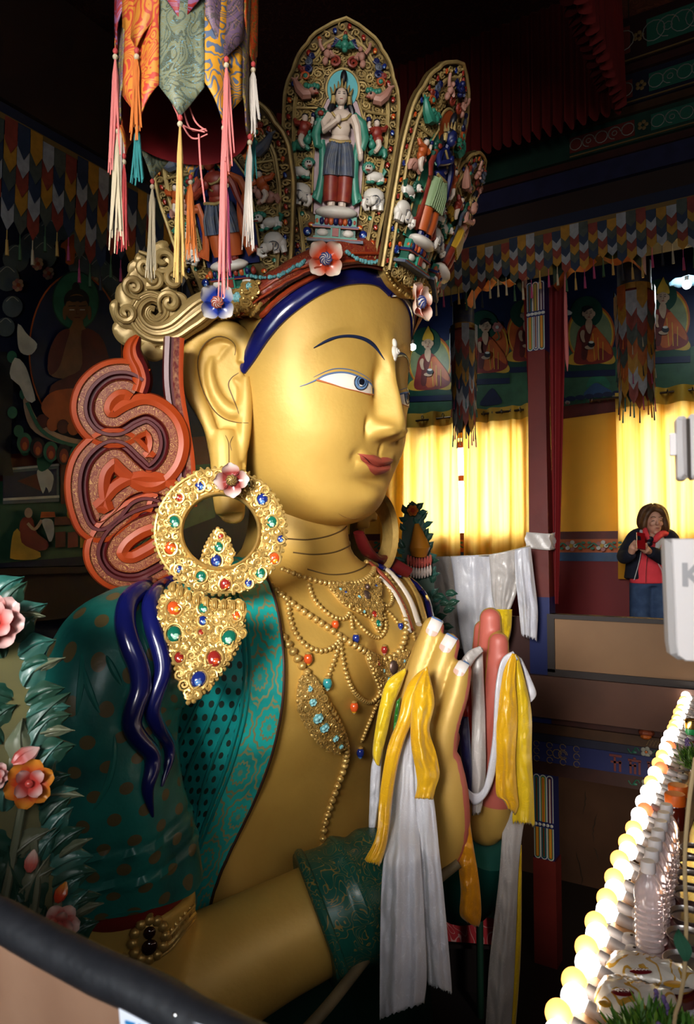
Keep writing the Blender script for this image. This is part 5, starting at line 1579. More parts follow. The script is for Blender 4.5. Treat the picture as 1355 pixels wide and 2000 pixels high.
# other walls, ceiling, floor
mb = MB(); mb.box((XL-.05, (YR+YB)/2, ZC/2), (.1, YR-YB+.2, ZC)); wall_l = struct(mb.build('wall_left', mat('wall_navy', (.006,.010,.035), rough=.6), smooth=False))
mb = MB(); mb.box(((XL+XF)/2, YB-.05, ZC/2), (XF-XL, .1, ZC)); struct(mb.build('wall_back', WALLY, smooth=False))
mb = MB(); mb.box(((XL+XF)/2, (YB+YR)/2, ZC+.05), (XF-XL+.2, YR-YB+.4, .1)); struct(mb.build('ceiling', CEIL, smooth=False))
# front wall with a tall opening, out of view
FWY0, FWY1, FWZ0, FWZ1 = -1.6, 2.2, .9, 3.3
mb = MB()
def quadx(mb, y0, y1, z0, z1, x, m): mb.face([mb.vert((x,y0,z0)), mb.vert((x,y1,z0)), mb.vert((x,y1,z1)), mb.vert((x,y0,z1))], m)
quadx(mb, YB, FWY0, 0, ZC, XF, 0); quadx(mb, FWY1, YR, 0, ZC, XF, 0); quadx(mb, FWY0, FWY1, 0, FWZ0, XF, 0); quadx(mb, FWY0, FWY1, FWZ1, ZC, XF, 0)
struct(mb.build('wall_front', WALLY, smooth=False))
# gallery floor around the well, well walls and the lower floor
HX0, HX1, HY0, HY1 = -3.5, -.36, .40, 5.0
mb = MB()
for x0, x1, y0, y1 in ((XL, HX0, YB, YR), (HX1, XF, YB, YR), (HX0, HX1, YB, HY0), (HX0, HX1, HY1, YR)):
    mb.box(((x0+x1)/2, (y0+y1)/2, -.06), (x1-x0, y1-y0, .12))
struct(mb.build('floor', FLOORM, smooth=False))
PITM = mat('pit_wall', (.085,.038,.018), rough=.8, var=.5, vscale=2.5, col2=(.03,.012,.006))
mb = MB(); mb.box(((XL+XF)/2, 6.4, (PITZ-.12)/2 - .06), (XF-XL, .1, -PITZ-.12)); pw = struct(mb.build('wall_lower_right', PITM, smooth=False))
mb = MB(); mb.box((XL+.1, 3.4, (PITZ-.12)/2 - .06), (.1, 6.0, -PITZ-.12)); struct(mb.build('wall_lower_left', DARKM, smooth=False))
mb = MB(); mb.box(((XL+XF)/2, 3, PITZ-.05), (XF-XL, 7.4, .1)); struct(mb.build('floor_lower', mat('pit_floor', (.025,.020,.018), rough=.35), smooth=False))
# cracks in the plaster of the lower wall
mb = MB()
for line in ([(1143,1545),(1142,1570),(1139,1590)], [(1165,1590),(1160,1610),(1158,1630),(1160,1645)], [(1126,1665),(1130,1685),(1134,1700),(1137,1720),(1132,1735)], [(1120,1745),(1126,1758),(1121,1775),(1122,1788)], [(1160,1655),(1166,1670),(1168,1680)]):
    P = [on_y(x + random.Random(int(x*3+y)).uniform(-1.5,1.5), y, 6.345) for x, y in resample(line, 14)]; mb.tube(P, [.001,.004,.003,.001], 4)
mb.build('plaster_crack', DARK, pw)

# ---------------------------------------------------------------- murals: painted shapes lying on the plaster
def paintset(y=None, x=None):
    lay = [0]
    def P(poly, off): return [ (on_y(px, py, y) + V((0,-off,0))) if y is not None else (on_x(px, py, x) + V((off,0,0))) for px, py in poly]
    return P
MC = {}
def pm(name, col):
    if name not in MC: MC[name] = mat('mural_' + name, col, rough=.5, var=.45, vscale=9)
    return MC[name]
for nm, c in dict(green=(.035,.10,.055), dkgreen=(.008,.05,.03), navy=(.005,.012,.05), blue=(.02,.06,.14), red=(.18,.02,.015), maroon=(.09,.012,.010), orange=(.36,.085,.015), yellow=(.42,.26,.03), skin=(.36,.25,.17), brownskin=(.16,.075,.030), white=(.42,.42,.38), black=(.008,.008,.012), pink=(.32,.13,.12), pale=(.16,.19,.10), grey=(.10,.13,.14), leaf=(.02,.13,.075)).items(): pm(nm, c)
class Mural:
    def __init__(s, y=None, x=None): s.P = paintset(y, x); s.mb = MB(); s.mats = []; s.z = .003
    def add(s, c, pts, smooth_n=0, step=.0012):
        if smooth_n: pts = resample(pts, smooth_n, True)
        m = pm(c, None)
        if m not in s.mats: s.mats.append(m)
        s.mb.face([s.mb.vert(p) for p in s.P(pts, s.z)], s.mats.index(m)); s.z += step
    def disc(s, c, x, y, rx, ry, n=32): s.add(c, [(x + rx*cos(2*pi*k/n), y + ry*sin(2*pi*k/n)) for k in range(n)])
    def line(s, c, pts, w, n=24):
        m = pm(c, None)
        if m not in s.mats: s.mats.append(m)
        L = resample(pts, n); A = []; B = []
        for i in range(n):
            a = V(L[max(i-1,0)]); b = V(L[min(i+1,n-1)]); t = (b-a).normalized()
            A.append((L[i][0]-t.y*w/2, L[i][1]+t.x*w/2)); B.append((L[i][0]+t.y*w/2, L[i][1]-t.x*w/2))
        a = s.P(A, s.z); b = s.P(B, s.z); base = [s.mb.vert(p) for p in a]; b2 = [s.mb.vert(p) for p in b]
        for i in range(n-1): s.mb.face((base[i], base[i+1], b2[i+1], b2[i]), s.mats.index(m))
        s.z += .0006
    def build(s, name, par): return s.mb.build(name, s.mats, par, smooth=False)
# right wall, above the curtains (y on the wall plane)
m = Mural(y=YR)
yR = lambda x, base: base + (x-1055)*(-.155)
m.add('navy', [(700,330),(1420,140),(1420,700),(700,800)])
m.add('green', [(700,690),(760,672),(850,676),(900,652),(985,668),(1010,612),(1060,640),(1120,690),(1240,672),(1300,690),(1420,660),(1420,745),(1060,800),(700,836)])
m.build('mural_ground', wall_r)
m = Mural(y=YR)
m.add('maroon', [(700,846),(1420,740),(1420,775),(700,872)]); m.z += .002
for x in range(800, 1420, 46):
    yy = 822 - (x-800)*.115
    for k in range(3):
        m.line('leaf', [(x + 10*k, yy+4), (x+4+10*k, yy-5), (x+10+10*k, yy-3), (x+8+10*k, yy+3)], 2, 10)
    m.disc('white', x+34, yy-3, 5, 4, 12); m.disc('pink', x+34, yy-1, 3, 2, 10)
for x in range(1070, 1190, 18): m.disc('navy', x+30, 790-(x-1070)*.115-7, 10, 5, 14)
m.build('mural_border', wall_r)
def lama(x, y, s, hat='yellow', robe='red', aura='pale', halo='dkgreen', turn=1, face=True, hide=False):
    m = Mural(y=YR); m.z = .006
    def q(u, v): return (x + u*s*turn, y + v*s)
    m.disc('orange', x+2*s, y+2*s, 47*s, 58*s); m.disc('yellow', x+2*s, y+3*s, 44*s, 55*s); m.disc(aura, x+2*s, y+4*s, 41*s, 52*s)
    m.disc(halo, x-6*s*turn, y-40*s, 31*s, 31*s)
    m.add('navy', [q(-50,74),(q(50,70)),(q(50,84)),(q(-50,88))]); m.add('dkgreen', [q(-50,62),q(50,58),q(50,72),q(-50,76)])
    m.add('yellow', [q(-44,60),q(-40,46),q(-24,38),q(0,40),q(30,34),q(46,44),q(50,56),q(40,62),q(10,60),q(-20,64)], 40)
    m.add(robe, [q(-30,58),q(-26,20),q(-22,-2),q(-12,-14),q(6,-16),q(20,-2),q(40,24),q(46,46),q(30,58),q(0,62)], 40)
    m.add('orange', [q(-6,52),q(4,0),q(12,-10),q(20,-2),q(40,26),q(42,44),q(20,30),q(14,54)], 30)
    m.add('maroon', [q(-16,50),q(-14,16),q(-8,-4),q(0,-8),q(4,0),q(-2,24),q(-6,52)], 24)
    for k in range(3): m.line('yellow', [q(6+10*k, 2+8*k), q(8+9*k, 30+4*k), q(10+8*k, 54)], 1.6*s, 10)
    m.add('skin', [q(-8,-10),q(-6,-24),q(4,-24),q(5,-10),q(0,4)], 16)
    m.disc('skin', *q(-1,-36), 10*s, 13*s, 20)
    m.disc('skin', *q(-12,-36), 2.5*s, 5*s, 10); m.disc('skin', *q(9,-36), 2.5*s, 5*s, 10)
    if hat: m.add(hat, [q(-12,-42),q(-10,-54),q(-2,-70),q(0,-74),q(4,-64),q(10,-54),q(11,-42),q(0,-46)], 24)
    else: m.add('black', [q(-11,-38),q(-12,-48),q(-3,-52),q(8,-48),q(2,-46),q(-6,-42)], 20)
    for u in (-5, 3): m.line('black', [q(u-2,-37), q(u+2,-37.5)], 1.1*s, 4); m.line('black', [q(u-3,-40), q(u+2,-41)], .8*s, 4)
    m.line('red', [q(-3,-29), q(2,-29)], 1.4*s, 4); m.line('brownskin', [q(0,-36), q(1,-32), q(-1,-31.5)], .8*s, 6)
    m.add('skin', [q(-14,18),q(-18,4),q(-14,-4),q(-9,-2),q(-10,10),q(-8,20)], 16)
    m.disc('skin', *q(0,30), 9*s, 4*s, 14); m.disc('black', *q(4,24), 7*s, 6*s, 14); m.disc('white', *q(4,20), 5*s, 2.5*s, 12)
    m.build('mural_figure', wall_r)
lama(838,705,.92); lama(950,672,.92, hat=None, aura='orange', halo='dkgreen'); lama(1030,650,.9, hat='yellow', aura='orange')
lama(1152,650,1.0, hat=None); lama(1296,620,1.05)
m = Mural(y=YR); m.z = .008
m.add('leaf', [(1145,758),(1150,742),(1165,732),(1180,736),(1192,750),(1186,758),(1168,746),(1156,752)], 30); m.add('blue', [(1140,772),(1150,758),(1164,748),(1180,756),(1196,766),(1170,770)], 24)
m.add('navy', [(938,792),(950,770),(962,758),(972,770),(980,788)], 20); m.add('white', [(1066,610),(1084,600),(1110,606),(1118,614),(1092,618)], 20)
for x, y in ((972,640),(1250,600),(1100,600)):
    for k in range(6): m.disc('pink', x + 6*cos(k*pi/3), y + 6*sin(k*pi/3), 4.5, 4.5, 10)
    m.disc('white', x, y, 3.5, 3.5, 10); m.line('leaf', [(x,y+8),(x+4,y+20),(x-2,y+26)], 2, 10)
m.build('mural_landscape', wall_r)
# dado bands on the curtain wall
for nm, y0, y1, mm in (('trim_red', 1038, 1053, pm('maroon', None)), ('trim_floral', 1053, 1079, pm('orange', None)), ('trim_blue', 1079, 1096, pm('blue', None))):
    z1 = on_y(1140, y0, YR).z; z0 = on_y(1140, y1, YR).z; mb = MB(); mb.box(((XL+XF)/2, YR-.006, (z0+z1)/2), (XF-XL, .012, z1-z0)); struct(mb.build(nm, mm, smooth=False))
m = Mural(y=YR); m.z = .014
for x in range(760, 1330, 60):
    for k in range(5): m.disc('pink' if k % 2 else 'white', x + 8*cos(k*1.257), 1066 + 7*sin(k*1.257), 4.5, 4, 10)
    m.disc('yellow', x, 1066, 4, 4, 10)
    for sg in (-1, 1): m.line('leaf', [(x+sg*8,1067),(x+sg*16,1061),(x+sg*22,1066),(x+sg*28,1070)], 3, 10); m.disc('leaf', x+sg*18, 1071, 4, 2.5, 10); m.disc('leaf', x+sg*24, 1060, 4, 2.5, 10)
m.build('mural_dado_flowers', wall_r)

# left wall mural (plane x = XL)
m = Mural(x=XL)
m.add('green', [(-120,930),(240,900),(420,880),(420,1010),(240,1080),(-120,1110)])
m.add('maroon', [(-120,900),(420,850),(420,905),(-120,950)])
for i, (x, y, r) in enumerate([(30,505,26),(60,480,24),(95,455,26),(125,445,24),(150,465,24),(170,500,22),(190,530,24),(210,560,22),(225,590,20),(10,545,24),(20,600,20),(228,640,18),(6,640,18),(80,500,26),(150,520,22)]):
    m.disc('grey', x, y, r, r*1.05, 20); m.line('white', [(x-r*.6,y-r*.5),(x,y-r*.95),(x+r*.6,y-r*.5)], 1.5, 10)
for x, y in ((88,536),(174,555),(25,560),(196,596),(60,520),(140,492)):
    for k in range(7): m.disc('pink' if k % 2 else 'skin', x+7*cos(k*.9), y+8*sin(k*.9), 5, 5, 10)
    m.disc('orange', x, y, 4, 4, 10)
m.add('orange', [(118,470),(130,462),(142,476),(150,494),(132,492),(128,520),(112,520),(112,494),(100,486)], 20)
m.disc('orange', 131, 690, 92, 152, 44); m.disc('navy', 131, 690, 89, 148, 44)
m.disc('dkgreen', 131, 592, 46, 58, 36); m.disc('leaf', 131, 592, 44, 55, 36)
m.disc('black', 131, 568, 8, 12, 16); m.disc('black', 132, 592, 25, 24, 24); m.disc('brownskin', 132, 606, 23, 27, 24)
m.add('black', [(108,606),(112,588),(132,582),(152,588),(156,606),(150,592),(138,596),(132,592),(126,596),(114,592)], 24)
for s in (-1, 1): m.disc('brownskin', 132+s*24, 616, 4, 14, 14); m.line('white', [(132+s*10-5,610),(132+s*10+5,610)], 2, 6); m.line('black', [(132+s*10-7,603),(132+s*10+7,602)], 1.4, 6)
m.line('maroon', [(126,625),(138,625)], 2, 6); m.line('maroon', [(131,608),(130,618),(134,618)], 1.2, 8)
m.add('brownskin', [(124,628),(142,628),(146,645),(176,660),(190,700),(180,740),(84,740),(76,700),(92,660),(118,645)], 40)
m.add('maroon', [(140,650),(172,656),(190,690),(196,740),(170,800),(90,800),(78,760),(110,740),(140,720)], 36)
m.add('maroon', [(92,658),(116,648),(108,680),(96,720),(78,736),(74,700)], 30)
m.add('orange', [(60,800),(80,770),(130,762),(180,770),(200,800),(170,826),(90,826)], 36)
m.add('skin', [(30,775),(60,830),(130,860),(200,856),(235,830),(232,850),(180,872),(110,872),(45,845),(26,800)], 40)
for k in range(9): m.disc('orange' if k % 2 else 'maroon', 62+k*20, 826+14*sin((k/8)*pi), 12, 14, 16)
m.line('leaf', [(30,790),(60,845),(120,872),(200,870),(236,850)], 7, 30)
for k in range(9):
    x = 25+k*25; y = 868+26*sin((k/8)*pi*.9)
    m.disc('black' if k % 2 else 'leaf', x, y, 15, 20, 18); m.disc('red', x, y+2, 9, 14, 16); m.disc('orange', x, y+6, 5, 8, 12)
m.add('white', [(0,705),(20,720),(34,760),(40,790),(22,786),(10,760),(-10,740)], 20); m.add('white', [(6,640),(24,660),(44,680),(30,700),(8,690)], 20)
m.build('mural_buddha', wall_l)
m = Mural(x=XL); m.z = .03
m.add('grey', [(0,915),(110,905),(110,980),(0,985)]); m.add('navy', [(0,925),(105,916),(105,968),(0,974)]); m.add('maroon', [(28,940),(80,920),(80,962)])
m.line('white', [(0,918),(110,908)], 4, 6); m.line('white', [(0,976),(110,970)], 5, 6)
m.add('white', [(66,920),(84,915),(98,930),(96,950),(90,964),(84,950),(78,965),(70,945)], 20); m.add('leaf', [(66,895),(84,890),(98,900),(84,918),(70,920)], 16)
m.add('maroon', [(110,900),(170,895),(170,980),(112,985)]); m.line('orange', [(110,900),(170,895)], 3, 6)
for k in range(5): m.disc('yellow', 142, 915+k*13, 12-k, 5, 14); m.disc('leaf', 124+k*8, 925+5*k, 5, 4, 10)
m.add('red', [(28,1062),(30,1020),(40,1010),(54,1012),(62,1040),(84,1058),(80,1074),(40,1074)], 24); m.disc('skin', 46, 1002, 8, 10, 16); m.line('skin', [(44,1022),(58,1034),(72,1016)], 6, 10)
m.add('white', [(72,1016),(92,1016),(96,1040),(88,1060),(80,1042)], 18); m.add('yellow', [(10,1080),(16,1040),(28,1034),(34,1062),(70,1080),(60,1092),(14,1092)], 20)
m.add('maroon', [(96,1010),(240,1004),(240,1024),(96,1026)]); m.add('orange', [(70,1000),(96,1000),(98,1010),(68,1012)])
for k in range(6): m.disc('yellow', 124+k*9, 1004, 4, 9, 12)
for k in range(5): m.add(('maroon','red','yellow','maroon','green')[k], [(96+k*24,1040),(116+k*24,1038),(116+k*24,1068),(96+k*24,1070)])
m.add('black', [(0,690),(12,720),(12,760),(8,900),(14,930),(-20,930),(-20,690)], 0)
for k in range(6): m.disc('leaf', 10+12*(k % 3), 700+k*36, 10, 12, 14)
m.build('mural_offerings', wall_l)
mb = MB(); mb.box((XL+.12, 3.2, on_x(100,1140,XL).z - .05), (.24, 5.2, .34)); mb.box((XL+.16, 3.2, on_x(100,1140,XL).z + .10), (.3, 5.2, .04)); struct(mb.build('trim_shelf_left', mat('ledge_dark', (.035,.012,.008), rough=.6), smooth=False))

# ---------------------------------------------------------------- curtains and rods
def curtain_mat(name):
    m = bpy.data.materials.new(name); m.use_nodes = True; n = m.node_tree.nodes; l = m.node_tree.links
    for x in list(n): n.remove(x)
    o = n.new('ShaderNodeOutputMaterial'); d = n.new('ShaderNodeBsdfDiffuse'); t = n.new('ShaderNodeBsdfTranslucent'); mx = n.new('ShaderNodeMixShader')
    d.inputs[0].default_value = (.72,.42,.05,1); t.inputs[0].default_value = (.90,.68,.24,1); mx.inputs[0].default_value = .6
    tc = n.new('ShaderNodeTexCoord'); mp = n.new('ShaderNodeMapping'); mp.inputs['Scale'].default_value = (9,9,.25); l.new(tc.outputs['Object'], mp.inputs[0])
    nz = n.new('ShaderNodeTexNoise'); nz.inputs['Scale'].default_value = 1.3; nz.inputs['Detail'].default_value = 3; l.new(mp.outputs[0], nz.inputs[0])
    rp = n.new('ShaderNodeValToRGB'); rp.color_ramp.elements[0].position = .36; rp.color_ramp.elements[1].position = .6
    rp.color_ramp.elements[0].color = (.62,.36,.06,1); rp.color_ramp.elements[1].color = (.92,.72,.28,1); l.new(nz.outputs['Fac'], rp.inputs[0]); l.new(rp.outputs[0], t.inputs[0])  # vertical streaks put the shading of the folds into the translucent colour
    l.new(d.outputs[0], mx.inputs[1]); l.new(t.outputs[0], mx.inputs[2]); l.new(mx.outputs[0], o.inputs[0]); return m
CURT = curtain_mat('curtain_yellow'); CURH = mat('curtain_hem', (.40,.25,.03), rough=.7)
CHROME = mat('chrome', (.6,.6,.6), rough=.2, metal=1.0); RODM = mat('rod_dark', (.12,.09,.07), rough=.3, metal=.8)
YC = YR - .13
def curtain(label, px0, px1, top0, top1, bot0, bot1, npl, seed, root):
    rnd_ = random.Random(seed); x0 = on_y(px0, 900, YC).x; x1 = on_y(px1, 900, YC).x
    zt = lambda x: zr; n = 150; rows = []
    zr = on_y(px0, top0, YC).z; zb = on_y((px0+px1)/2, bot0, YC).z
    ph = [rnd_.uniform(0, 6.28) for _ in range(3)]; jit = [rnd_.uniform(-.4, .4) for _ in range(200)]
    mb = MB()
    for i in range(24):
        t = i/23; row = []
        for j in range(n+1):
            s = j/n
            f = sin(s*npl*2*pi + .5*sin(s*17+ph[0])); a = .040 + .012*sin(s*9+ph[1]) - .012*t
            row.append(V((x0 + (x1-x0)*s + .01*sin(s*30+t*3), YC + a*f + .012*sin(s*npl*4.7+ph[2]+t*2), zr + .07 + (zb - zr - .07)*t)))
        rows.append(row)
    mb.grid(rows, 0, mf=lambda i, j: 1 if i < 2 else 0)
    mb.build('curtain_panel', [CURT, CURH], root)
    for k in range(npl*2):
        s = (k+.5)/(npl*2); mb = MB(); c = V((x0 + (x1-x0)*s, YC, zr + .02))
        mb.tube([c + V((0, .022*cos(a*pi/8), .022*sin(a*pi/8))) for a in range(16)], .006, 6, closed=True); mb.build('curtain_ring', CHROME, root)
    return x0, x1, zr
cl = thing('curtain', 'pale yellow curtain glowing in the window behind the statue face, left part', 'curtain', on_y(850,840,YC)); curtain('', 740, 897, 828, 812, 1128, 1128, 4, 1, cl)
c2_ = thing('curtain', 'pale yellow curtain beside the red pillar, right of the bright gap', 'curtain', on_y(960,820,YC)); a_ = curtain('', 903, 1045, 816, 800, 1100, 1100, 4, 2, c2_)
c3_ = thing('curtain', 'pale yellow curtain glowing behind the woman with the phone', 'curtain', on_y(1280,780,YC)); b_ = curtain('', 1202, 1500, 781, 781, 1134, 1134, 6, 3, c3_)
def rod(label, x0, x1, z):
    mb = MB(); mb.tube([V((x0, YC, z)), V((x1, YC, z))], .011, 10); mb.ball((x0,YC,z), .02, 0, 10, 6); mb.ball((x1,YC,z), .02, 0, 10, 6)
    for x in (x0+.05, x1-.05): mb.tube([V((x,YC,z)), V((x,YR,z))], .008, 6)
    tag(mb.build('curtain_rod', RODM), label, 'curtain rod')
rod('dark metal rod carrying the two curtains left of the red pillar', on_y(720,830,YC).x, on_y(1068,800,YC).x, on_y(906,816,YC).z + .02)
rod('dark metal rod carrying the curtain behind the woman', on_y(1155,790,YC).x, on_y(1520,760,YC).x, b_[2] + .02)
# ================================================================== pillars, valances, banners, canopy
PILR = mat('pillar_red', (.13,.018,.014), rough=.45, var=.4, vscale=4, bump=.1, bscale=20)
YP = 5.06
def cl_box(mb, x0, x1, y0, y1, z0, z1, m=0): mb.box(((x0+x1)/2, (y0+y1)/2, (z0+z1)/2), (x1-x0, y1-y0, z1-z0), m)
WH2 = mat('pillar_white', (.38,.38,.36), rough=.5); PNV = mat('pillar_navy', (.012,.02,.10), rough=.45); PGR = mat('pillar_green', (.02,.13,.07), rough=.5); POR = mat('pillar_orange', (.36,.10,.015), rough=.5); PYL = mat('pillar_yellow', (.42,.24,.02), rough=.5)
xl = on_y(1037,900,YP).x; xr = on_y(1073,900,YP).x; zcap = on_y(1055,555,YP).z; zmid = on_y(1055,688,YP).z; zbl = on_y(1060,1165,YP).z
pil = thing('pillar', 'square dark red wooden pillar with painted capital and blue foot beside the curtain', 'pillar', ((xl+xr)/2, YP, 0)); pil['kind'] = 'structure'
mb = MB(); xm = (xl+xr)/2; hw = (xr-xl)/2
rows = []
for z, k in ((zbl, 1.06), (zmid, .92)): rows.append([V((xm + sx*hw*k, YP + sy*hw*k, z)) for sx, sy in ((-1,-1),(1,-1),(1,1),(-1,1))])
mb.grid(rows, 0, cu=True); mb.build('shaft', PILR, pil, smooth=False)
mb = MB(); cl_box(mb, xm-hw*1.08, xm+hw*1.08, YP-hw*1.08, YP+hw*1.08, 0, zbl); mb.build('foot', PNV, pil, smooth=False)
mb = MB(); cl_box(mb, xm-hw*.96, xm+hw*.96, YP-hw*.96, YP+hw*.96, zmid, zcap, 0)
zb = on_y(1055,617,YP).z; yf = YP-hw*.96
def painted_stripes(mb, z0, z1, cols, xa, xb, yy, up=True):
    """long rounded petals painted one inside another"""
    n = 3; wd = (xb-xa)/n
    for k in range(n):
        c = xa + wd*(k+.5)
        for i, m_ in enumerate(cols[k]):
            w_ = wd*.5*(1 - .26*i); h0, h1 = (z0 + wd*.16*i, z1) if up else (z0, z1 - wd*.16*i)
            pts = []
            for a in range(13):
                an = pi + pi*a/12 if up else pi*a/12
                pts.append((c + w_*cos(an), (h0 + w_ if up else h1 - w_) + w_*sin(an)))
            pts += [(c + w_, h1), (c - w_, h1)] if up else [(c - w_, h0), (c + w_, h0)]
            mb.face([mb.vert((x, yy - .0015*(i+1), z)) for x, z in pts], m_)
cs = [(0,4,2,1),(0,1,2,3,5),(0,4,3,1)]
painted_stripes(mb, zb+.02, zcap, [(1,2,3,6),(1,4,3,5),(1,2,6,1)], xm-hw*.94, xm+hw*.94, yf, False)
painted_stripes(mb, zmid, zb-.02, [(1,3,5,4),(1,2,1,6),(1,3,4,5)], xm-hw*.94, xm+hw*.94, yf, True)
mb.build('capital', [PNV, WH2, PNV, PGR, POR, PYL, PILR], pil, smooth=False)
mb = MB()
for k in range(5): mb.ball((xm - hw*.8 + hw*.4*k, yf-.004, zb), (.016,.008,.012), 0, 10, 6)
mb.build('dot_band', WH2, pil)
# red cloth hanging on both sides of the pillar
mb = MB()
RC = mat('pillar_cloth_red', (.16,.006,.008), rough=.7, var=.3, vscale=3)
for (xa, xb, z1, z0, yy) in ((on_y(1068,560,YP).x, on_y(1104,560,YP).x, zcap, on_y(1080,1180,YP).z, YP+.05), (on_y(1017,560,YP).x, on_y(1036,560,YP).x, zcap, on_y(1036,1000,YP).z, YP+.05)):
    rows = []
    for i in range(20):
        t = i/19; row = []
        for j in range(15):
            s = j/14; x = xa + (xb-xa)*s*(1-.72*t*(1 if xa > xm else 0)); row.append(V((x + (0 if xa > xm else .06*t), yy + .012*sin(s*12), z1 + (z0-z1)*t)))
        rows.append(row)
    mb = MB(); mb.grid(rows, 0); mb.build('side_cloth', RC, pil)
# white scarf tied round the pillar
mb = MB(); zk = on_y(1058,1057,YP).z; rows = []
for i in range(9):
    t = i/8 - .5; rows.append([V((xm + (hw*1.3 + .006*sin(5*a+9*t))*max(-1, min(1, 1.45*cos(a))), YP + (hw*1.3+.004*sin(7*a+t*5))*max(-1, min(1, 1.45*sin(a))), zk + t*.115 + .006*sin(a*2))) for a in [2*pi*k/48 for k in range(48)]])
mb.grid(rows, 0, cu=True)
tag(mb.build('tied_scarf', WGR, thick=.004), 'white cloth tied around the red pillar at chest height', 'scarf')
# beam with scalloped bracket above
zr0 = on_y(1050,500,YP).z
mb = MB(); cl_box(mb, -3.6, XF, YP-.08, YP+.12, 3.30, 4.05); struct(mb.build('trim_beam_right', mat('beam_dark', (.028,.012,.008), rough=.6), smooth=False))
def bracket(x0, x1, z_lo, label):
    mb = MB(); n = 40; top = []; bot = []
    for i in range(n+1):
        t = i/n; z = z_lo + .16*abs(2*t-1)**.0*0 + .045*sin(t*3*pi)**2 - .12*(abs(2*t-1))**2 + .10
        bot.append((x0+(x1-x0)*t, z))
    poly = bot + [(x1, z_lo+.30), (x0, z_lo+.30)]
    mb.extr(poly, lambda u, v, h: V((u, YP - h, v)), -.05, .08, 0, 1)
    o = mb.build('trim_bracket', [mat('bracket_green', (.02,.05,.03), rough=.6, var=.6, vscale=20, col2=(.10,.07,.01)), mat('bracket_orange', (.38,.10,.015), rough=.6)], smooth=False); struct(o)
bx = [on_y(p, 560, YP).x for p in (915, 1020, 1100, 1260)]
bracket(bx[0], bx[1]+.02, on_y(960,572,YP).z-.05, ''); bracket(bx[2]-.05, bx[3], on_y(1180,528,YP).z-.05, '')
# cornices stepping up above the beam (painted)
CORN = [mat('cornice_%d' % i, c, rough=.5, var=.5, vscale=12) for i, c in enumerate(((.02,.02,.06),(.05,.012,.008),(.012,.045,.03),(.06,.025,.008),(.012,.012,.03),(.03,.008,.006)))]
LINEG = mat('cornice_gold_line', (.17,.11,.04), rough=.5); LINEW = mat('cornice_white_line', (.20,.20,.17), rough=.5); LINER = mat('cornice_red', (.12,.02,.012), rough=.5); LINET = mat('cornice_green', (.02,.10,.065), rough=.5)
z_ = 4.05
steps = [(.14,.00,0),(.05,.02,1),(.18,.05,2),(.05,.08,3),(.20,.10,4),(.05,.13,1),(.30,.15,5)]
zz0 = 3.78
for i, (h, out, c) in enumerate(steps):
    mb = MB(); cl_box(mb, -3.6, XF, YP-.12-out, YP, zz0, zz0+h); o = struct(mb.build('trim_cornice', CORN[c], smooth=False))
    if i in (2, 4, 6):
        mb = MB(); yy = YP-.12-out-.004; x = -1.2; k = 0; zc = zz0+h/2
        while x < 2.6:
            wdt = .42
            cl_box(mb, x, x+wdt, yy-.001, yy+.002, zz0+h*.2, zz0+h*.8, (2,3,0)[k % 3]); 
            for q in range(5):
                cx = x + wdt*(q+.5)/5; r = h*.22
                mb.tube([V((cx + r*cos(a*pi/6), yy-.003, zc + r*sin(a*pi/6))) for a in range(10 if q % 2 else 12)], .0035, 4, 1, closed=(q % 2 == 0))
                if q % 2: mb.tube([V((cx + r*.4*cos(a*pi/4), yy-.003, zc + r*.4*sin(a*pi/4))) for a in range(8)], .003, 4, 1, closed=True)
            x += wdt + .10; k += 1
            for q in range(5): mb.ball((x-.05 + .022*cos(q*1.257), yy-.001, zc + .022*sin(q*1.257)), (.014,.003,.014), 0, 7, 4)
        mb.tube([V((-1.2, yy-.002, zz0+.01)), V((2.6, yy-.002, zz0+.01))], .006, 4, 0)
        mb.build('cornice_ornament', [LINEG, LINEW, LINER, LINET], o, smooth=False)
    zz0 += h
# pleated chevron valances
VC = {'w': mat('flag_white', (.30,.30,.31), rough=.6, var=.4, vscale=25), 'r': mat('flag_red', (.22,.045,.03), rough=.6, var=.4, vscale=25), 'y': mat('flag_yellow', (.36,.19,.025), rough=.6, var=.4, vscale=25), 'n': mat('flag_navy', (.03,.045,.08), rough=.6, var=.3, vscale=25), 'g': mat('flag_grey_green', (.075,.085,.07), rough=.6, var=.4, vscale=25), 'o': mat('flag_orange', (.34,.10,.02), rough=.6, var=.4, vscale=25)}
VM = [VC[k] for k in 'wrynogs'.replace('s','') if k in VC]; VK = {k: i for i, k in enumerate('wryno')}; VM = [VC[k] for k in 'wryno'] + [VC['g']]; VK['g'] = 5
TASS = {k: mat('tassel_' + k, c, rough=.8) for k, c in dict(red=(.35,.05,.05), pink=(.50,.16,.15), cream=(.40,.34,.24), gold=(.42,.27,.09), teal=(.02,.14,.14), orange=(.45,.14,.03), white=(.42,.38,.34), dark=(.03,.03,.035), green=(.05,.10,.05), rose=(.34,.06,.14)).items()}
def tongue(mb, P, w, z0, seq, lh, gap=.0):
    """column of overlapping pointed flags; P(s, z, h) places a point"""
    for i, c in enumerate(seq):
        za = z0 - i*lh; zb_ = za - lh*1.02; tip = lh*.62; h = .004*(len(seq)-i)
        pts = [(-w/2, za+.02), (w/2, za+.02), (w/2, zb_), (0, zb_-tip), (-w/2, zb_)]
        mb.face([mb.vert(P(u, z, h)) for u, z in pts], VK[c])
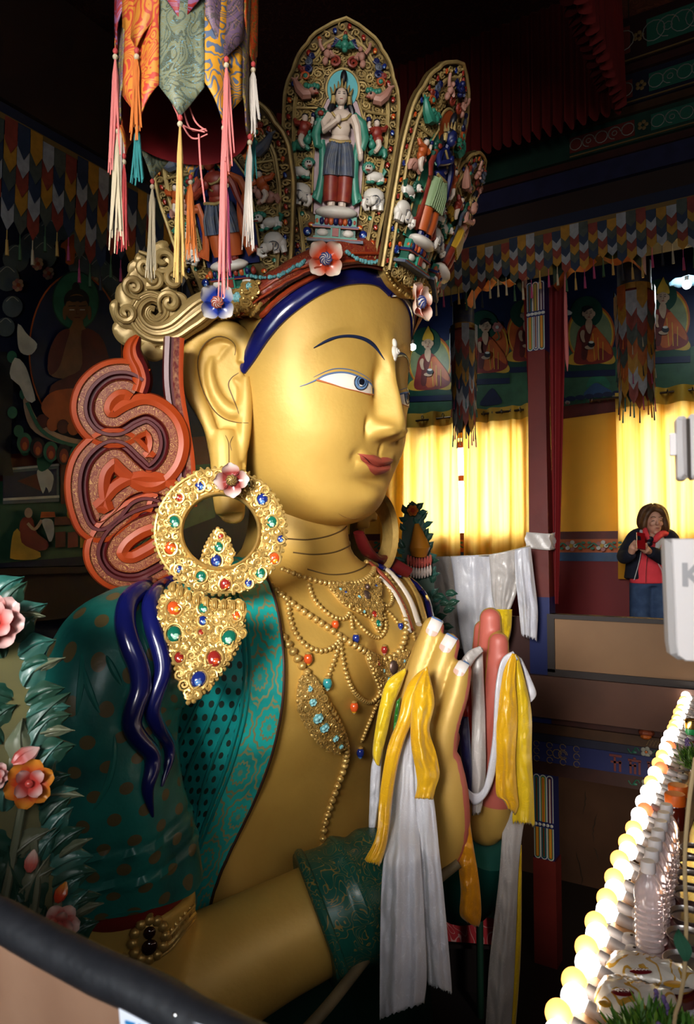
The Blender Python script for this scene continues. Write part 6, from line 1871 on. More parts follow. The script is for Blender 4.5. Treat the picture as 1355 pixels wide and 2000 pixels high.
def valance(label, axis, base, rng, z0, nrows, w, lh, seed, slope=.35, wave=6):
    rnd_ = random.Random(seed); root = thing('valance', label, 'valance', (base, rng[0], z0) if axis == 'x' else (rng[0], base, z0))
    n = int(abs(rng[1]-rng[0])/w)
    def PP(c):
        return (lambda u, z, h: V((base + h, c+u, z))) if axis == 'x' else (lambda u, z, h: V((c+u, base - h, z)))
    mb = MB(); mid = (rng[0]+rng[1])/2; L = abs(rng[1]-rng[0])
    if axis == 'x': mb.box((base, mid, z0+.04), (.02, L, .09), 0); mb.box((base+.008, mid, z0+.012), (.02, L, .03), 1)
    else: mb.box((mid, base, z0+.05), (L, .02, .11), 0); mb.box((mid, base-.008, z0+.012), (L, .02, .03), 1)
    mb.build('top_band', [mat('band_navy_cloth', (.012,.016,.04), rough=.7), mat('band_gold_cloth', (.16,.10,.03), rough=.6)], root, smooth=False)
    order = 'wrygn'
    for i in range(n):
        c = rng[0] + (i+.5)*w*(1 if rng[1] > rng[0] else -1); P = PP(c)
        ph = i % wave; k = nrows - 1 + (ph if ph < wave/2 else wave-ph) * (1 if wave > 1 else 0) // 2
        k = max(2, k - 0)
        seq = [order[(j - i*2 + seed) % 5] for j in range(k)]
        mb = MB(); tongue(mb, P, w*.98, z0 + .0, seq, lh)
        o = mb.build('flag_column', VM, root, smooth=False)
        mb = MB(); zt = z0 - k*lh - lh*.62
        mb.tube([P(0, zt, .004), P(0, zt-.05, .004)], .003, 4); mb.tube([P(0, zt-.05, .004), P(.003, zt-.13, .004)], [.006,.010], 6)
        LOC[o.name] = LOC[root.name]; mb.build('tassel', TASS[rnd_.choice(['cream','gold','dark','rose','green'])], o)
    return root
zv = on_y(1355, 394, 4.90).z
valance('long valance of pointed cloth flags in white, navy, yellow and red along the curtain side', 'y', 4.88, (-3.2, 2.35), zv, 5, .0605, .054, 1)
valance('dim valance of pointed cloth flags hanging before the dark painted wall', 'x', -3.30, (1.5, 4.88), on_x(0,232,-3.30).z, 5, .072, .098, 2)
mb = MB(); mb.box((-3.42, 3.0, 3.95), (.2, 4.2, .75)); struct(mb.build('trim_beam_left', mat('beam_dark', (.028,.012,.008), rough=.6), smooth=False))

# long hanging pillar banners (cylinders of flags)
def hanging_cylinder(label, c, ztop, zbot, r, rows_, seed, ntong=12):
    rnd_ = random.Random(seed); root = thing('cylinder_banner', label, 'banner', (c[0], c[1], zbot), 'cylindrical banners hanging before the murals')
    hh = ztop - zbot; capz = ztop - hh*.22
    mb = MB(); mb.lathe([(r*.94, capz), (r, capz+.01), (r, ztop-.01), (r*.9, ztop)], (c[0], c[1], 0), 0, 28); mb.lathe([(r*1.03, capz-.01), (r*1.03, capz+.035)], (c[0], c[1], 0), 1, 28, cap=False)
    mb.build('banner_head', [mat('brocade_navy', (.02,.022,.06), rough=.6, var=.7, vscale=16, col2=(.10,.08,.03)), VC['y']], root)
    mb = MB(); mb.lathe([(r*.9, zbot+.1), (r*.9, capz)], (c[0], c[1], 0), 0, 24); mb.build('lining', RC, root)
    lh = (capz - zbot)/(rows_+.4)
    order = 'ywrgo' if seed % 2 else 'wrgyn'
    for i in range(ntong):
        a0 = 2*pi*i/ntong; w_ = 2*pi*r/ntong
        def P(u, z, h, a0=a0): a = a0 + u/r; return V((c[0] + (r+h)*cos(a), c[1] + (r+h)*sin(a), z))
        mb = MB(); off = (i % 2)*.5*lh
        tongue(mb, P, w_*1.0, capz - off, [order[(j + (i//2) + (i % 2)*2) % 5] for j in range(rows_)], lh)
        o = mb.build('flag_column', VM, root, smooth=False); LOC[o.name] = LOC[root.name]
        mb = MB(); zt = capz - off - rows_*lh - lh*.62
        mb.tube([P(0, zt, .004), P(.002, zt-.10, .008)], [.003,.006], 5)
        mb.build('tassel', TASS[rnd_.choice(['dark','rose','cream','orange','teal'])], o)
        for q in range(1, rows_, 2):
            mb = MB(); mb.tube([P(0, capz - off - q*lh - lh*.55, .012), P(.002, capz - off - q*lh - lh*1.25, .018)], [.002,.005], 5); mb.build('tassel', TASS[rnd_.choice(['dark','rose','cream','orange','teal'])], o)
    mb = MB(); mb.tube([V((c[0], c[1], ztop-.01)), V((c[0], c[1], ZC))], .006, 6); mb.build('hanging_cord', DARK, root)
    return root
for (x0, x1, yt, yb, yy, lab, sd) in ((1209,1272,512,775,5.6,'round hanging banner of pointed brocade flags right of the red pillar', 1), (884,926,590,832,5.7,'dim round hanging banner of pointed flags left of the red pillar', 2)):
    a = on_y(x0, 640, yy); b = on_y(x1, 640, yy); cxm = (a.x+b.x)/2
    dd = (a-b).length; r = .5*((x1-x0)/FPX)*((a+b)/2 - EYE).dot(CF)
    hanging_cylinder(lab, (cxm, yy), on_y((x0+x1)/2, yt, yy).z, on_y((x0+x1)/2, yb, yy).z, r, 7, sd)
# pink cord hanging by the pillar
mb = MB(); mb.tube([V((on_y(1104,590,4.98).x, 4.98, 3.35)), on_y(1104,590,4.98), on_y(1105,640,4.98), on_y(1107,700,4.98), on_y(1108,725,4.98)], [.004,.012,.014,.014,.002], 8)
mb.build('cloth_streamer', TASS['pink'], pil)

# red canopy over the statue with pleated frill
CAN = mat('canopy_red', (.17,.010,.008), rough=.8, var=.4, vscale=3); 
zc0 = 4.05; cc = on_plane(1214, 214, V((0,0,zc0)), V((0,0,1)))
can = thing('canopy', 'dark red cloth canopy with a pleated frill hung below the ceiling', 'canopy', (cc.x, cc.y, zc0))
cx0, cy0 = -4.1, 1.95
mb = MB(); mb.box(((cx0+cc.x)/2, (cy0+cc.y)/2, zc0+.86), (cc.x-cx0, cc.y-cy0, .02)); mb.build('canopy_top', CEIL, can, smooth=False)
def frill(nm, p0, p1, nrm, h, z, npl, sd):
    rnd_ = random.Random(sd); p0 = V(p0); p1 = V(p1); n = npl*8; rows = []
    for i in range(12):
        t = i/11; row = []
        for j in range(n+1):
            s = j/n; f = sin(s*npl*2*pi + .8*sin(s*31)) ; q = p0.lerp(p1, s) + nrm*(.035*f*(.4+.6*t)); q.z = z + h - h*t + (.02*sin(s*npl*2*pi+1) if i == 11 else 0); row.append(q)
        rows.append(row)
    mb = MB(); mb.grid(rows, 0); mb.build(nm, CAN, can)
frill('frill', (cx0, cc.y, 0), (cc.x, cc.y, 0), V((0,-1,0)), .85, zc0, 46, 1)
frill('frill', (cc.x, cc.y, 0), (cc.x, cy0, 0), V((1,0,0)), .85, zc0, 32, 2)
frill('inner_frill', (cc.x-.10, cc.y-.05, 0), (cc.x-.10, cy0, 0), V((1,0,0)), .70, zc0+.12, 32, 3)

# ---------------------------------------------------------------- far parapet between gallery and well
PLY = mat('plywood', (.26,.15,.075), rough=.55, var=.35, vscale=3, col2=(.17,.09,.045)); PLYD = mat('board_brown', (.12,.055,.035), rough=.5, var=.5, vscale=3); RAILD = mat('rail_dark', (.035,.026,.024), rough=.5)
xa = on_y(1076,1250,5.0).x; xb = 2.6
zt = on_y(1083,1199,5.0).z; zm1 = on_y(1083,1312,5.0).z; zm2 = on_y(1083,1400,5.0).z; zf = on_y(1083,1530,5.0).z
par_ = thing('parapet', 'low plywood parapet with a dark cap rail in front of the woman', 'parapet', ((xa+xb)/2, 5.0, 0)); par_['kind'] = 'structure'
mb = MB(); cl_box(mb, xa, xb, 4.99, 5.03, zm1, zt-.02); mb.build('panel', PLY, par_, smooth=False)
mb = MB(); cl_box(mb, xa, xb, 4.97, 5.06, zt-.03, zt); cl_box(mb, xa-.02, xb, 4.975, 5.05, zm1-.025, zm1+.02); cl_box(mb, xa-.02, xa+.03, 4.975, 5.05, zm1, zt); mb.build('cap_rail', RAILD, par_, smooth=False)
mb = MB(); cl_box(mb, -3.4, xb, 4.94, 5.0, zm2, zm1-.025); mb.build('lower_board', PLYD, par_, smooth=False)
mb = MB(); cl_box(mb, -3.4, xa-.02, 4.99, 5.03, zm1-.025, zt-.03); mb.build('panel', mat('panel_maroon', (.05,.015,.012), rough=.6), par_, smooth=False)
# painted cornice below (floor edge): brackets, fret, flowers, blue plaque with ornamental letters
fr_ = thing('trim_floor_edge', 'dim painted floor edge with flowers, fretwork and a blue lettered board', 'cornice', (0, 5.0, zf)); fr_['kind'] = 'structure'
zA = zm2; 
def zy(y): return on_y(1200, y + 0, 4.98).z
z1, z2, z3, z4, z5 = on_y(1200,1432,4.96).z, on_y(1200,1452,4.96).z, on_y(1200,1468,4.96).z, on_y(1200,1508,4.96).z, on_y(1200,1535,4.96).z
for nm, za_, zb_, yy, m_ in (('bracket_row', zA, z1, 5.0, CORN[1]), ('fret_band', z1, z2, 4.97, CORN[3]), ('flower_band', z2, z3, 4.96, CORN[4]), ('letter_board', z3, z4, 4.95, mat('board_blue', (.008,.012,.07), rough=.5)), ('flower_band', z4, z5, 4.96, CORN[5])):
    mb = MB(); cl_box(mb, -3.4, 2.6, yy, 5.05, min(za_, zb_), max(za_, zb_)); o = mb.build(nm, m_, fr_, smooth=False); LOC[o.name] = LOC[fr_.name]
    mb = MB(); zc = (za_+zb_)/2; h = abs(za_-zb_); x = -.8; k = 0
    while x < 1.6:
        if nm == 'bracket_row':
            mb.ball((x, yy-.02, zc), (.05,.05,h*.55), 4 if k % 2 else 5, 10, 8); mb.ball((x, yy-.045, zc-.02), (.035,.03,h*.38), 6, 10, 8)
            for q in range(3): mb.tube([V((x+.10+.04*q+.018*cos(a*.6), yy-.003, zc+.018*sin(a*.6))) for a in range(9)], .003, 4, 0)
            x += .26
        elif nm == 'fret_band':
            for q in range(4): mb.tube([V((x+q*.02, yy-.003, zc-h*.3)), V((x+q*.02+.02, yy-.003, zc+h*.3)), V((x+q*.02+.03, yy-.003, zc))], .0025, 4, 0)
            x += .085
        elif nm == 'flower_band':
            for q in range(5): mb.ball((x+.022*cos(q*1.257), yy-.003, zc+.022*sin(q*1.257)), (.015,.003,.015), 7 if k % 2 else 1, 7, 4)
            mb.ball((x, yy-.005, zc), (.009,.004,.009), 6, 7, 4)
            for sg in (-1, 1):
                mb.tube([V((x+sg*(.04+.012*a), yy-.003, zc+.02*sin(a*1.1))) for a in range(7)], .004, 4, 3); mb.ball((x+sg*.07, yy-.003, zc-.012), (.014,.003,.008), 3, 7, 4)
            x += .26
        else: break
        k += 1
    if nm == 'letter_board':
        # ornamental block letters as on the painted board
        x0_ = on_y(1190,1490,4.95).x; G = [[(0,1,.9,.16),(.1,.55,.8,.14),(.32,0,.16,1),(.7,0,.16,.75)], [(.0,.84,.95,.16),(.38,1.0,.2,.14),(.1,.0,.16,.85),(.42,.0,.16,.7),(.74,.0,.16,.85),(.1,.5,.5,.12)], [(0,.84,.95,.16),(.05,.4,.16,.5),(.05,.4,.6,.13),(.5,0,.16,.5),(.76,.0,.16,.9)], [(0,.84,.6,.16),(.2,.0,.16,.9),(.2,.3,.4,.12)]]
        for q, g in enumerate(G):
            gx = x0_ + q*.115
            for (a, b, c, d) in g:
                mb.box((gx + (a+c/2)*.085, yy-.003, z4 + (z3-z4)*.10 + (b*.8+d/2*.8)*(z3-z4)*.85), (c*.085, .004, d*(z3-z4)*.72), 2)
        for xq in (x0_-.30, x0_-.34): mb.tube([V((xq+.03*cos(a*.7), yy-.003, zc+.03*sin(a*.7))) for a in range(9)], .003, 4, 0)
        for q in range(7):
            for w_ in range(3): mb.tube([V((x0_-.75+.09*q+.02*cos(a*.7), yy-.003, zc-.05+.05*w_+.02*sin(a*.7))) for a in range(9)], .0025, 4, 0)
    mb.build('ornament', [LINEG, LINEW, mat('letter_red', (.10,.02,.018), rough=.5), LINET, mat('knob_pink', (.16,.08,.085), rough=.6), mat('knob_orange', (.20,.05,.02), rough=.6), POR, mat('petal_dim_pink', (.16,.09,.09), rough=.6)], o, smooth=False)
# lower painted post under the gallery
xq = on_y(1062,1700,5.0).x; hw2 = .068
lp_ = thing('pillar', 'painted green and white pillar standing in the dark well below the parapet', 'pillar', (xq, 5.08, PITZ)); lp_['kind'] = 'structure'
zq0 = on_y(1062,1680,5.0).z; zq1 = on_y(1062,1612,5.0).z
mb = MB(); cl_box(mb, xq-hw2*1.15, xq+hw2*1.15, 5.08-hw2, 5.08+hw2, PITZ, zq0); mb.build('shaft', PILR, lp_, smooth=False)
mb = MB(); cl_box(mb, xq-hw2, xq+hw2, 5.08-hw2, 5.08+hw2, zq0, -.12); yf = 5.08-hw2
painted_stripes(mb, zq1+.02, z5-.02, [(1,2,3,6),(1,3,5,4),(1,2,6,1)], xq-hw2, xq+hw2, yf, False); painted_stripes(mb, zq0, zq1-.02, [(1,3,4,5),(1,2,3,6),(1,3,4,5)], xq-hw2, xq+hw2, yf, True)
mb.build('capital', [PNV, WH2, PNV, PGR, POR, PYL, PILR], lp_, smooth=False)
mb = MB()
for k in range(5): mb.ball((xq - hw2*.8 + hw2*.4*k, yf-.004, zq1), (.012,.006,.012), 0, 9, 6)
mb.build('dot_band', WH2, lp_)

# ---------------------------------------------------------------- white cloths hung on a cord by the pillar
cord = [on_y(845,1088,4.72), on_y(900,1086,4.74), on_y(960,1083,4.76), on_y(1035,1066,4.80)]
root = thing('hanging_cloth', 'row of white silk scarves hung on a cord between the statue and the red pillar', 'cloth', cord[1])
mb = MB(); mb.tube(resample(cord, 30), .004, 5); mb.build('cord', TASS['cream'], root)
for (l, r, sd, m_) in (([(828,1088),(836,1130),(848,1180),(862,1230),(876,1262)], [(905,1086),(908,1130),(912,1180),(912,1235),(905,1268)], 1, WGR), ([(880,1087),(886,1130),(892,1190),(900,1250),(912,1300)], [(965,1082),(966,1130),(968,1190),(962,1240),(950,1285)], 2, WHT), ([(955,1083),(958,1120),(962,1170),(972,1200)], [(1020,1072),(1018,1120),(1008,1160),(990,1205)], 3, WGR), ([(1005,1074),(1006,1120),(1012,1180),(1018,1240)], [(1036,1067),(1042,1120),(1050,1190),(1048,1250)], 4, WHT), ([(955,1190),(962,1230),(970,1262)], [(1000,1190),(998,1230),(990,1262)], 5, YEL2)):
    d = (on_y((l[0][0]+r[0][0])/2, 1084, 4.76) - EYE).dot(CF)
    cloth('hanging_scarf', l, r, d - .02*(sd % 2), d+.02, m_, folds=3, amp=.016, seed=40+sd, ragged=4, par=root, n=40)

# ---------------------------------------------------------------- lamps
def lamp(label, px, py, yy, shade):
    c = on_y(px, py, yy); root = thing('pendant_lamp', label, 'lamp', c)
    mb = MB(); mb.ball(c, .034, 0, 16, 12); mb.build('bulb', mat('bulb_cool', (1,1,1), emit=(.85,.95,1), estr=60), root)
    mb = MB(); mb.lathe([(.014,.03),(.016,.075)], c, 0, 12); mb.tube([c + V((0,0,.07)), c + V((0,.02,.5))], .004, 6); mb.build('socket', DARK, root)
    if shade:
        mb = MB(); rows = [[c + V((r*cos(2*pi*k/32), r*sin(2*pi*k/32), z + (.006*sin(8*2*pi*k/32) if r > .1 else 0))) for k in range(32)] for r, z in ((.018,.07),(.05,.064),(.10,.045),(.13,.028))]
        mb.grid(rows, 0, cu=True); mb.build('lamp_shade', mat('glass_shade', (.12,.20,.25), rough=.25, coat=.5), root, thick=.004)
    l = bpy.data.lights.new('lamp_light', 'POINT'); l.energy = 7 if shade else 5; l.color = (.85,.95,1); l.shadow_soft_size = .04
    o = bpy.data.objects.new('lamp_light', l); COL.objects.link(o); o.location = c + V((0,-.10,-.10))
lamp('bare bright bulb hanging beside the statue forehead', 806, 678, 6.6, False)
l_ = None
lamp('bright bulb under a small scalloped glass shade at the right edge', 1341, 556, 6.2, True)
# ================================================================== woman with a phone behind the parapet
PD = 6.02
def pp(x, y, dz=0.0): return pt(1180 + x*.135, 960 + y*.135, PD + dz)
per = thing('person', 'woman with brown hair, coral hooded top, navy jacket and jeans looking at her phone', 'person', V((pp(650,1300).x, pp(650,1300).y, 0)))
SKN = mat('skin', (.56,.32,.23), rough=.5, var=.2, vscale=20); HRB = mat('hair_brown', (.07,.032,.014), rough=.5, var=.6, vscale=30, col2=(.16,.08,.03))
CORAL = mat('coral_jersey', (.62,.055,.075), rough=.8, var=.3, vscale=14, col2=(.42,.03,.045)); NAVY = mat('navy_wool', (.012,.014,.028), rough=.9, var=.3, vscale=30)
JEAN = mat('denim', (.025,.05,.11), rough=.85, var=.6, vscale=18, col2=(.06,.10,.18)); GRYL = mat('lining_grey', (.45,.44,.44), rough=.8)
RP = rotm(CR, -CF + V((0,0,.0)))          # x right, y up, z to the viewer
mb = MB()
hc = pp(705,430)
mb.ball(hc, (.072,.098,.088), 0, 20, 14, RP); mb.ball(hc + RP @ V((0,-.055,.022)), (.054,.055,.058), 0, 16, 10, RP)
mb.tube([hc + RP @ V((0,.018,.080)), hc + RP @ V((-.003,-.018,.098))], [.008,.014], 8); mb.ball(hc + RP @ V((-.003,-.022,.094)), (.017,.010,.012), 0, 10, 6, RP)
mb.ball(hc + RP @ V((-.002,-.056,.080)), (.020,.009,.010), 0, 10, 6, RP); mb.ball(hc + RP @ V((0,-.094,.058)), (.024,.016,.018), 0, 10, 6, RP)
for s in (-1, 1): mb.ball(hc + RP @ V((s*.034,-.020,.066)), (.022,.020,.016), 0, 10, 6, RP); mb.ball(hc + RP @ V((s*.032,.030,.074)), (.024,.007,.010), 0, 10, 6, RP); mb.ball(hc + RP @ V((s*.074,-.005,.0)), (.008,.026,.014), 0, 8, 6, RP)
mb.tube([hc + RP @ V((0,-.07,-.01)), pp(715,600), pp(710,680)], [.048,.050,.062], 14)
mb.ball(pp(710,690,.02), (.10,.05,.06), 0, 12, 8, RP)
def phand(w, fs, pr):
    mb.tube([pp(*w[0]), pp(*w[1])], [.028,.034], 10); mb.ball(pp(*w[1]), (.030,.042,.022), 0, 10, 8, RP)
    for f in fs: mb.tube(resample([pp(*q) for q in f], 8), [.0105,.0105,.0095,.008], 7)
phand([(385,890,-.22),(420,800,-.25)], [[(415,760,-.26),(430,720,-.27),(455,705,-.28)], [(430,770,-.27),(455,735,-.28),(478,730,-.29)], [(440,790,-.27),(465,765,-.29),(485,760,-.30)], [(440,810,-.27),(470,800,-.29),(488,795,-.30)], [(430,850,-.25),(465,845,-.27),(490,820,-.28)]], 0)
phand([(645,870,-.20),(590,830,-.26)], [[(580,800,-.27),(560,750,-.30),(540,705,-.31)], [(585,830,-.28),(545,800,-.30),(505,775,-.30)], [(580,850,-.28),(530,825,-.30),(490,800,-.30)], [(585,870,-.27),(540,850,-.29),(510,830,-.29)], [(600,830,-.27),(615,780,-.29),(605,745,-.30)]], 0)
body = mb.build('body', SKN, per, voxel=.0055, sm_it=2)
mb = MB()
for s in (-1, 1):
    q = [hc + RP @ V((s*.030 + k*.006, .006 - .002*abs(k), .084 - .002*abs(k))) for k in range(-3, 4)]; mb.tube(q, .0022, 5, 0)
    q = [hc + RP @ V((s*.032 + k*.007, .034 + (.004 if abs(k) < 2 else 0), .084 - .0015*abs(k))) for k in range(-3, 4)]; mb.tube(q, .0022, 5, 0)
mb.tube([hc + RP @ V((k*.006, -.056, .0905 - .001*abs(k))) for k in range(-3, 4)], [.001,.004,.004,.001], 5, 1)
mb.build('face_marks', [mat('brow_brown', (.05,.025,.015), rough=.7), mat('lips_rose', (.32,.10,.09), rough=.5)], per)
mb = MB()
mb.ball(hc + RP @ V((.005,.048,-.040)), (.086,.078,.080), 0, 20, 12, RP)
for pts, r in (([(-.01,.108,.04),(-.058,.085,.045),(-.084,.03,.028),(-.094,-.05,.015),(-.090,-.09,.01)], [.024,.028,.030,.032,.018]), ([(-.01,.110,.04),(.055,.088,.045),(.086,.03,.028),(.108,-.05,.015),(.122,-.10,.01)], [.024,.030,.034,.042,.020]),
               ([(.0,.12,0),(-.07,.09,-.01),(-.10,.0,-.02),(-.10,-.08,-.02)], [.05,.05,.048,.02]), ([(0,.12,0),(.08,.09,-.01),(.115,0,-.02),(.128,-.075,-.02),(.115,-.115,-.01)], [.05,.052,.052,.045,.018]), ([(0,.10,-.06),(0,0,-.09),(.01,-.11,-.07)], [.07,.09,.05]),
               ([(.02,.125,.02),(-.04,.112,.045),(-.070,.07,.056)], [.018,.018,.010]), ([(.0,.128,.02),(.05,.105,.052),(.074,.06,.060)], [.018,.018,.010])):
    mb.tube(resample([hc + RP @ V((p[0]*.90, p[1]*.95, p[2])) for p in pts], 16), [q*.86 for q in r], 10)
rh = random.Random(2)
for k in range(44):
    a_ = rh.uniform(.25, 2*pi-.25) + pi/2*0; x_ = .088*sin(a_); z_2 = -.03 - .06*cos(a_)
    if z_2 > .02 and abs(x_) < .06: continue
    P_ = [hc + RP @ V((x_*.75, .085, z_2*.8)), hc + RP @ V((x_*1.06, .03, z_2)), hc + RP @ V((x_*1.12+rh.uniform(-.01,.01), -.04, z_2*.95)), hc + RP @ V((x_*1.18+rh.uniform(-.015,.02), -.085+rh.uniform(-.025,.02), z_2*.9+rh.uniform(-.01,.01)))]
    mb.tube(resample(P_, 10), [.010,.012,.011,.003], 6)
mb.build('hair', HRB, per, voxel=.006, sm_it=1)
mb = MB()
mb.tube(resample([pp(630,1320,.02), pp(630,1150,.02), pp(660,950,.02), pp(690,760,.03), pp(700,680,.03)], 20), [.150,.148,.152,.150,.09], 24, up=RP @ V((0,0,1)), sq=.70)
for a, b in ((-1, 0), (1, 0)):
    pass
mb.tube(resample([pp(590,540,-.02), pp(600,620,-.09), pp(650,700,-.13)], 12), [.02,.026,.022], 10); mb.tube(resample([pp(930,610,.02), pp(840,610,-.04), pp(780,650,-.09), pp(720,720,-.13)], 12), [.022,.030,.030,.022], 10); mb.tube(resample([pp(600,560,.02), pp(720,575,.10), pp(900,590,.03)], 12), [.03,.045,.03], 10)
shirt = mb.build('hooded_top', CORAL, per, voxel=.010, sm_it=3)
mb = MB(); mb.tube([pp(600,1320,-.128), pp(605,1150,-.128), pp(615,1000,-.128), pp(640,860,-.124)], .0025, 5); mb.build('zip', mat('zip_dark', (.10,.02,.025), rough=.5), per)
mb = MB()
# jacket: two open fronts, back and sleeves
mb.tube(resample([pp(400,1270,.03), pp(420,1100,.04), pp(440,900,.04), pp(480,720,.04)], 16), [.062,.060,.064,.066], 14, up=RP @ V((0,0,1)), sq=1.5)
mb.tube(resample([pp(900,1280,.03), pp(880,1100,.04), pp(890,900,.04), pp(900,720,.04)], 16), [.062,.066,.070,.066], 14, up=RP @ V((0,0,1)), sq=1.5)
mb.tube(resample([pp(640,1270,.11), pp(650,1000,.11), pp(690,700,.09)], 12), [.15,.16,.14], 16, up=RP @ V((0,0,1)), sq=.42)
mb.tube(resample([pp(590,640,.04), pp(480,665,.04), pp(400,760,.02), pp(320,870,-.03), pp(285,945,-.09), pp(330,935,-.17), pp(395,890,-.22)], 30), [.07,.078,.072,.064,.060,.054,.046], 14)
mb.tube(resample([pp(830,640,.04), pp(930,680,.04), pp(960,800,.03), pp(930,930,-.03), pp(850,960,-.10), pp(740,905,-.16), pp(655,870,-.20)], 30), [.07,.080,.074,.066,.060,.054,.046], 14)
jk = mb.build('jacket', NAVY, per, voxel=.010, sm_it=3)
mb = MB()
mb.tube(resample([pp(545,570,-.04), pp(555,640,-.09)], 8), [.022,.030], 8, up=RP @ V((0,0,1)), sq=.4); mb.tube(resample([pp(830,650,-.06), pp(780,760,-.10), pp(755,850,-.11)], 10), [.018,.024,.012], 8, up=RP @ V((0,0,1)), sq=.4)
mb.build('jacket_lining', GRYL, per)
mb = MB(); mb.tube(resample([pp(530,870,-.09), pp(500,1030,-.09), pp(430,1280,-.08)], 12), .004, 5); mb.tube(resample([pp(745,990,-.12), pp(820,1120,-.10), pp(875,1290,-.08)], 12), .004, 5); mb.build('jacket_zip', GRYL, per)
mb = MB(); rr_ = random.Random(8)
for k in range(16): mb.ball(pp(770 + rr_.uniform(-10,60), 860 - rr_.uniform(-40,130), -.085), (.012,.012,.006), k % 2, 7, 5, RP)
mb.build('jacket_badge', [mat('badge_olive', (.10,.09,.02), rough=.7), mat('badge_cream', (.45,.38,.24), rough=.7)], per)
mb = MB(); zf_ = 0.0
for (xa_, xb_) in ((520, 500), (770, 820)):
    top = pp(xa_,1330,.03); kn = pp((xa_+xb_)/2,1900,.0); ft = pp(xb_,2400,.03); ft.z = .09
    mb.tube(resample([top, pp((xa_*2+xb_)/3,1600,.02), kn, ft], 20), [.088,.080,.066,.055], 16)
mb.tube(resample([pp(630,1270,.03), pp(640,1360,.03)], 6), [.150,.140], 20, up=RP @ V((0,0,1)), sq=.72)
mb.build('jeans', JEAN, per, voxel=.012, sm_it=3)
for xb_ in (520, 800):
    f = pp(xb_,2400,.03); f.z = .04; g = f + (RP @ V((0,0,.16))); g.z = .03
    mb = MB(); mb.tube([f - (RP @ V((0,0,.07))), f, g], [.04,.05,.036], 12, up=V((0,0,1)), sq=.8); mb.build('shoe', DARK, per)
ph = thing('mobile_phone', 'red mobile phone held up in the hands of the woman', 'phone', pp(528,720,-.31))
q = RP @ Matrix.Rotation(radians(-9), 3, 'Z') @ Matrix.Rotation(radians(-25), 3, 'X')
mb = MB(); mb.box(pp(528,715,-.315), (.066,.140,.010), 0, q); mb.build('case', mat('phone_red', (.25,.008,.012), rough=.25, coat=.4), ph, smooth=False)
mb = MB(); mb.box(pp(500,672,-.322), (.026,.034,.004), 0, q); mb.build('camera_block', BLK, ph, smooth=False)
sg = thing('sunglasses', 'black sunglasses hooked on the neckline of the woman', 'sunglasses', pp(670,720,-.12))
for s, yy_ in ((0,690),(1,755)): mb = MB(); mb.ball(pp(668 - 14*s, yy_, -.135), (.026,.024,.006), 0, 12, 7, RP); mb.build('lens', BLK, sg)
mb = MB(); mb.tube([pp(655,660,-.13), pp(690,690,-.14), pp(650,800,-.14)], .004, 6); mb.build('frame', BLK, sg)

# ================================================================== big brocade cylinder banner, near, top left
BD = 2.0; bc = pt(363, 300, BD); BR = .175; ZB = E + 1.165; ZT = 4.0
ban = thing('cylinder_banner', 'large brocade cylinder banner with long tassels hanging close at the upper left', 'banner', (bc.x, bc.y, ZB))
def brocade(name, c, c2, c3=None, sc=9):
    m = mat(name, c, rough=.55, bump=.15, bscale=60)
    pattern(m, scroll_fac(sc, width=.20, warp=2.0), c2)
    if c3: pattern(m, scroll_fac(sc*2.1, width=.06, warp=2.5), c3)
    return m
bcord = None
BRO = [brocade('brocade_sage', (.16,.165,.095), (.07,.08,.05), (.12,.24,.30)), brocade('brocade_saffron', (.50,.24,.02), (.09,.12,.19), None), brocade('brocade_olive', (.13,.12,.06), (.10,.07,.13), (.45,.26,.03)), brocade('brocade_crimson', (.24,.018,.020), (.22,.10,.20), None),
       brocade('brocade_flame', (.46,.19,.03), (.40,.05,.03), None), brocade('brocade_scarlet', (.42,.05,.012), (.16,.10,.03), (.50,.28,.03)), brocade('brocade_violet', (.14,.09,.15), (.06,.05,.07), (.30,.18,.06))]
view_a = atan2(-(bc.y), -(bc.x))        # angle of the side facing the camera
def bP(r):
    def f(a, z, h=0): return V((bc.x + (r+h)*cos(a), bc.y + (r+h)*sin(a), z))
    return f
def tassel(P0, L, col, par, r=.011, seed=0):
    rr = random.Random(seed); mb = MB()
    mb.ball(P0 - V((0,0,.006)), (.007,.007,.009), 1, 8, 6); mb.ball(P0 - V((0,0,.022)), (.0075,.0075,.008), 2, 8, 6)
    for k in range(16):
        a = rr.uniform(0, 6.28); q = rr.uniform(.3, 1)*r
        l_ = L*rr.uniform(.82, 1.04); sw = rr.uniform(-.012, .012)
        mb.tube([P0 - V((0,0,.025)), P0 + V((q*.7*cos(a), q*.7*sin(a), -l_*.25)), P0 + V((q*cos(a)+sw*.5, q*sin(a), -l_*.6)), P0 + V((q*1.2*cos(a)+sw, q*1.2*sin(a)+sw*.5, -l_))], [.0022,.0032,.003,.0016], 5, 0)
    return mb.build('tassel', [TASS[col], TASS['red'], TASS['cream']], par)
def bflag(a_mid, wa, ztop, zside, tip, m_, layer, tas=None, seed=0):
    P = bP(BR + .008*layer); rows = []; n = 10
    for i in range(14):
        t = i/13; row = []
        for j in range(n+1):
            s = j/n*2 - 1; zlow = zside - tip*(1-abs(s)); z = ztop + (zlow - ztop)*t
            row.append(P(a_mid + s*wa/2, z, .006*sin(3*t + 4*s + seed)))
        rows.append(row)
    mb = MB(); mb.grid(rows, 0); o = mb.build('flag', m_, ban, thick=.004); LOC[o.name] = LOC[ban.name]
    if tas: tassel(P(a_mid, zside - tip, .002), tas[1], tas[0], o, seed=seed)
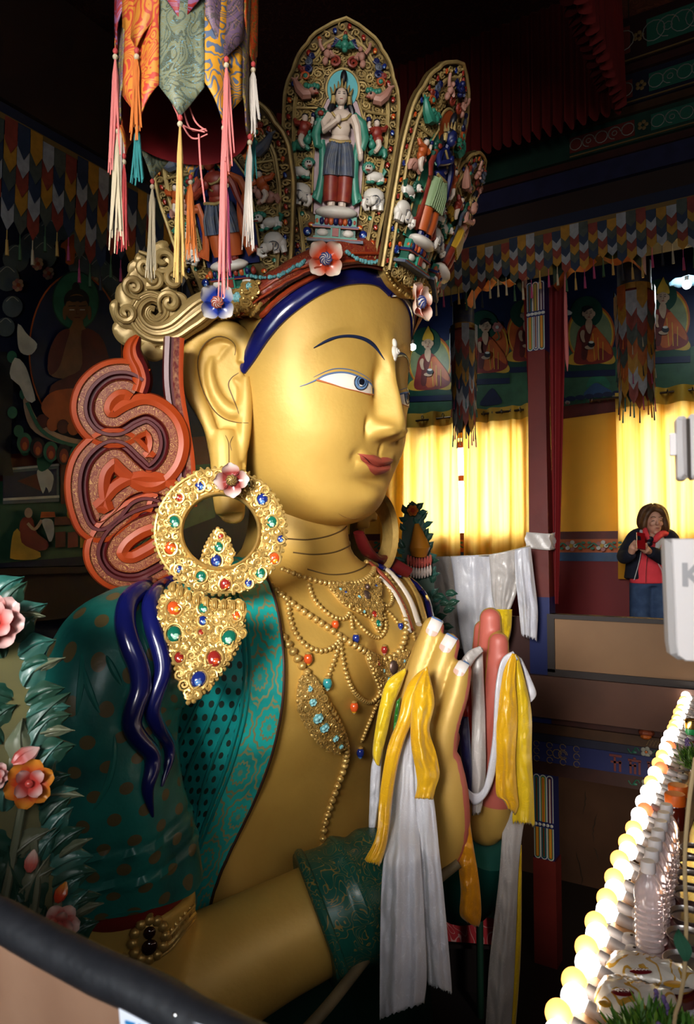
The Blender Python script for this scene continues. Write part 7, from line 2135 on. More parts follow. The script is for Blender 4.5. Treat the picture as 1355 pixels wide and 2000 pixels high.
mb = MB(); mb.grid([[V((bc.x + BR*.97*cos(view_a + pi/2 + pi*k/24), bc.y + BR*.97*sin(view_a + pi/2 + pi*k/24), z)) for k in range(25)] for z in (ZB-.005, ZB+.4, ZT)], 0); mb.build('lining', mat('banner_lining_red', (.20,.008,.012), rough=.8), ban)
N_ = 10; dA = 2*pi/N_
lower = [0,1,2,4,5,1,0,4,2,4]; tl = [('gold',.42),('pink',.46),('white',.33),('orange',.17),('rose',.3),('orange',.26),('cream',.3),('red',.28),('cream',.34),('teal',.17)]
for k in range(N_):
    a = view_a + dA*.20 - dA*.33 + k*dA
    bflag(a, dA*1.02, ZB + .52, ZB + .035 + .02*((k*7) % 3 - 1), .085, BRO[lower[k]], 1, tl[k], k)
upper = [3,6,5,1,3,0,2,5,3,4]; tu = [None,('pink',.30),('white',.2),('teal',.22),None,None,None,('white',.3),('pink',.35),('orange',.24)]
for k in range(N_):
    a = view_a - dA*.13 + k*dA
    bflag(a, dA*1.02, ZB + .95, ZB + .26 - (.06 if k % 2 else 0), .085, BRO[upper[k]], 2, tu[k], 20+k)
for k in range(N_):
    a = view_a + dA*.4 + k*dA
    bflag(a, dA*1.02, ZT - .02, ZB + .62, .085, BRO[(lower[k]+3) % 7], 3, ('cream',.2) if k % 3 == 0 else None, 40+k)
mb = MB()
for (p, q_, r_) in (((345,185),(352,240),(400,258)), ((352,180),(370,250),(402,252)), ((338,205),(372,268),(405,262)), ((360,175),(380,235),(404,256))):
    mb.tube(resample([pt(*p, 1.86), pt(*q_, 1.86), pt(*r_, 1.84)], 16), .0022, 5)
mb.tube(resample([pt(388,262,1.84), pt(392,330,1.84), pt(400,395,1.84)], 10), .0022, 5); mb.build('loose_cord', TASS['pink'], ban)

mb = MB(); mb.tube([V((bc.x, bc.y, ZT-.02)), V((bc.x, bc.y, ZC))], .006, 6); mb.lathe([(.01,ZT-.01),(BR*.98,ZT-.03)], (bc.x,bc.y,0), 0, 24, cap=False); mb.build('hanging_cord', TASS['red'], ban)
# ================================================================== carved flower panels
LEAFM = [mat('carved_leaf_teal', (.030,.12,.10), rough=.38, var=.6, vscale=12, col2=(.10,.14,.11), coat=.1), mat('carved_leaf_dark', (.015,.065,.045), rough=.4, var=.5, vscale=14, col2=(.06,.08,.05)), mat('carved_leaf_sage', (.12,.14,.09), rough=.45, var=.5, vscale=14, col2=(.20,.18,.12))]
BOARD = mat('carved_board_olive', (.085,.075,.012), rough=.6, var=.5, vscale=8)
PETP = petal_mat('carved_pink', (.40,.06,.05), (.58,.40,.38)); PETO = petal_mat('carved_orange', (.40,.05,.02), (.48,.20,.03)); PETW = petal_mat('carved_peach', (.45,.12,.10), (.60,.45,.40))
def carved_leaf(F, u, v, ang, L, W, m_, par, h=.0, curl=.3, seed=0):
    ca, sa = cos(ang), sin(ang); rows = []; mb = MB()
    for i in range(15):
        s = i/14; row = []
        w = W*sin(pi*min(1, .06 + .94*s)**.8)*(1 + .07*sin(s*14))
        for j in range(9):
            t = j/4 - 1; x = L*s; y = w*.5*t + W*.15*sin(s*3)
            hh = h + .020*L/.1*sin(pi*s)*(1-t*t)*.6 + curl*L*s*s*.5 - .006*abs(t) + .0018*sin(abs(t)*9 + s*9)
            row.append(F(u + x*ca - y*sa, v + x*sa + y*ca, hh))
        rows.append(row)
    mb.grid(rows, 0); mb.tube([r[4] + F.N*.002 for r in rows], [.003,.003,.001], 5)
    return mb.build('leaf', m_, par)
def carved_flower(F, u, v, s, pm_, par, n1=6, n2=5, rot=0, pm2=None, h=.02):
    root = None
    mb = MB(); R = F.R
    for ring, (n, rad, lift, off) in enumerate(((n1, 1.0, .25, 0), (n2, .66, .5, .4))):
        for k in range(n):
            a = rot + 2*pi*k/n + off; rows = []
            for i in range(9):
                t = i/8; w = .46*s*rad*(sin(pi*min(1, .12+.80*t))**.7); row = []
                for j in range(7):
                    q = j/3 - 1; x = s*rad*(.12 + .88*t); y = w*q
                    row.append(F(u + x*cos(a) - y*sin(a), v + x*sin(a) + y*cos(a), h + s*(lift*t + .22*q*q*t)))
                rows.append(row)
            mb.grid(rows, ring, st=(1,1))
    mb.ball(F(u, v, h + s*.2), (s*.18, s*.18, s*.16), 1, 10, 6, R)
    return mb.build('flower', [pm_, pm2 or pm_], par)
def carved_bud(F, u, v, ang, L, pm_, par):
    mb = MB(); ca, sa = cos(ang), sin(ang)
    for o_ in (-.3, 0, .3):
        mb.tube([F(u + ca*L*t - sa*o_*L*.5*sin(pi*t), v + sa*L*t + ca*o_*L*.5*sin(pi*t), .03) for t in (0,.25,.5,.75,1)], [L*.10,L*.2,L*.2,L*.12,.002], 8, 0, st=(1,1))
    return mb.build('bud', pm_, par)
cfp = thing('carved_flower_relief', 'tall carved and painted leaf panel with pink and orange flowers at the left edge', 'carving', pt(40,1700,1.62))
FL = plane_px(60, 1500, 1.66)
outl = [(-160,1120),(-30,1130),(12,1150),(40,1200),(62,1270),(70,1340),(78,1420),(88,1500),(100,1580),(118,1680),(132,1770),(142,1860),(140,1960),(-160,1960)]
mb = MB(); mb.extr([FL.uv(*p) for p in resample(outl, 70, True)], FL, -.05, 0, 0); brd = mb.build('board', BOARD, cfp)
rr = random.Random(5)
def add_leaf(x, y, ang, L, W, k, **kw): u, v = FL.uv(x, y); carved_leaf(FL, u, v, radians(ang), L, W, LEAFM[k], cfp, **kw)
edge_pts = resample([(-5,1175),(30,1220),(52,1290),(62,1360),(70,1440),(82,1520),(92,1590),(108,1680),(122,1770),(132,1850)], 24)
for i, (x, y) in enumerate(edge_pts):
    add_leaf(x-14, y, rr.uniform(15, 60), rr.uniform(.075,.10), rr.uniform(.055,.07), i % 2, h=.004, curl=.25)
    if i % 4 == 1: add_leaf(x+10, y+2, rr.uniform(-5, 30), .075, .026, 2, h=.012, curl=.35)
for i in range(46):
    x = rr.uniform(-70, 85); y = rr.uniform(1200, 1900)
    if x > curve([(1150,0),(1270,48),(1420,62),(1580,85),(1770,118),(1900,130)], y): continue
    add_leaf(x, y, rr.uniform(20, 160), rr.uniform(.07,.13), rr.uniform(.05,.075), rr.choice([0,1,1,2]), h=.004, curl=.12)
for line in ([(-20,1900),(20,1700),(50,1540)], [(40,1900),(70,1740),(66,1640)], [(100,1900),(110,1800),(112,1750)]):
    mb = MB(); mb.tube([FL(*FL.uv(x, y), .012) for x, y in resample(line, 16)], .010, 8); mb.build('stem', LEAFM[2], cfp)
def fl_(x, y, s, pm_, **kw): u, v = FL.uv(x, y); carved_flower(FL, u, v, s, pm_, cfp, **kw)
fl_(-12,1225,.068,PETP,n1=7,n2=6,h=.05); fl_(57,1530,.052,PETO,n1=6,n2=4,rot=.4,pm2=PETP,h=.045); fl_(114,1798,.042,PETW,n1=6,n2=4,rot=1,h=.045); fl_(-8,1515,.03,PETP,h=.04)
for x, y, a_, L, p in ((26,1492,35,.062,PETP),(57,1700,85,.045,PETW),(110,1758,70,.042,PETO)):
    u, v = FL.uv(x, y); carved_bud(FL, u, v, radians(a_), L, p, cfp)
# supporting post for the panel
mb = MB(); q = FL(*FL.uv(20,1900), -.06); mb.box((q.x, q.y, (q.z+PITZ)/2), (.10,.10,q.z-PITZ+.3)); mb.build('support_post', LEAFM[1], cfp, smooth=False)
# the matching spray beyond the far shoulder
cf2 = thing('carved_flower_spray', 'carved leaf spray with a golden vase rising behind the far shoulder of the statue', 'carving', pt(820,1300,4.38))
F2 = plane_px(818, 1120, 4.38)
o2 = [(804,978),(790,1000),(785,1040),(784,1080),(790,1120),(800,1170),(815,1230),(830,1300),(862,1300),(858,1240),(850,1180),(846,1120),(838,1060),(826,1010),(814,984)]
mb = MB(); mb.extr([F2.uv(*p) for p in resample(o2, 50, True)], F2, -.05, 0, 0); mb.build('board', mat('carved_board_green', (.025,.055,.035), rough=.6), cf2)
for i in range(54):
    side = i % 3
    y = rr.uniform(990, 1290)
    xl_ = curve([(978,804),(1000,792),(1080,786),(1170,800),(1300,830)], y); xr_ = curve([(978,806),(1010,824),(1060,836),(1180,850),(1300,862)], y)
    x, an = ((xl_+4, rr.uniform(110, 170)), (xr_-4, rr.uniform(10, 70)), (rr.uniform(xl_, xr_), rr.uniform(40, 140)))[side]
    u, v = F2.uv(x, y); carved_leaf(F2, u, v, radians(an), rr.uniform(.05,.075), rr.uniform(.03,.045), LEAFM[rr.choice([0,1,1])], cf2, h=.005, curl=.2)
for x, y in ((848,1165),(858,1178),(866,1195),(850,1210),(862,1225),(870,1160),(875,1182)):
    u, v = F2.uv(x, y); carved_leaf(F2, u, v, radians(rr.uniform(-10,40)), .075, .045, LEAFM[1], cf2, h=.01, curl=.2)
u, v = F2.uv(806,998); carved_flower(F2, u, v, .035, PETO, cf2)
mb = MB(); u, v = F2.uv(818, 1075)
mb.tube([F2(u, v-.03, .03), F2(u+.004, v+.02, .045), F2(u, v+.06, .045), F2(u-.008, v+.12, .04), F2(u-.012, v+.16, .035)], [.05,.065,.05,.03,.014], 14); mb.build('vase', mat('vase_amber', (.40,.17,.02), rough=.35, coat=.3), cf2)
for r_, m_ in ((0, 'a'), (1, 'b')):
    mb = MB()
    for k in range(9):
        x = 797 + k*5.4; y = 1094 + r_*20 + 6*sin(k/8*pi); a_, b_2 = F2.uv(x, y)
        mb.tube([F2(a_, b_2+.03, .045), F2(a_, b_2, .055), F2(a_, b_2-.03, .045)], [.006,.010,.005], 7)
    mb.build('shell_fringe', PETW if r_ == 0 else mat('fringe_pale', (.52,.44,.40), rough=.5), cf2)

# ================================================================== near rail, board and notice
YN = .47
r0 = on_y(0, 1797, YN); r1 = on_y(455, 2030, YN); rd = (r1 - r0).normalized()
rail = thing('guard_rail', 'black padded handrail on a scuffed brown board in the lower left corner', 'railing', (r0.x, YN, 0))
mb = MB(); ra = r0 - rd*1.0; rb = r1 + rd*.28
FOAM = mat('rail_black_foam', (.014,.015,.019), rough=.55, var=.4, vscale=30, col2=(.03,.03,.035), bump=.3, bscale=30)
nn = 40; mb.tube([ra.lerp(rb, i/nn) + V((0, .001*sin(i*2.1), .0015*sin(i*1.3))) for i in range(nn+1)], .0195, 14); mb.build('handrail', FOAM, rail)
BRD = mat('board_scuffed', (.27,.165,.11), rough=.5, var=.6, vscale=7, col2=(.15,.075,.045), bump=.1, bscale=12)
mb = MB(); h_ = .0
c4 = [ra + V((0,-.012,-.012)), rb + V((0,-.012,-.012)), V((rb.x, YN-.012, 0)), V((ra.x, YN-.012, 0))]
ids = [mb.vert(p) for p in c4]; ids2 = [mb.vert(p + V((0,.015,0))) for p in c4]; mb.face(ids); mb.face(ids2[::-1])
for k in range(4): mb.face((ids[k], ids2[k], ids2[(k+1) % 4], ids[(k+1) % 4]))
mb.build('board', BRD, rail, smooth=False)
yS = YN - .014
def text_mesh(body, size, mat_, O, T, U, N, name, parent=None, serif=False, shear=0, bold=0.0):
    cu = bpy.data.curves.new('txt', 'FONT'); cu.body = body; cu.size = size; cu.extrude = .0004; cu.offset = bold
    tmp = bpy.data.objects.new('txt', cu); COL.objects.link(tmp); bpy.context.view_layer.update()
    me = bpy.data.meshes.new_from_object(tmp.evaluated_get(bpy.context.evaluated_depsgraph_get())); bpy.data.objects.remove(tmp)
    off = LOC.get(parent.name, V((0,0,0))) if parent else V((0,0,0))
    for v in me.vertices: v.co = O + T*v.co.x + U*v.co.y + N*(v.co.z) - off
    me.materials.clear(); me.materials.append(mat_); o = bpy.data.objects.new(name, me); COL.objects.link(o)
    if parent: o.parent = parent
    return o
s0 = on_y(234, 1958, yS); s1 = on_y(462, 2018, yS); sT = (s1 - s0).normalized(); sN = V((0,-1,0)); sU = sN.cross(sT); 
if sU.z < 0: sU = -sU
sign = thing('paper_notice', 'white paper notice with blue lettering pinned to the brown board', 'notice', s0)
mb = MB(); L_ = (s1-s0).length
mb.face([mb.vert(s0 + sT*a + sU*b + sN*.0015) for a, b in ((0,0),(L_*.5,.001),(L_,0),(L_,-.16),(0,-.16))]); mb.build('paper', mat('paper_white', (.66,.70,.80), rough=.7), sign, smooth=False)
text_mesh('TAK', .019, mat('ink_blue', (.02,.20,.46), rough=.6), s0 + sT*.008 - sU*.026 + sN*.002, sT, sU, sN, 'lettering', sign, bold=.0007)
mb = MB(); c = on_y(341, 1986, yS-.002); mb.ball(c, (.0034,.0015,.0034), 0, 10, 6); mb.build('rivet', CHROME, sign)

# ================================================================== offering counter on the right with its lights
ZTB = .355
ctr = thing('offering_counter', 'glossy dark red offering table running along the right edge', 'table', (.35, 2.9, 0))
LAC = mat('lacquer_red', (.13,.008,.012), rough=.16, coat=.6, var=.4, vscale=4, col2=(.07,.004,.008), bump=.08, bscale=14)
mb = MB(); mb.box((.42, 3.0, ZTB-.02), (1.50, 4.2, .04)); mb.build('table_top', LAC, ctr, smooth=False)
mb = MB(); mb.box((-.30, 3.0, ZTB-.16), (.02, 4.2, .30)); mb.build('front_board', PILR, ctr, smooth=False)
mb = MB(); mb.box((-.352, 3.0, ZTB-.004), (.10, 4.2, .016)); mb.build('lamp_ledge', mat('ledge_wood', (.30,.17,.08), rough=.5, var=.5, vscale=10), ctr, smooth=False)
for x in (-.27, 1.1):
    for y in (.95, 5.0):
        mb = MB(); mb.box((x, y, (ZTB-.04)/2), (.06,.06,ZTB-.04)); mb.build('leg', PILR, ctr, smooth=False)
BW = mat('bulb_white_glow', (1,1,1), emit=(1,.93,.84), estr=7); BO = mat('bulb_amber_glow', (1,.6,.25), emit=(1,.50,.13), estr=1.7); BRD_ = mat('bulb_red_glow', (1,.2,.1), emit=(1,.16,.06), estr=1.6)
SOCK = mat('socket_white', (.34,.31,.30), rough=.4)
def make_bulb(m_, label):
    r = thing('light_bulb', label, 'light bulb', (0,0,0), 'string of lit bulbs along the offering table')
    mb = MB(); mb.ball((0,0,0), (.0265,.0265,.0265), 0, 20, 14); mb.lathe([(.013,.0),(.012,.034)], (0,0,0), 0, 14, rotm((0,1,0), (1,0,-.35))); mb.build('glass', m_, r, local=True)
    mb = MB(); R = rotm((0,1,0), (1,0,-.35)); mb.lathe([(.0135,.026),(.0145,.030),(.0145,.062),(.0125,.066)], (0,0,0), 0, 16, R); mb.build('lamp_socket', SOCK, r, local=True)
    mb = MB(); R2 = rotm((0,1,0), (.1,0,1)); mb.lathe([(.021,-.026),(.021,-.012),(.016,-.008)], (.082,0,0), 0, 18, R2); mb.ball((.082,.004,-.007), (.004,.004,.002), 1, 8, 5); mb.build('base_plate', [SOCK, DARK], r, local=True)
    return r
B_w = make_bulb(BW, 'white glowing bulb in the string of lights along the offering table'); B_o = make_bulb(BO, 'amber glowing bulb in the string of lights along the offering table'); B_r = make_bulb(BRD_, 'reddish glowing bulb in the string of lights along the offering table')
rr = random.Random(9); y = 1.19; k = 0; used = set()
zB = ZTB + .030
pa = on_plane(1100, 1985, V((0,0,zB)), V((0,0,1))); pb = on_plane(1350, 1335, V((0,0,zB)), V((0,0,1)))
Lb = (pb-pa).length; nb = int(Lb/.066)
B_w['group'] = 'white bulbs on the offering table'; B_o['group'] = 'amber bulbs on the offering table'; B_r['group'] = 'red bulbs on the offering table'
for k in range(-2, nb+1):
    c = pa.lerp(pb, k/nb) + V((.007*(1 if k % 2 else -1) + rr.uniform(-.003,.003), rr.uniform(-.006,.006), rr.uniform(-.003,.004)))
    pr = B_r if k in (19, 27, 33, nb-3) else (B_o if (k % 2 == 0 and rr.random() < .62) else B_w)
    if pr.name not in used: used.add(pr.name); pr.location = c
    else: dup(pr, c)
# water bottles
GLB = mat('bottle_plastic', (.92,.82,.83), rough=.06, trans=.72, ior=1.25, coat=.6); CAPW = mat('cap_white', (.66,.62,.62), rough=.4)
WATR = mat('bottle_water', (.92,.88,.90), rough=.02, trans=1.0, ior=1.2)
bo = thing('water_bottle', 'nearest of the clear water bottles with white caps lined up on the red table', 'bottle', (0,0,0), 'row of water bottles')
mb = MB(); pf = [(.029,0),(.032,.004)]
for i in range(9): pf += [(.032,.010+i*.013),(.0295,.0165+i*.013)]
pf += [(.032,.130),(.032,.145),(.028,.165),(.018,.182),(.0135,.188),(.0135,.196)]
mb.lathe(pf, (0,0,0), 0, 28); mb.build('body', GLB, bo, local=True)
mb = MB(); mb.lathe([(.0165,.190),(.0175,.193),(.0165,.212),(.015,.215)], (0,0,0), 0, 24); mb.build('cap', CAPW, bo, local=True)
bl = ['nearest of the clear water bottles with white caps on the red table','second nearest clear water bottle in the row on the red table','third clear water bottle from the near end of the row','middle clear water bottle of the row on the red table','third clear water bottle from the orange-lidded jars','second clear water bottle from the orange-lidded jars','farthest clear water bottle of the row, next to the orange-lidded jars']
c0 = on_z(1265,1682,ZTB+.215); c6 = on_z(1301,1571,ZTB+.215)
for i in range(7):
    c = c0.lerp(c6, (i/6)) ; c.z = ZTB + .001
    if i == 0: bo.location = c
    else: dup(bo, c, label=bl[i])
# honey jars with orange lids
ORL = mat('lid_orange', (.62,.13,.012), rough=.45); AMB = mat('jar_dark_amber', (.10,.012,.006), rough=.08, coat=.6)
for i, (px, py, lab) in enumerate(((1318,1560,'near dark jar with a ribbed orange lid behind the water bottles'), (1324,1543,'far dark jar with a ribbed orange lid behind the water bottles'))):
    c = on_z(px, py-9, ZTB+.115); c.z = ZTB+.001; j = thing('honey_jar', lab, 'jar', c, 'orange-lidded jars')
    mb = MB(); mb.lathe([(.030,0),(.033,.005),(.033,.072),(.029,.082)], c, 0, 26); mb.build('jar_body', AMB, j)
    mb = MB(); rows = [[c + V(((r + (.0012 if q % 2 else 0))*cos(2*pi*q/48), (r + (.0012 if q % 2 else 0))*sin(2*pi*q/48), z)) for q in range(48)] for r, z in ((.032,.080),(.0325,.112),(.030,.116),(.018,.117))]
    b = mb.grid(rows, 0, cu=True); mb.face([b + 3*48 + q for q in range(48)]); mb.build('lid', ORL, j)
# metal bowls
STL = mat('bowl_steel', (.62,.58,.55), rough=.28, metal=.85, bump=.15, bscale=50)
bw = None; labs = ['nearest','second nearest','third nearest','fourth nearest','third farthest','second farthest','farthest']
for i, (px, py) in enumerate(((1338,1885),(1342,1835),(1345,1793),(1349,1752),(1352,1719),(1356,1690),(1360,1664))):
    c = on_z(px, py, ZTB+.028); c.z = ZTB+.001
    lab = '%s steel offering bowl in the row on the red table, full of water' % labs[i]
    if bw is None:
        bw = thing('offering_bowl', lab, 'bowl', (0,0,0), 'steel offering bowls')
        mb = MB(); mb.lathe([(.022,0),(.024,.004),(.036,.018),(.044,.034),(.047,.036),(.045,.037),(.041,.030),(.02,.012)], (0,0,0), 0, 32); mb.build('bowl', STL, bw, local=True)
        mb = MB(); mb.lathe([(.001,.0285),(.041,.0285)], (0,0,0), 0, 32, cap=False); mb.build('water', mat('water_surface', (.12,.08,.06), rough=.03, coat=1.0), bw, local=True)
        bw.location = c
    else: dup(bw, c, label=lab)
# snack packets
PKT = mat('packet_foil', (.60,.56,.50), rough=.22, coat=.3, bump=.5, bscale=16); pattern(PKT, scroll_fac(9, width=.10, warp=.4), (.46,.27,.05))
PKR = mat('packet_oval_red', (.14,.010,.014), rough=.3); PKY = mat('packet_mustard', (.48,.26,.03), rough=.3)
for i, (poly, lab, zz1) in enumerate((([(1175,1878),(1260,1890),(1352,1922),(1330,1945),(1250,1935),(1168,1915)], 'cream snack packet lying flat at the front of the red table, far one', .045), ([(1155,1912),(1250,1928),(1300,1945),(1290,1985),(1200,1990),(1145,1968)], 'cream snack packet with a dark red oval, nearest on the red table', .055))):
    P3 = [on_z(x + (14 if i == 0 else 22), y, ZTB + zz1*.5) + (V((0,.03,0)) if i == 0 else V((0,-.01,0))) for x, y in resample(poly, 40, True)]; c = sum(P3, V())/len(P3)
    pk = thing('snack_packet', lab, 'packet', (c.x, c.y, ZTB)); mb = MB(); rows = []
    for k, hh in ((1.0,.5),(.92,.72),(.75,.9),(.45,1.0),(.15,1.02)):
        rows.append([V((c.x + (p.x-c.x)*k, c.y + (p.y-c.y)*k, ZTB + zz1*hh + .004*sin(q*1.7+k*9)*k)) for q, p in enumerate(P3)])
    b = mb.grid(rows, 0, cu=True); mb.face([b + 4*40 + q for q in range(40)])
    rows = [[V((c.x + (p.x-c.x)*k, c.y + (p.y-c.y)*k, ZTB + zz1*hh)) for q, p in enumerate(P3)] for k, hh in ((1.0,.5),(.85,.1),(.5,.02),(.1,.02))]
    b = mb.grid(rows, 0, cu=True); mb.face([b + 3*40 + q for q in range(40)][::-1]); mb.build('wrapper', PKT, pk)
    for (px, py, rx, ry, m_, nm) in (((1235,1897,.024,.010,PKR,'logo_oval'),(1190,1908,.010,.010,PKY,'print_patch'),(1300,1922,.022,.012,PKY,'print_patch')) if i == 0 else ((1200,1938,.022,.013,PKR,'logo_oval'),(1165,1960,.012,.012,PKY,'print_patch'))):
        q = on_z(px + 16, py, ZTB + zz1*1.04); mb = MB(); mb.ball(q, (rx, ry, .003), 0, 24, 6, rotm((CR.x, CR.y, 0), (0,0,1)))
        o = mb.build(nm, m_, pk)
        if nm == 'logo_oval':
            mb = MB(); P = [q + V((CR.x, CR.y, 0))*(rx*(.7*(t/12*2-1))) + V((CFH.x, CFH.y, 0))*(ry*.28*sin(t*2.4)) + V((0,0,.0035)) for t in range(13)]; mb.tube(P, .0010, 4); mb.build('logo_script', WHITEP, pk)
# artificial grass plants
GRA = [mat('plastic_grass', (.06,.16,.02), rough=.45), mat('plastic_grass_light', (.16,.27,.04), rough=.45)]; LAV = mat('lavender', (.16,.11,.26), rough=.7)
def grass_plant(label, c, r, h, n, seed, flowers=12):
    rr = random.Random(seed); g = thing('artificial_plant', label, 'plant', (c[0], c[1], ZTB))
    mb = MB(); mb.lathe([(r*.45,.0),(r*.55,.05),(r*.52,.055)], (c[0],c[1],ZTB+.001), 0, 20); mb.build('pot', SOCK, g)
    mb = MB(); base = V((c[0], c[1], ZTB+.05))
    for k in range(n):
        a = rr.uniform(0, 6.28); q = rr.random()**.6; d = V((cos(a)*q, sin(a)*q, .55 + .6*(1-q))).normalized(); L = h*rr.uniform(.7,1.1)
        s = base + V((cos(a), sin(a), 0))*(r*.35*rr.random()); e = s + d*L + V((0,0,-.02*q)); m_ = s.lerp(e, .5) + V((0,0,.012)); w = V((-sin(a), cos(a), 0))*.0035
        i0 = [mb.vert(x) for x in (s - w*.6, s + w*.6, m_ + w, m_ - w, e)]; t_ = 1 if rr.random() < .4 else 0
        mb.face((i0[0], i0[1], i0[2], i0[3]), t_); mb.face((i0[3], i0[2], i0[4]), t_)
        for f in range(3):
            p = s.lerp(e, .45 + .18*f); dd = (d + V((rr.uniform(-.8,.8), rr.uniform(-.8,.8), .2))).normalized()*.030; ww = dd.cross(V((0,0,1))).normalized()*.0032
            i1 = [mb.vert(x) for x in (p - ww*.3, p + ww*.3, p + dd*.5 + ww, p + dd, p + dd*.5 - ww)]; mb.face((i1[0], i1[1], i1[2], i1[3], i1[4]), t_)
    o = mb.build('foliage', GRA, g, smooth=False); o['kind'] = 'stuff'
    mb = MB()
    for k in range(flowers):
        a = rr.uniform(0, 6.28); q = rr.random(); p = base + V((cos(a)*q*r*1.1, sin(a)*q*r*1.1, h*rr.uniform(.6,1.0)))
        mb = MB()
        for f in range(6): mb.ball(p + V((rr.uniform(-.004,.004), rr.uniform(-.004,.004), f*.005)), .0045, 0, 6, 4)
        mb.build('flower_spike', LAV, g)
cA = on_z(1285, 2012, ZTB+.05); cB = on_z(1347, 1500, ZTB+.06)
grass_plant('bushy plastic grass plant nearest the camera in the lower right corner', (cA.x+.02, cA.y-.09), .10, .085, 420, 3, 4)
grass_plant('plastic grass plant with lavender flowers at the right edge beside the bulbs', (cB.x+.05, cB.y), .09, .12, 320, 4, 14)
# tins and box at the far end of the table
c = on_z(1352, 1440, ZTB); tin = thing('tin_can', 'green and gold tin can at the right edge behind the lavender plant', 'can', (c.x, c.y, ZTB))
mb = MB(); mb.lathe([(.034,.001),(.034,.045)], (c.x, c.y, ZTB), 0, 26); mb.build('can_label', mat('tin_green', (.02,.22,.07), rough=.3), tin); mb = MB(); mb.lathe([(.0345,.045),(.036,.05),(.034,.085),(.030,.088),(.028,.084)], (c.x, c.y, ZTB), 0, 26); mb.build('can_top', mat('tin_gold', (.6,.42,.14), rough=.2, metal=1), tin)
c = on_z(1358, 1405, ZTB); bx_ = thing('carton', 'pale blue juice carton at the right edge above the green tin', 'carton', (c.x, c.y, ZTB))
mb = MB(); mb.box((c.x+.06, c.y+.02, ZTB+.071), (.07,.05,.14)); mb.build('box', mat('carton_blue', (.25,.42,.55), rough=.4), bx_, smooth=False); mb = MB(); mb.box((c.x+.06, c.y+.02, ZTB+.146), (.07,.05,.010)); mb.build('lid_edge', mat('carton_teal', (.04,.22,.30), rough=.4), bx_, smooth=False)
# dry stem with a cloth leaf hanging near the camera
st2 = thing('dangling_stem', 'thin dry tan stem with one green leaf hanging at the right edge', 'stem', pt(1338,1860,1.05))
mb = MB(); mb.tube(resample([pt(1358,1480,1.10), pt(1345,1570,1.09), pt(1337,1680,1.08), pt(1340,1800,1.07), pt(1336,1900,1.06), pt(1326,1960,1.06), pt(1316,2020,1.06), V((pt(1312,2060,1.06).x, pt(1312,2060,1.06).y+.02, ZTB+.002))], 40), [.0035,.0032,.003,.0028,.0025], 7); mb.build('stem', mat('stem_tan', (.42,.31,.17), rough=.7), st2)
mb = MB(); F3 = plane_px(1333, 1850, 1.06); rows = []
for i in range(10):
    t = i/9; w_ = .011*sin(pi*(.08+.92*t)); rows.append([F3(w_*s + .002*sin(t*6), -.018 + .042*t, .004*abs(s)) for s in (-1,-.5,0,.5,1)])
mb.grid(rows, 0); mb.build('leaf', mat('leaf_cloth_green', (.02,.09,.05), rough=.8), st2)

# ================================================================== white sign box and adapter at the right edge, close to the camera
WPL = mat('plastic_white', (.68,.64,.63), rough=.45)
kb = thing('sign_box', 'white rounded sign box with a grey letter, close by at the right edge', 'sign', pt(1360,1290,.86))
FK = plane_px(1360, 1170, .86, n=(-CFH*.94 - CR*.20))
u0, v0 = FK.uv(1311, 1052); _, v1 = FK.uv(1311, 1290)
ol = [(u0,v0),(u0+.20,v0),(u0+.20,v1),(u0+.012,v1),(u0+.004,v1+.006),(u0+.002,v1+.02)]
mb = MB(); mb.extr(ol, FK, 0.0, .004, 0, bev=.5)
mb.build('face', WPL, kb, sharp=30)
mb = MB(); mb.extr([(a-.006 if a < u0+.1 else a, b) for a, b in ol], FK, -.03, -.0005, 0, bev=.3); mb.build('rim', mat('plastic_grey_white', (.50,.47,.46), rough=.5), kb, sharp=30)
ku, kv = FK.uv(1328, 1143)
text_mesh('K', .038, mat('letter_grey', (.36,.35,.36), rough=.6), FK(ku, kv, .0046), FK.T, FK.U, FK.N, 'lettering', kb, bold=.0012)
mb = MB(); q = FK(u0+.12, v0, -.016); mb.tube([V((q.x, q.y, ZTB+.001)), V((q.x, q.y, FK(0, .20, 0).z))], .008, 10); kpole = V((q.x, q.y, FK(0, .19, 0).z)); mb.build('stand_pole', CHROME, kb)
ad = thing('adapter', 'white plastic adapter box with a dark slot at the right edge above the sign box', 'adapter', pt(1345,935,.88))
FA = plane_px(1345, 872, .90, n=(-CFH*.9 - CR*.30))
a0, b0_ = FA.uv(1321, 812); a1, b1_ = FA.uv(1345, 936)
def rrect(x0, y0, x1, y1, r): return [(x0+r,y0),(x1-r,y0),(x1,y0+r),(x1,y1-r),(x1-r,y1),(x0+r,y1),(x0,y1-r),(x0,y0+r)]
mb = MB(); mb.extr(rrect(a0, b1_, a1, b0_, .003), FA, -.03, .004, 0, bev=.25); mb.build('case', WPL, ad, sharp=30)
mb = MB(); mb.extr(rrect(a1+.002, b1_+.001, a1+.03, b0_+.002, .003), FA, -.03, .004, 0, bev=.25); mb.build('case', WPL, ad, sharp=30)
mb = MB(); mb.extr(rrect(a1-.001, b1_+.004, a1+.003, b0_-.004, .0005), FA, -.03, -.002, 0); mb.build('slot', DARK, ad, sharp=30)
t0, t1_ = FA.uv(1308, 845); t2_, t3_ = FA.uv(1322, 888)
mb = MB(); c = FA((a0+a1)/2+.02, (b0_+b1_)/2, -.03); mb.tube([c, V((kpole.x, kpole.y, c.z))], .006, 8); mb.tube([V((kpole.x, kpole.y, kpole.z-.01)), V((kpole.x, kpole.y, c.z+.02))], .006, 8); mb.build('bracket', CHROME, ad)
mb = MB(); mb.extr(rrect(t0, t3_, t2_, t1_, .001), FA, -.015, -.005, 0); mb.build('tab', WPL, ad, sharp=30)
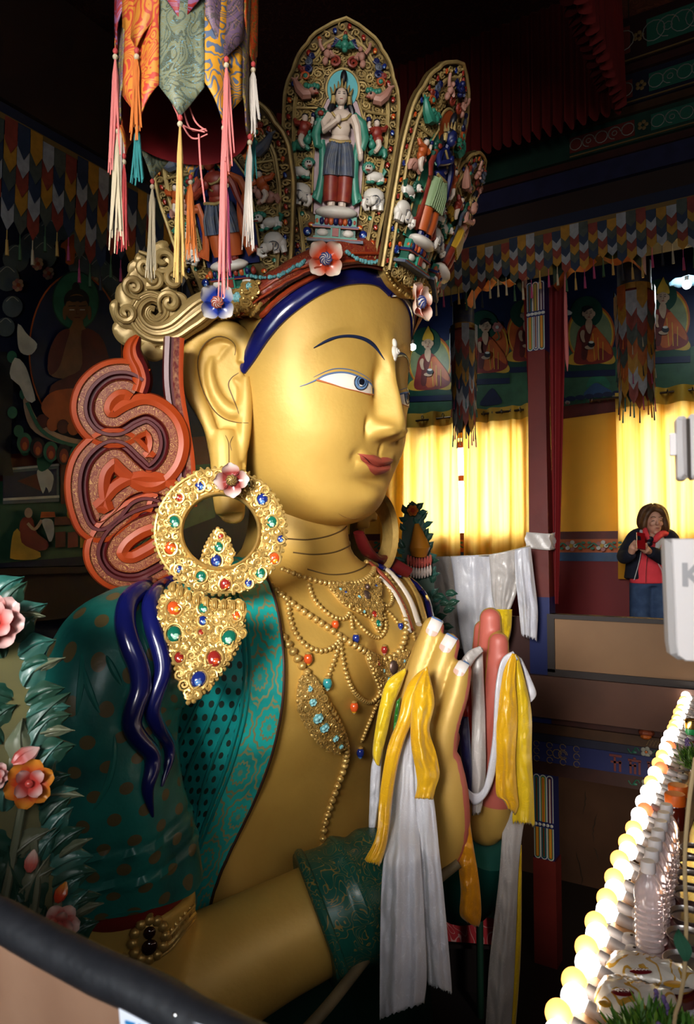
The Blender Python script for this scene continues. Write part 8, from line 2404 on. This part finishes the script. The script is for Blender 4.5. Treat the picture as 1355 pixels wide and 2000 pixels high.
# things in the dark well: supports, green pipe, patterned cushion seen through the gap
pole = thing('support_pole', 'pale wooden pole propping the statue forearm, leaning to the right', 'pole', pt(600,2010,2.55))
mb = MB(); mb.tube(resample([pt(570,2040,2.30), pt(640,1965,2.38), pt(740,1840,2.62), pt(830,1740,2.76), pt(895,1685,2.80)], 30), .020, 10); mb.build('rod', mat('pole_wood', (.17,.13,.07), rough=.7, var=.5, vscale=12), pole)
pipe = thing('metal_stand', 'dark green pipe stand in the shadow behind the scarves', 'stand', on_z(930,1900,PITZ))
mb = MB(); mb.tube(resample([pt(915,1625,4.42), pt(935,1628,4.40), pt(955,1640,4.39)], 10), .018, 10); mb.build('hook', mat('pipe_green_pale', (.10,.14,.09), rough=.4), pipe)
q = pt(935,1632,4.42); mb = MB(); mb.tube([V((q.x, q.y, PITZ)), q], .022, 10); mb.build('pipe', mat('pipe_green', (.008,.035,.02), rough=.5), pipe)
q = pt(973,1700,4.45); mb = MB(); mb.tube([V((q.x, q.y, PITZ)), V((q.x, q.y, .3))], .03, 10); mb.build('pipe', DARKM, pipe)
cus = thing('patterned_cloth', 'bright red floral cloth lit in the gap between the hanging scarves', 'cloth', pt(920,1850,4.6))
PAIS = mat('cloth_floral_red', (.40,.035,.045), rough=.7, emit=None); pattern(PAIS, scroll_fac(6, width=.07, warp=1.0), (.55,.30,.28))
FQ = plane_px(920, 1800, 4.6, n=V((0,-1,.1)))
mb = MB(); mb.extr([FQ.uv(*p) for p in ((862,1775),(965,1795),(960,1845),(868,1838))], FQ, -.03, 0, 0); mb.build('cloth_front', PAIS, cus, smooth=False)
mb = MB(); mb.extr([FQ.uv(*p) for p in ((862,1742),(965,1752),(965,1795),(862,1775))], FQ, -.03, -.005, 0); mb.build('green_board', mat('board_mint', (.16,.32,.25), rough=.6), cus, smooth=False)
mb = MB(); mb.extr([FQ.uv(*p) for p in ((858,1842),(968,1846),(968,1852),(858,1850))], FQ, -.04, .02, 0); q = FQ(*FQ.uv(915,1850), -.1); mb.box((q.x, q.y, (q.z+PITZ)/2), (.3,.1,q.z-PITZ)); mb.build('stand', DARKM, cus, smooth=False)
# ================================================================== light
w = bpy.data.worlds.new('world'); SC.world = w; w.use_nodes = True
w.node_tree.nodes['Background'].inputs[0].default_value = (.75,.85,1,1); w.node_tree.nodes['Background'].inputs[1].default_value = .012
def area(name, loc, target, size, power, col=(1,1,1), sy=None, spread=None):
    l = bpy.data.lights.new(name, 'AREA'); l.energy = power; l.size = size; l.color = col
    if sy: l.shape = 'RECTANGLE'; l.size_y = sy
    if spread: l.spread = radians(spread)
    o = bpy.data.objects.new(name, l); COL.objects.link(o); o.location = loc
    o.rotation_euler = (V(target)-V(loc)).to_track_quat('-Z','Y').to_euler()
    return o
# aimed lamps inside the hall: a key and added fills
def spot(name, loc, target, power, deg, blend, rad, col=(1,1,1)):
    l = bpy.data.lights.new(name, 'SPOT'); l.energy = power; l.spot_size = radians(deg); l.spot_blend = blend; l.shadow_soft_size = rad; l.color = col
    o = bpy.data.objects.new(name, l); COL.objects.link(o); o.location = loc
    o.rotation_euler = (V(target)-V(loc)).to_track_quat('-Z','Y').to_euler(); return o
spot('daylight_key', (-.45,-2.05,2.15), SW(.12,-.25,.02), 1900, 35, 1.0, .75, (1,.965,.92))  # window light from behind the viewer; tight cone keeps lower parts dark
area('sleeve_fill', (-1.0,-1.9,1.6), (-1.9,2.0,.7), 1.2, 34, (.85,.95,1))  # added fill that lifts the dim sleeve, no source of its own
spot('crown_fill', (.3,-2.0,2.5), SW(.1,-.2,1.5), 620, 30, 1.0, .6, (1,.96,.9))  # added spot that brightens the crown
spot('gallery_fill', (3.6,1.6,2.3), (1.2,6.4,.75), 900, 44, 1.0, .5, (1,.93,.84))  # added fill for the gallery wall, woman and plywood
area('ambient_fill', (2.6,-1.6,2.9), (-1.5,3.2,2.6), 1.8, 40, (.95,.97,1))  # added weak fill for the whole hall
spot('rail_fill', (.2,-1.7,2.3), (-.6,.45,.8), 150, 34, 1.0, .4, (1,.98,.97))  # added spot that brightens the near rail and board
spot('sign_fill', (-.6,-1.2,2.2), (-.06,.95,1.25), 130, 26, 1.0, .4, (1,.97,.95))  # added spot aimed at the white sign box
spot('well_fill', (-.15,3.3,-.3), (-1.25,6.3,-.95), 110, 56, 1.0, .2, (1,.9,.75))  # added lamp hidden under the gallery floor, brightens the pit wall
spot('red_cloth_fill', (-.25,2.9,-.30), (-1.70,4.34,-1.15), 60, 24, .8, .1, (1,.95,.9))  # added hidden spot for the red floral cloth; there is no window below
# daylight behind the two curtained windows
for a, b in (W1, W2):
    area('daylight_window', ((a+b)/2, YR+.75, (ZW0+ZW1)/2), ((a+b)/2, 0, (ZW0+ZW1)/2), b-a+.3, 560, (1,.96,.86), ZW1-ZW0+.3)
SC.view_settings.view_transform = 'Standard'
try: SC.view_settings.look = 'Medium High Contrast'
except Exception: pass
SC.view_settings.exposure = 0.0
SC.cycles.max_bounces = 6; SC.cycles.diffuse_bounces = 3; SC.cycles.glossy_bounces = 3; SC.cycles.transmission_bounces = 6
SC.cycles.use_denoising = True; SC.cycles.sample_clamp_indirect = 6
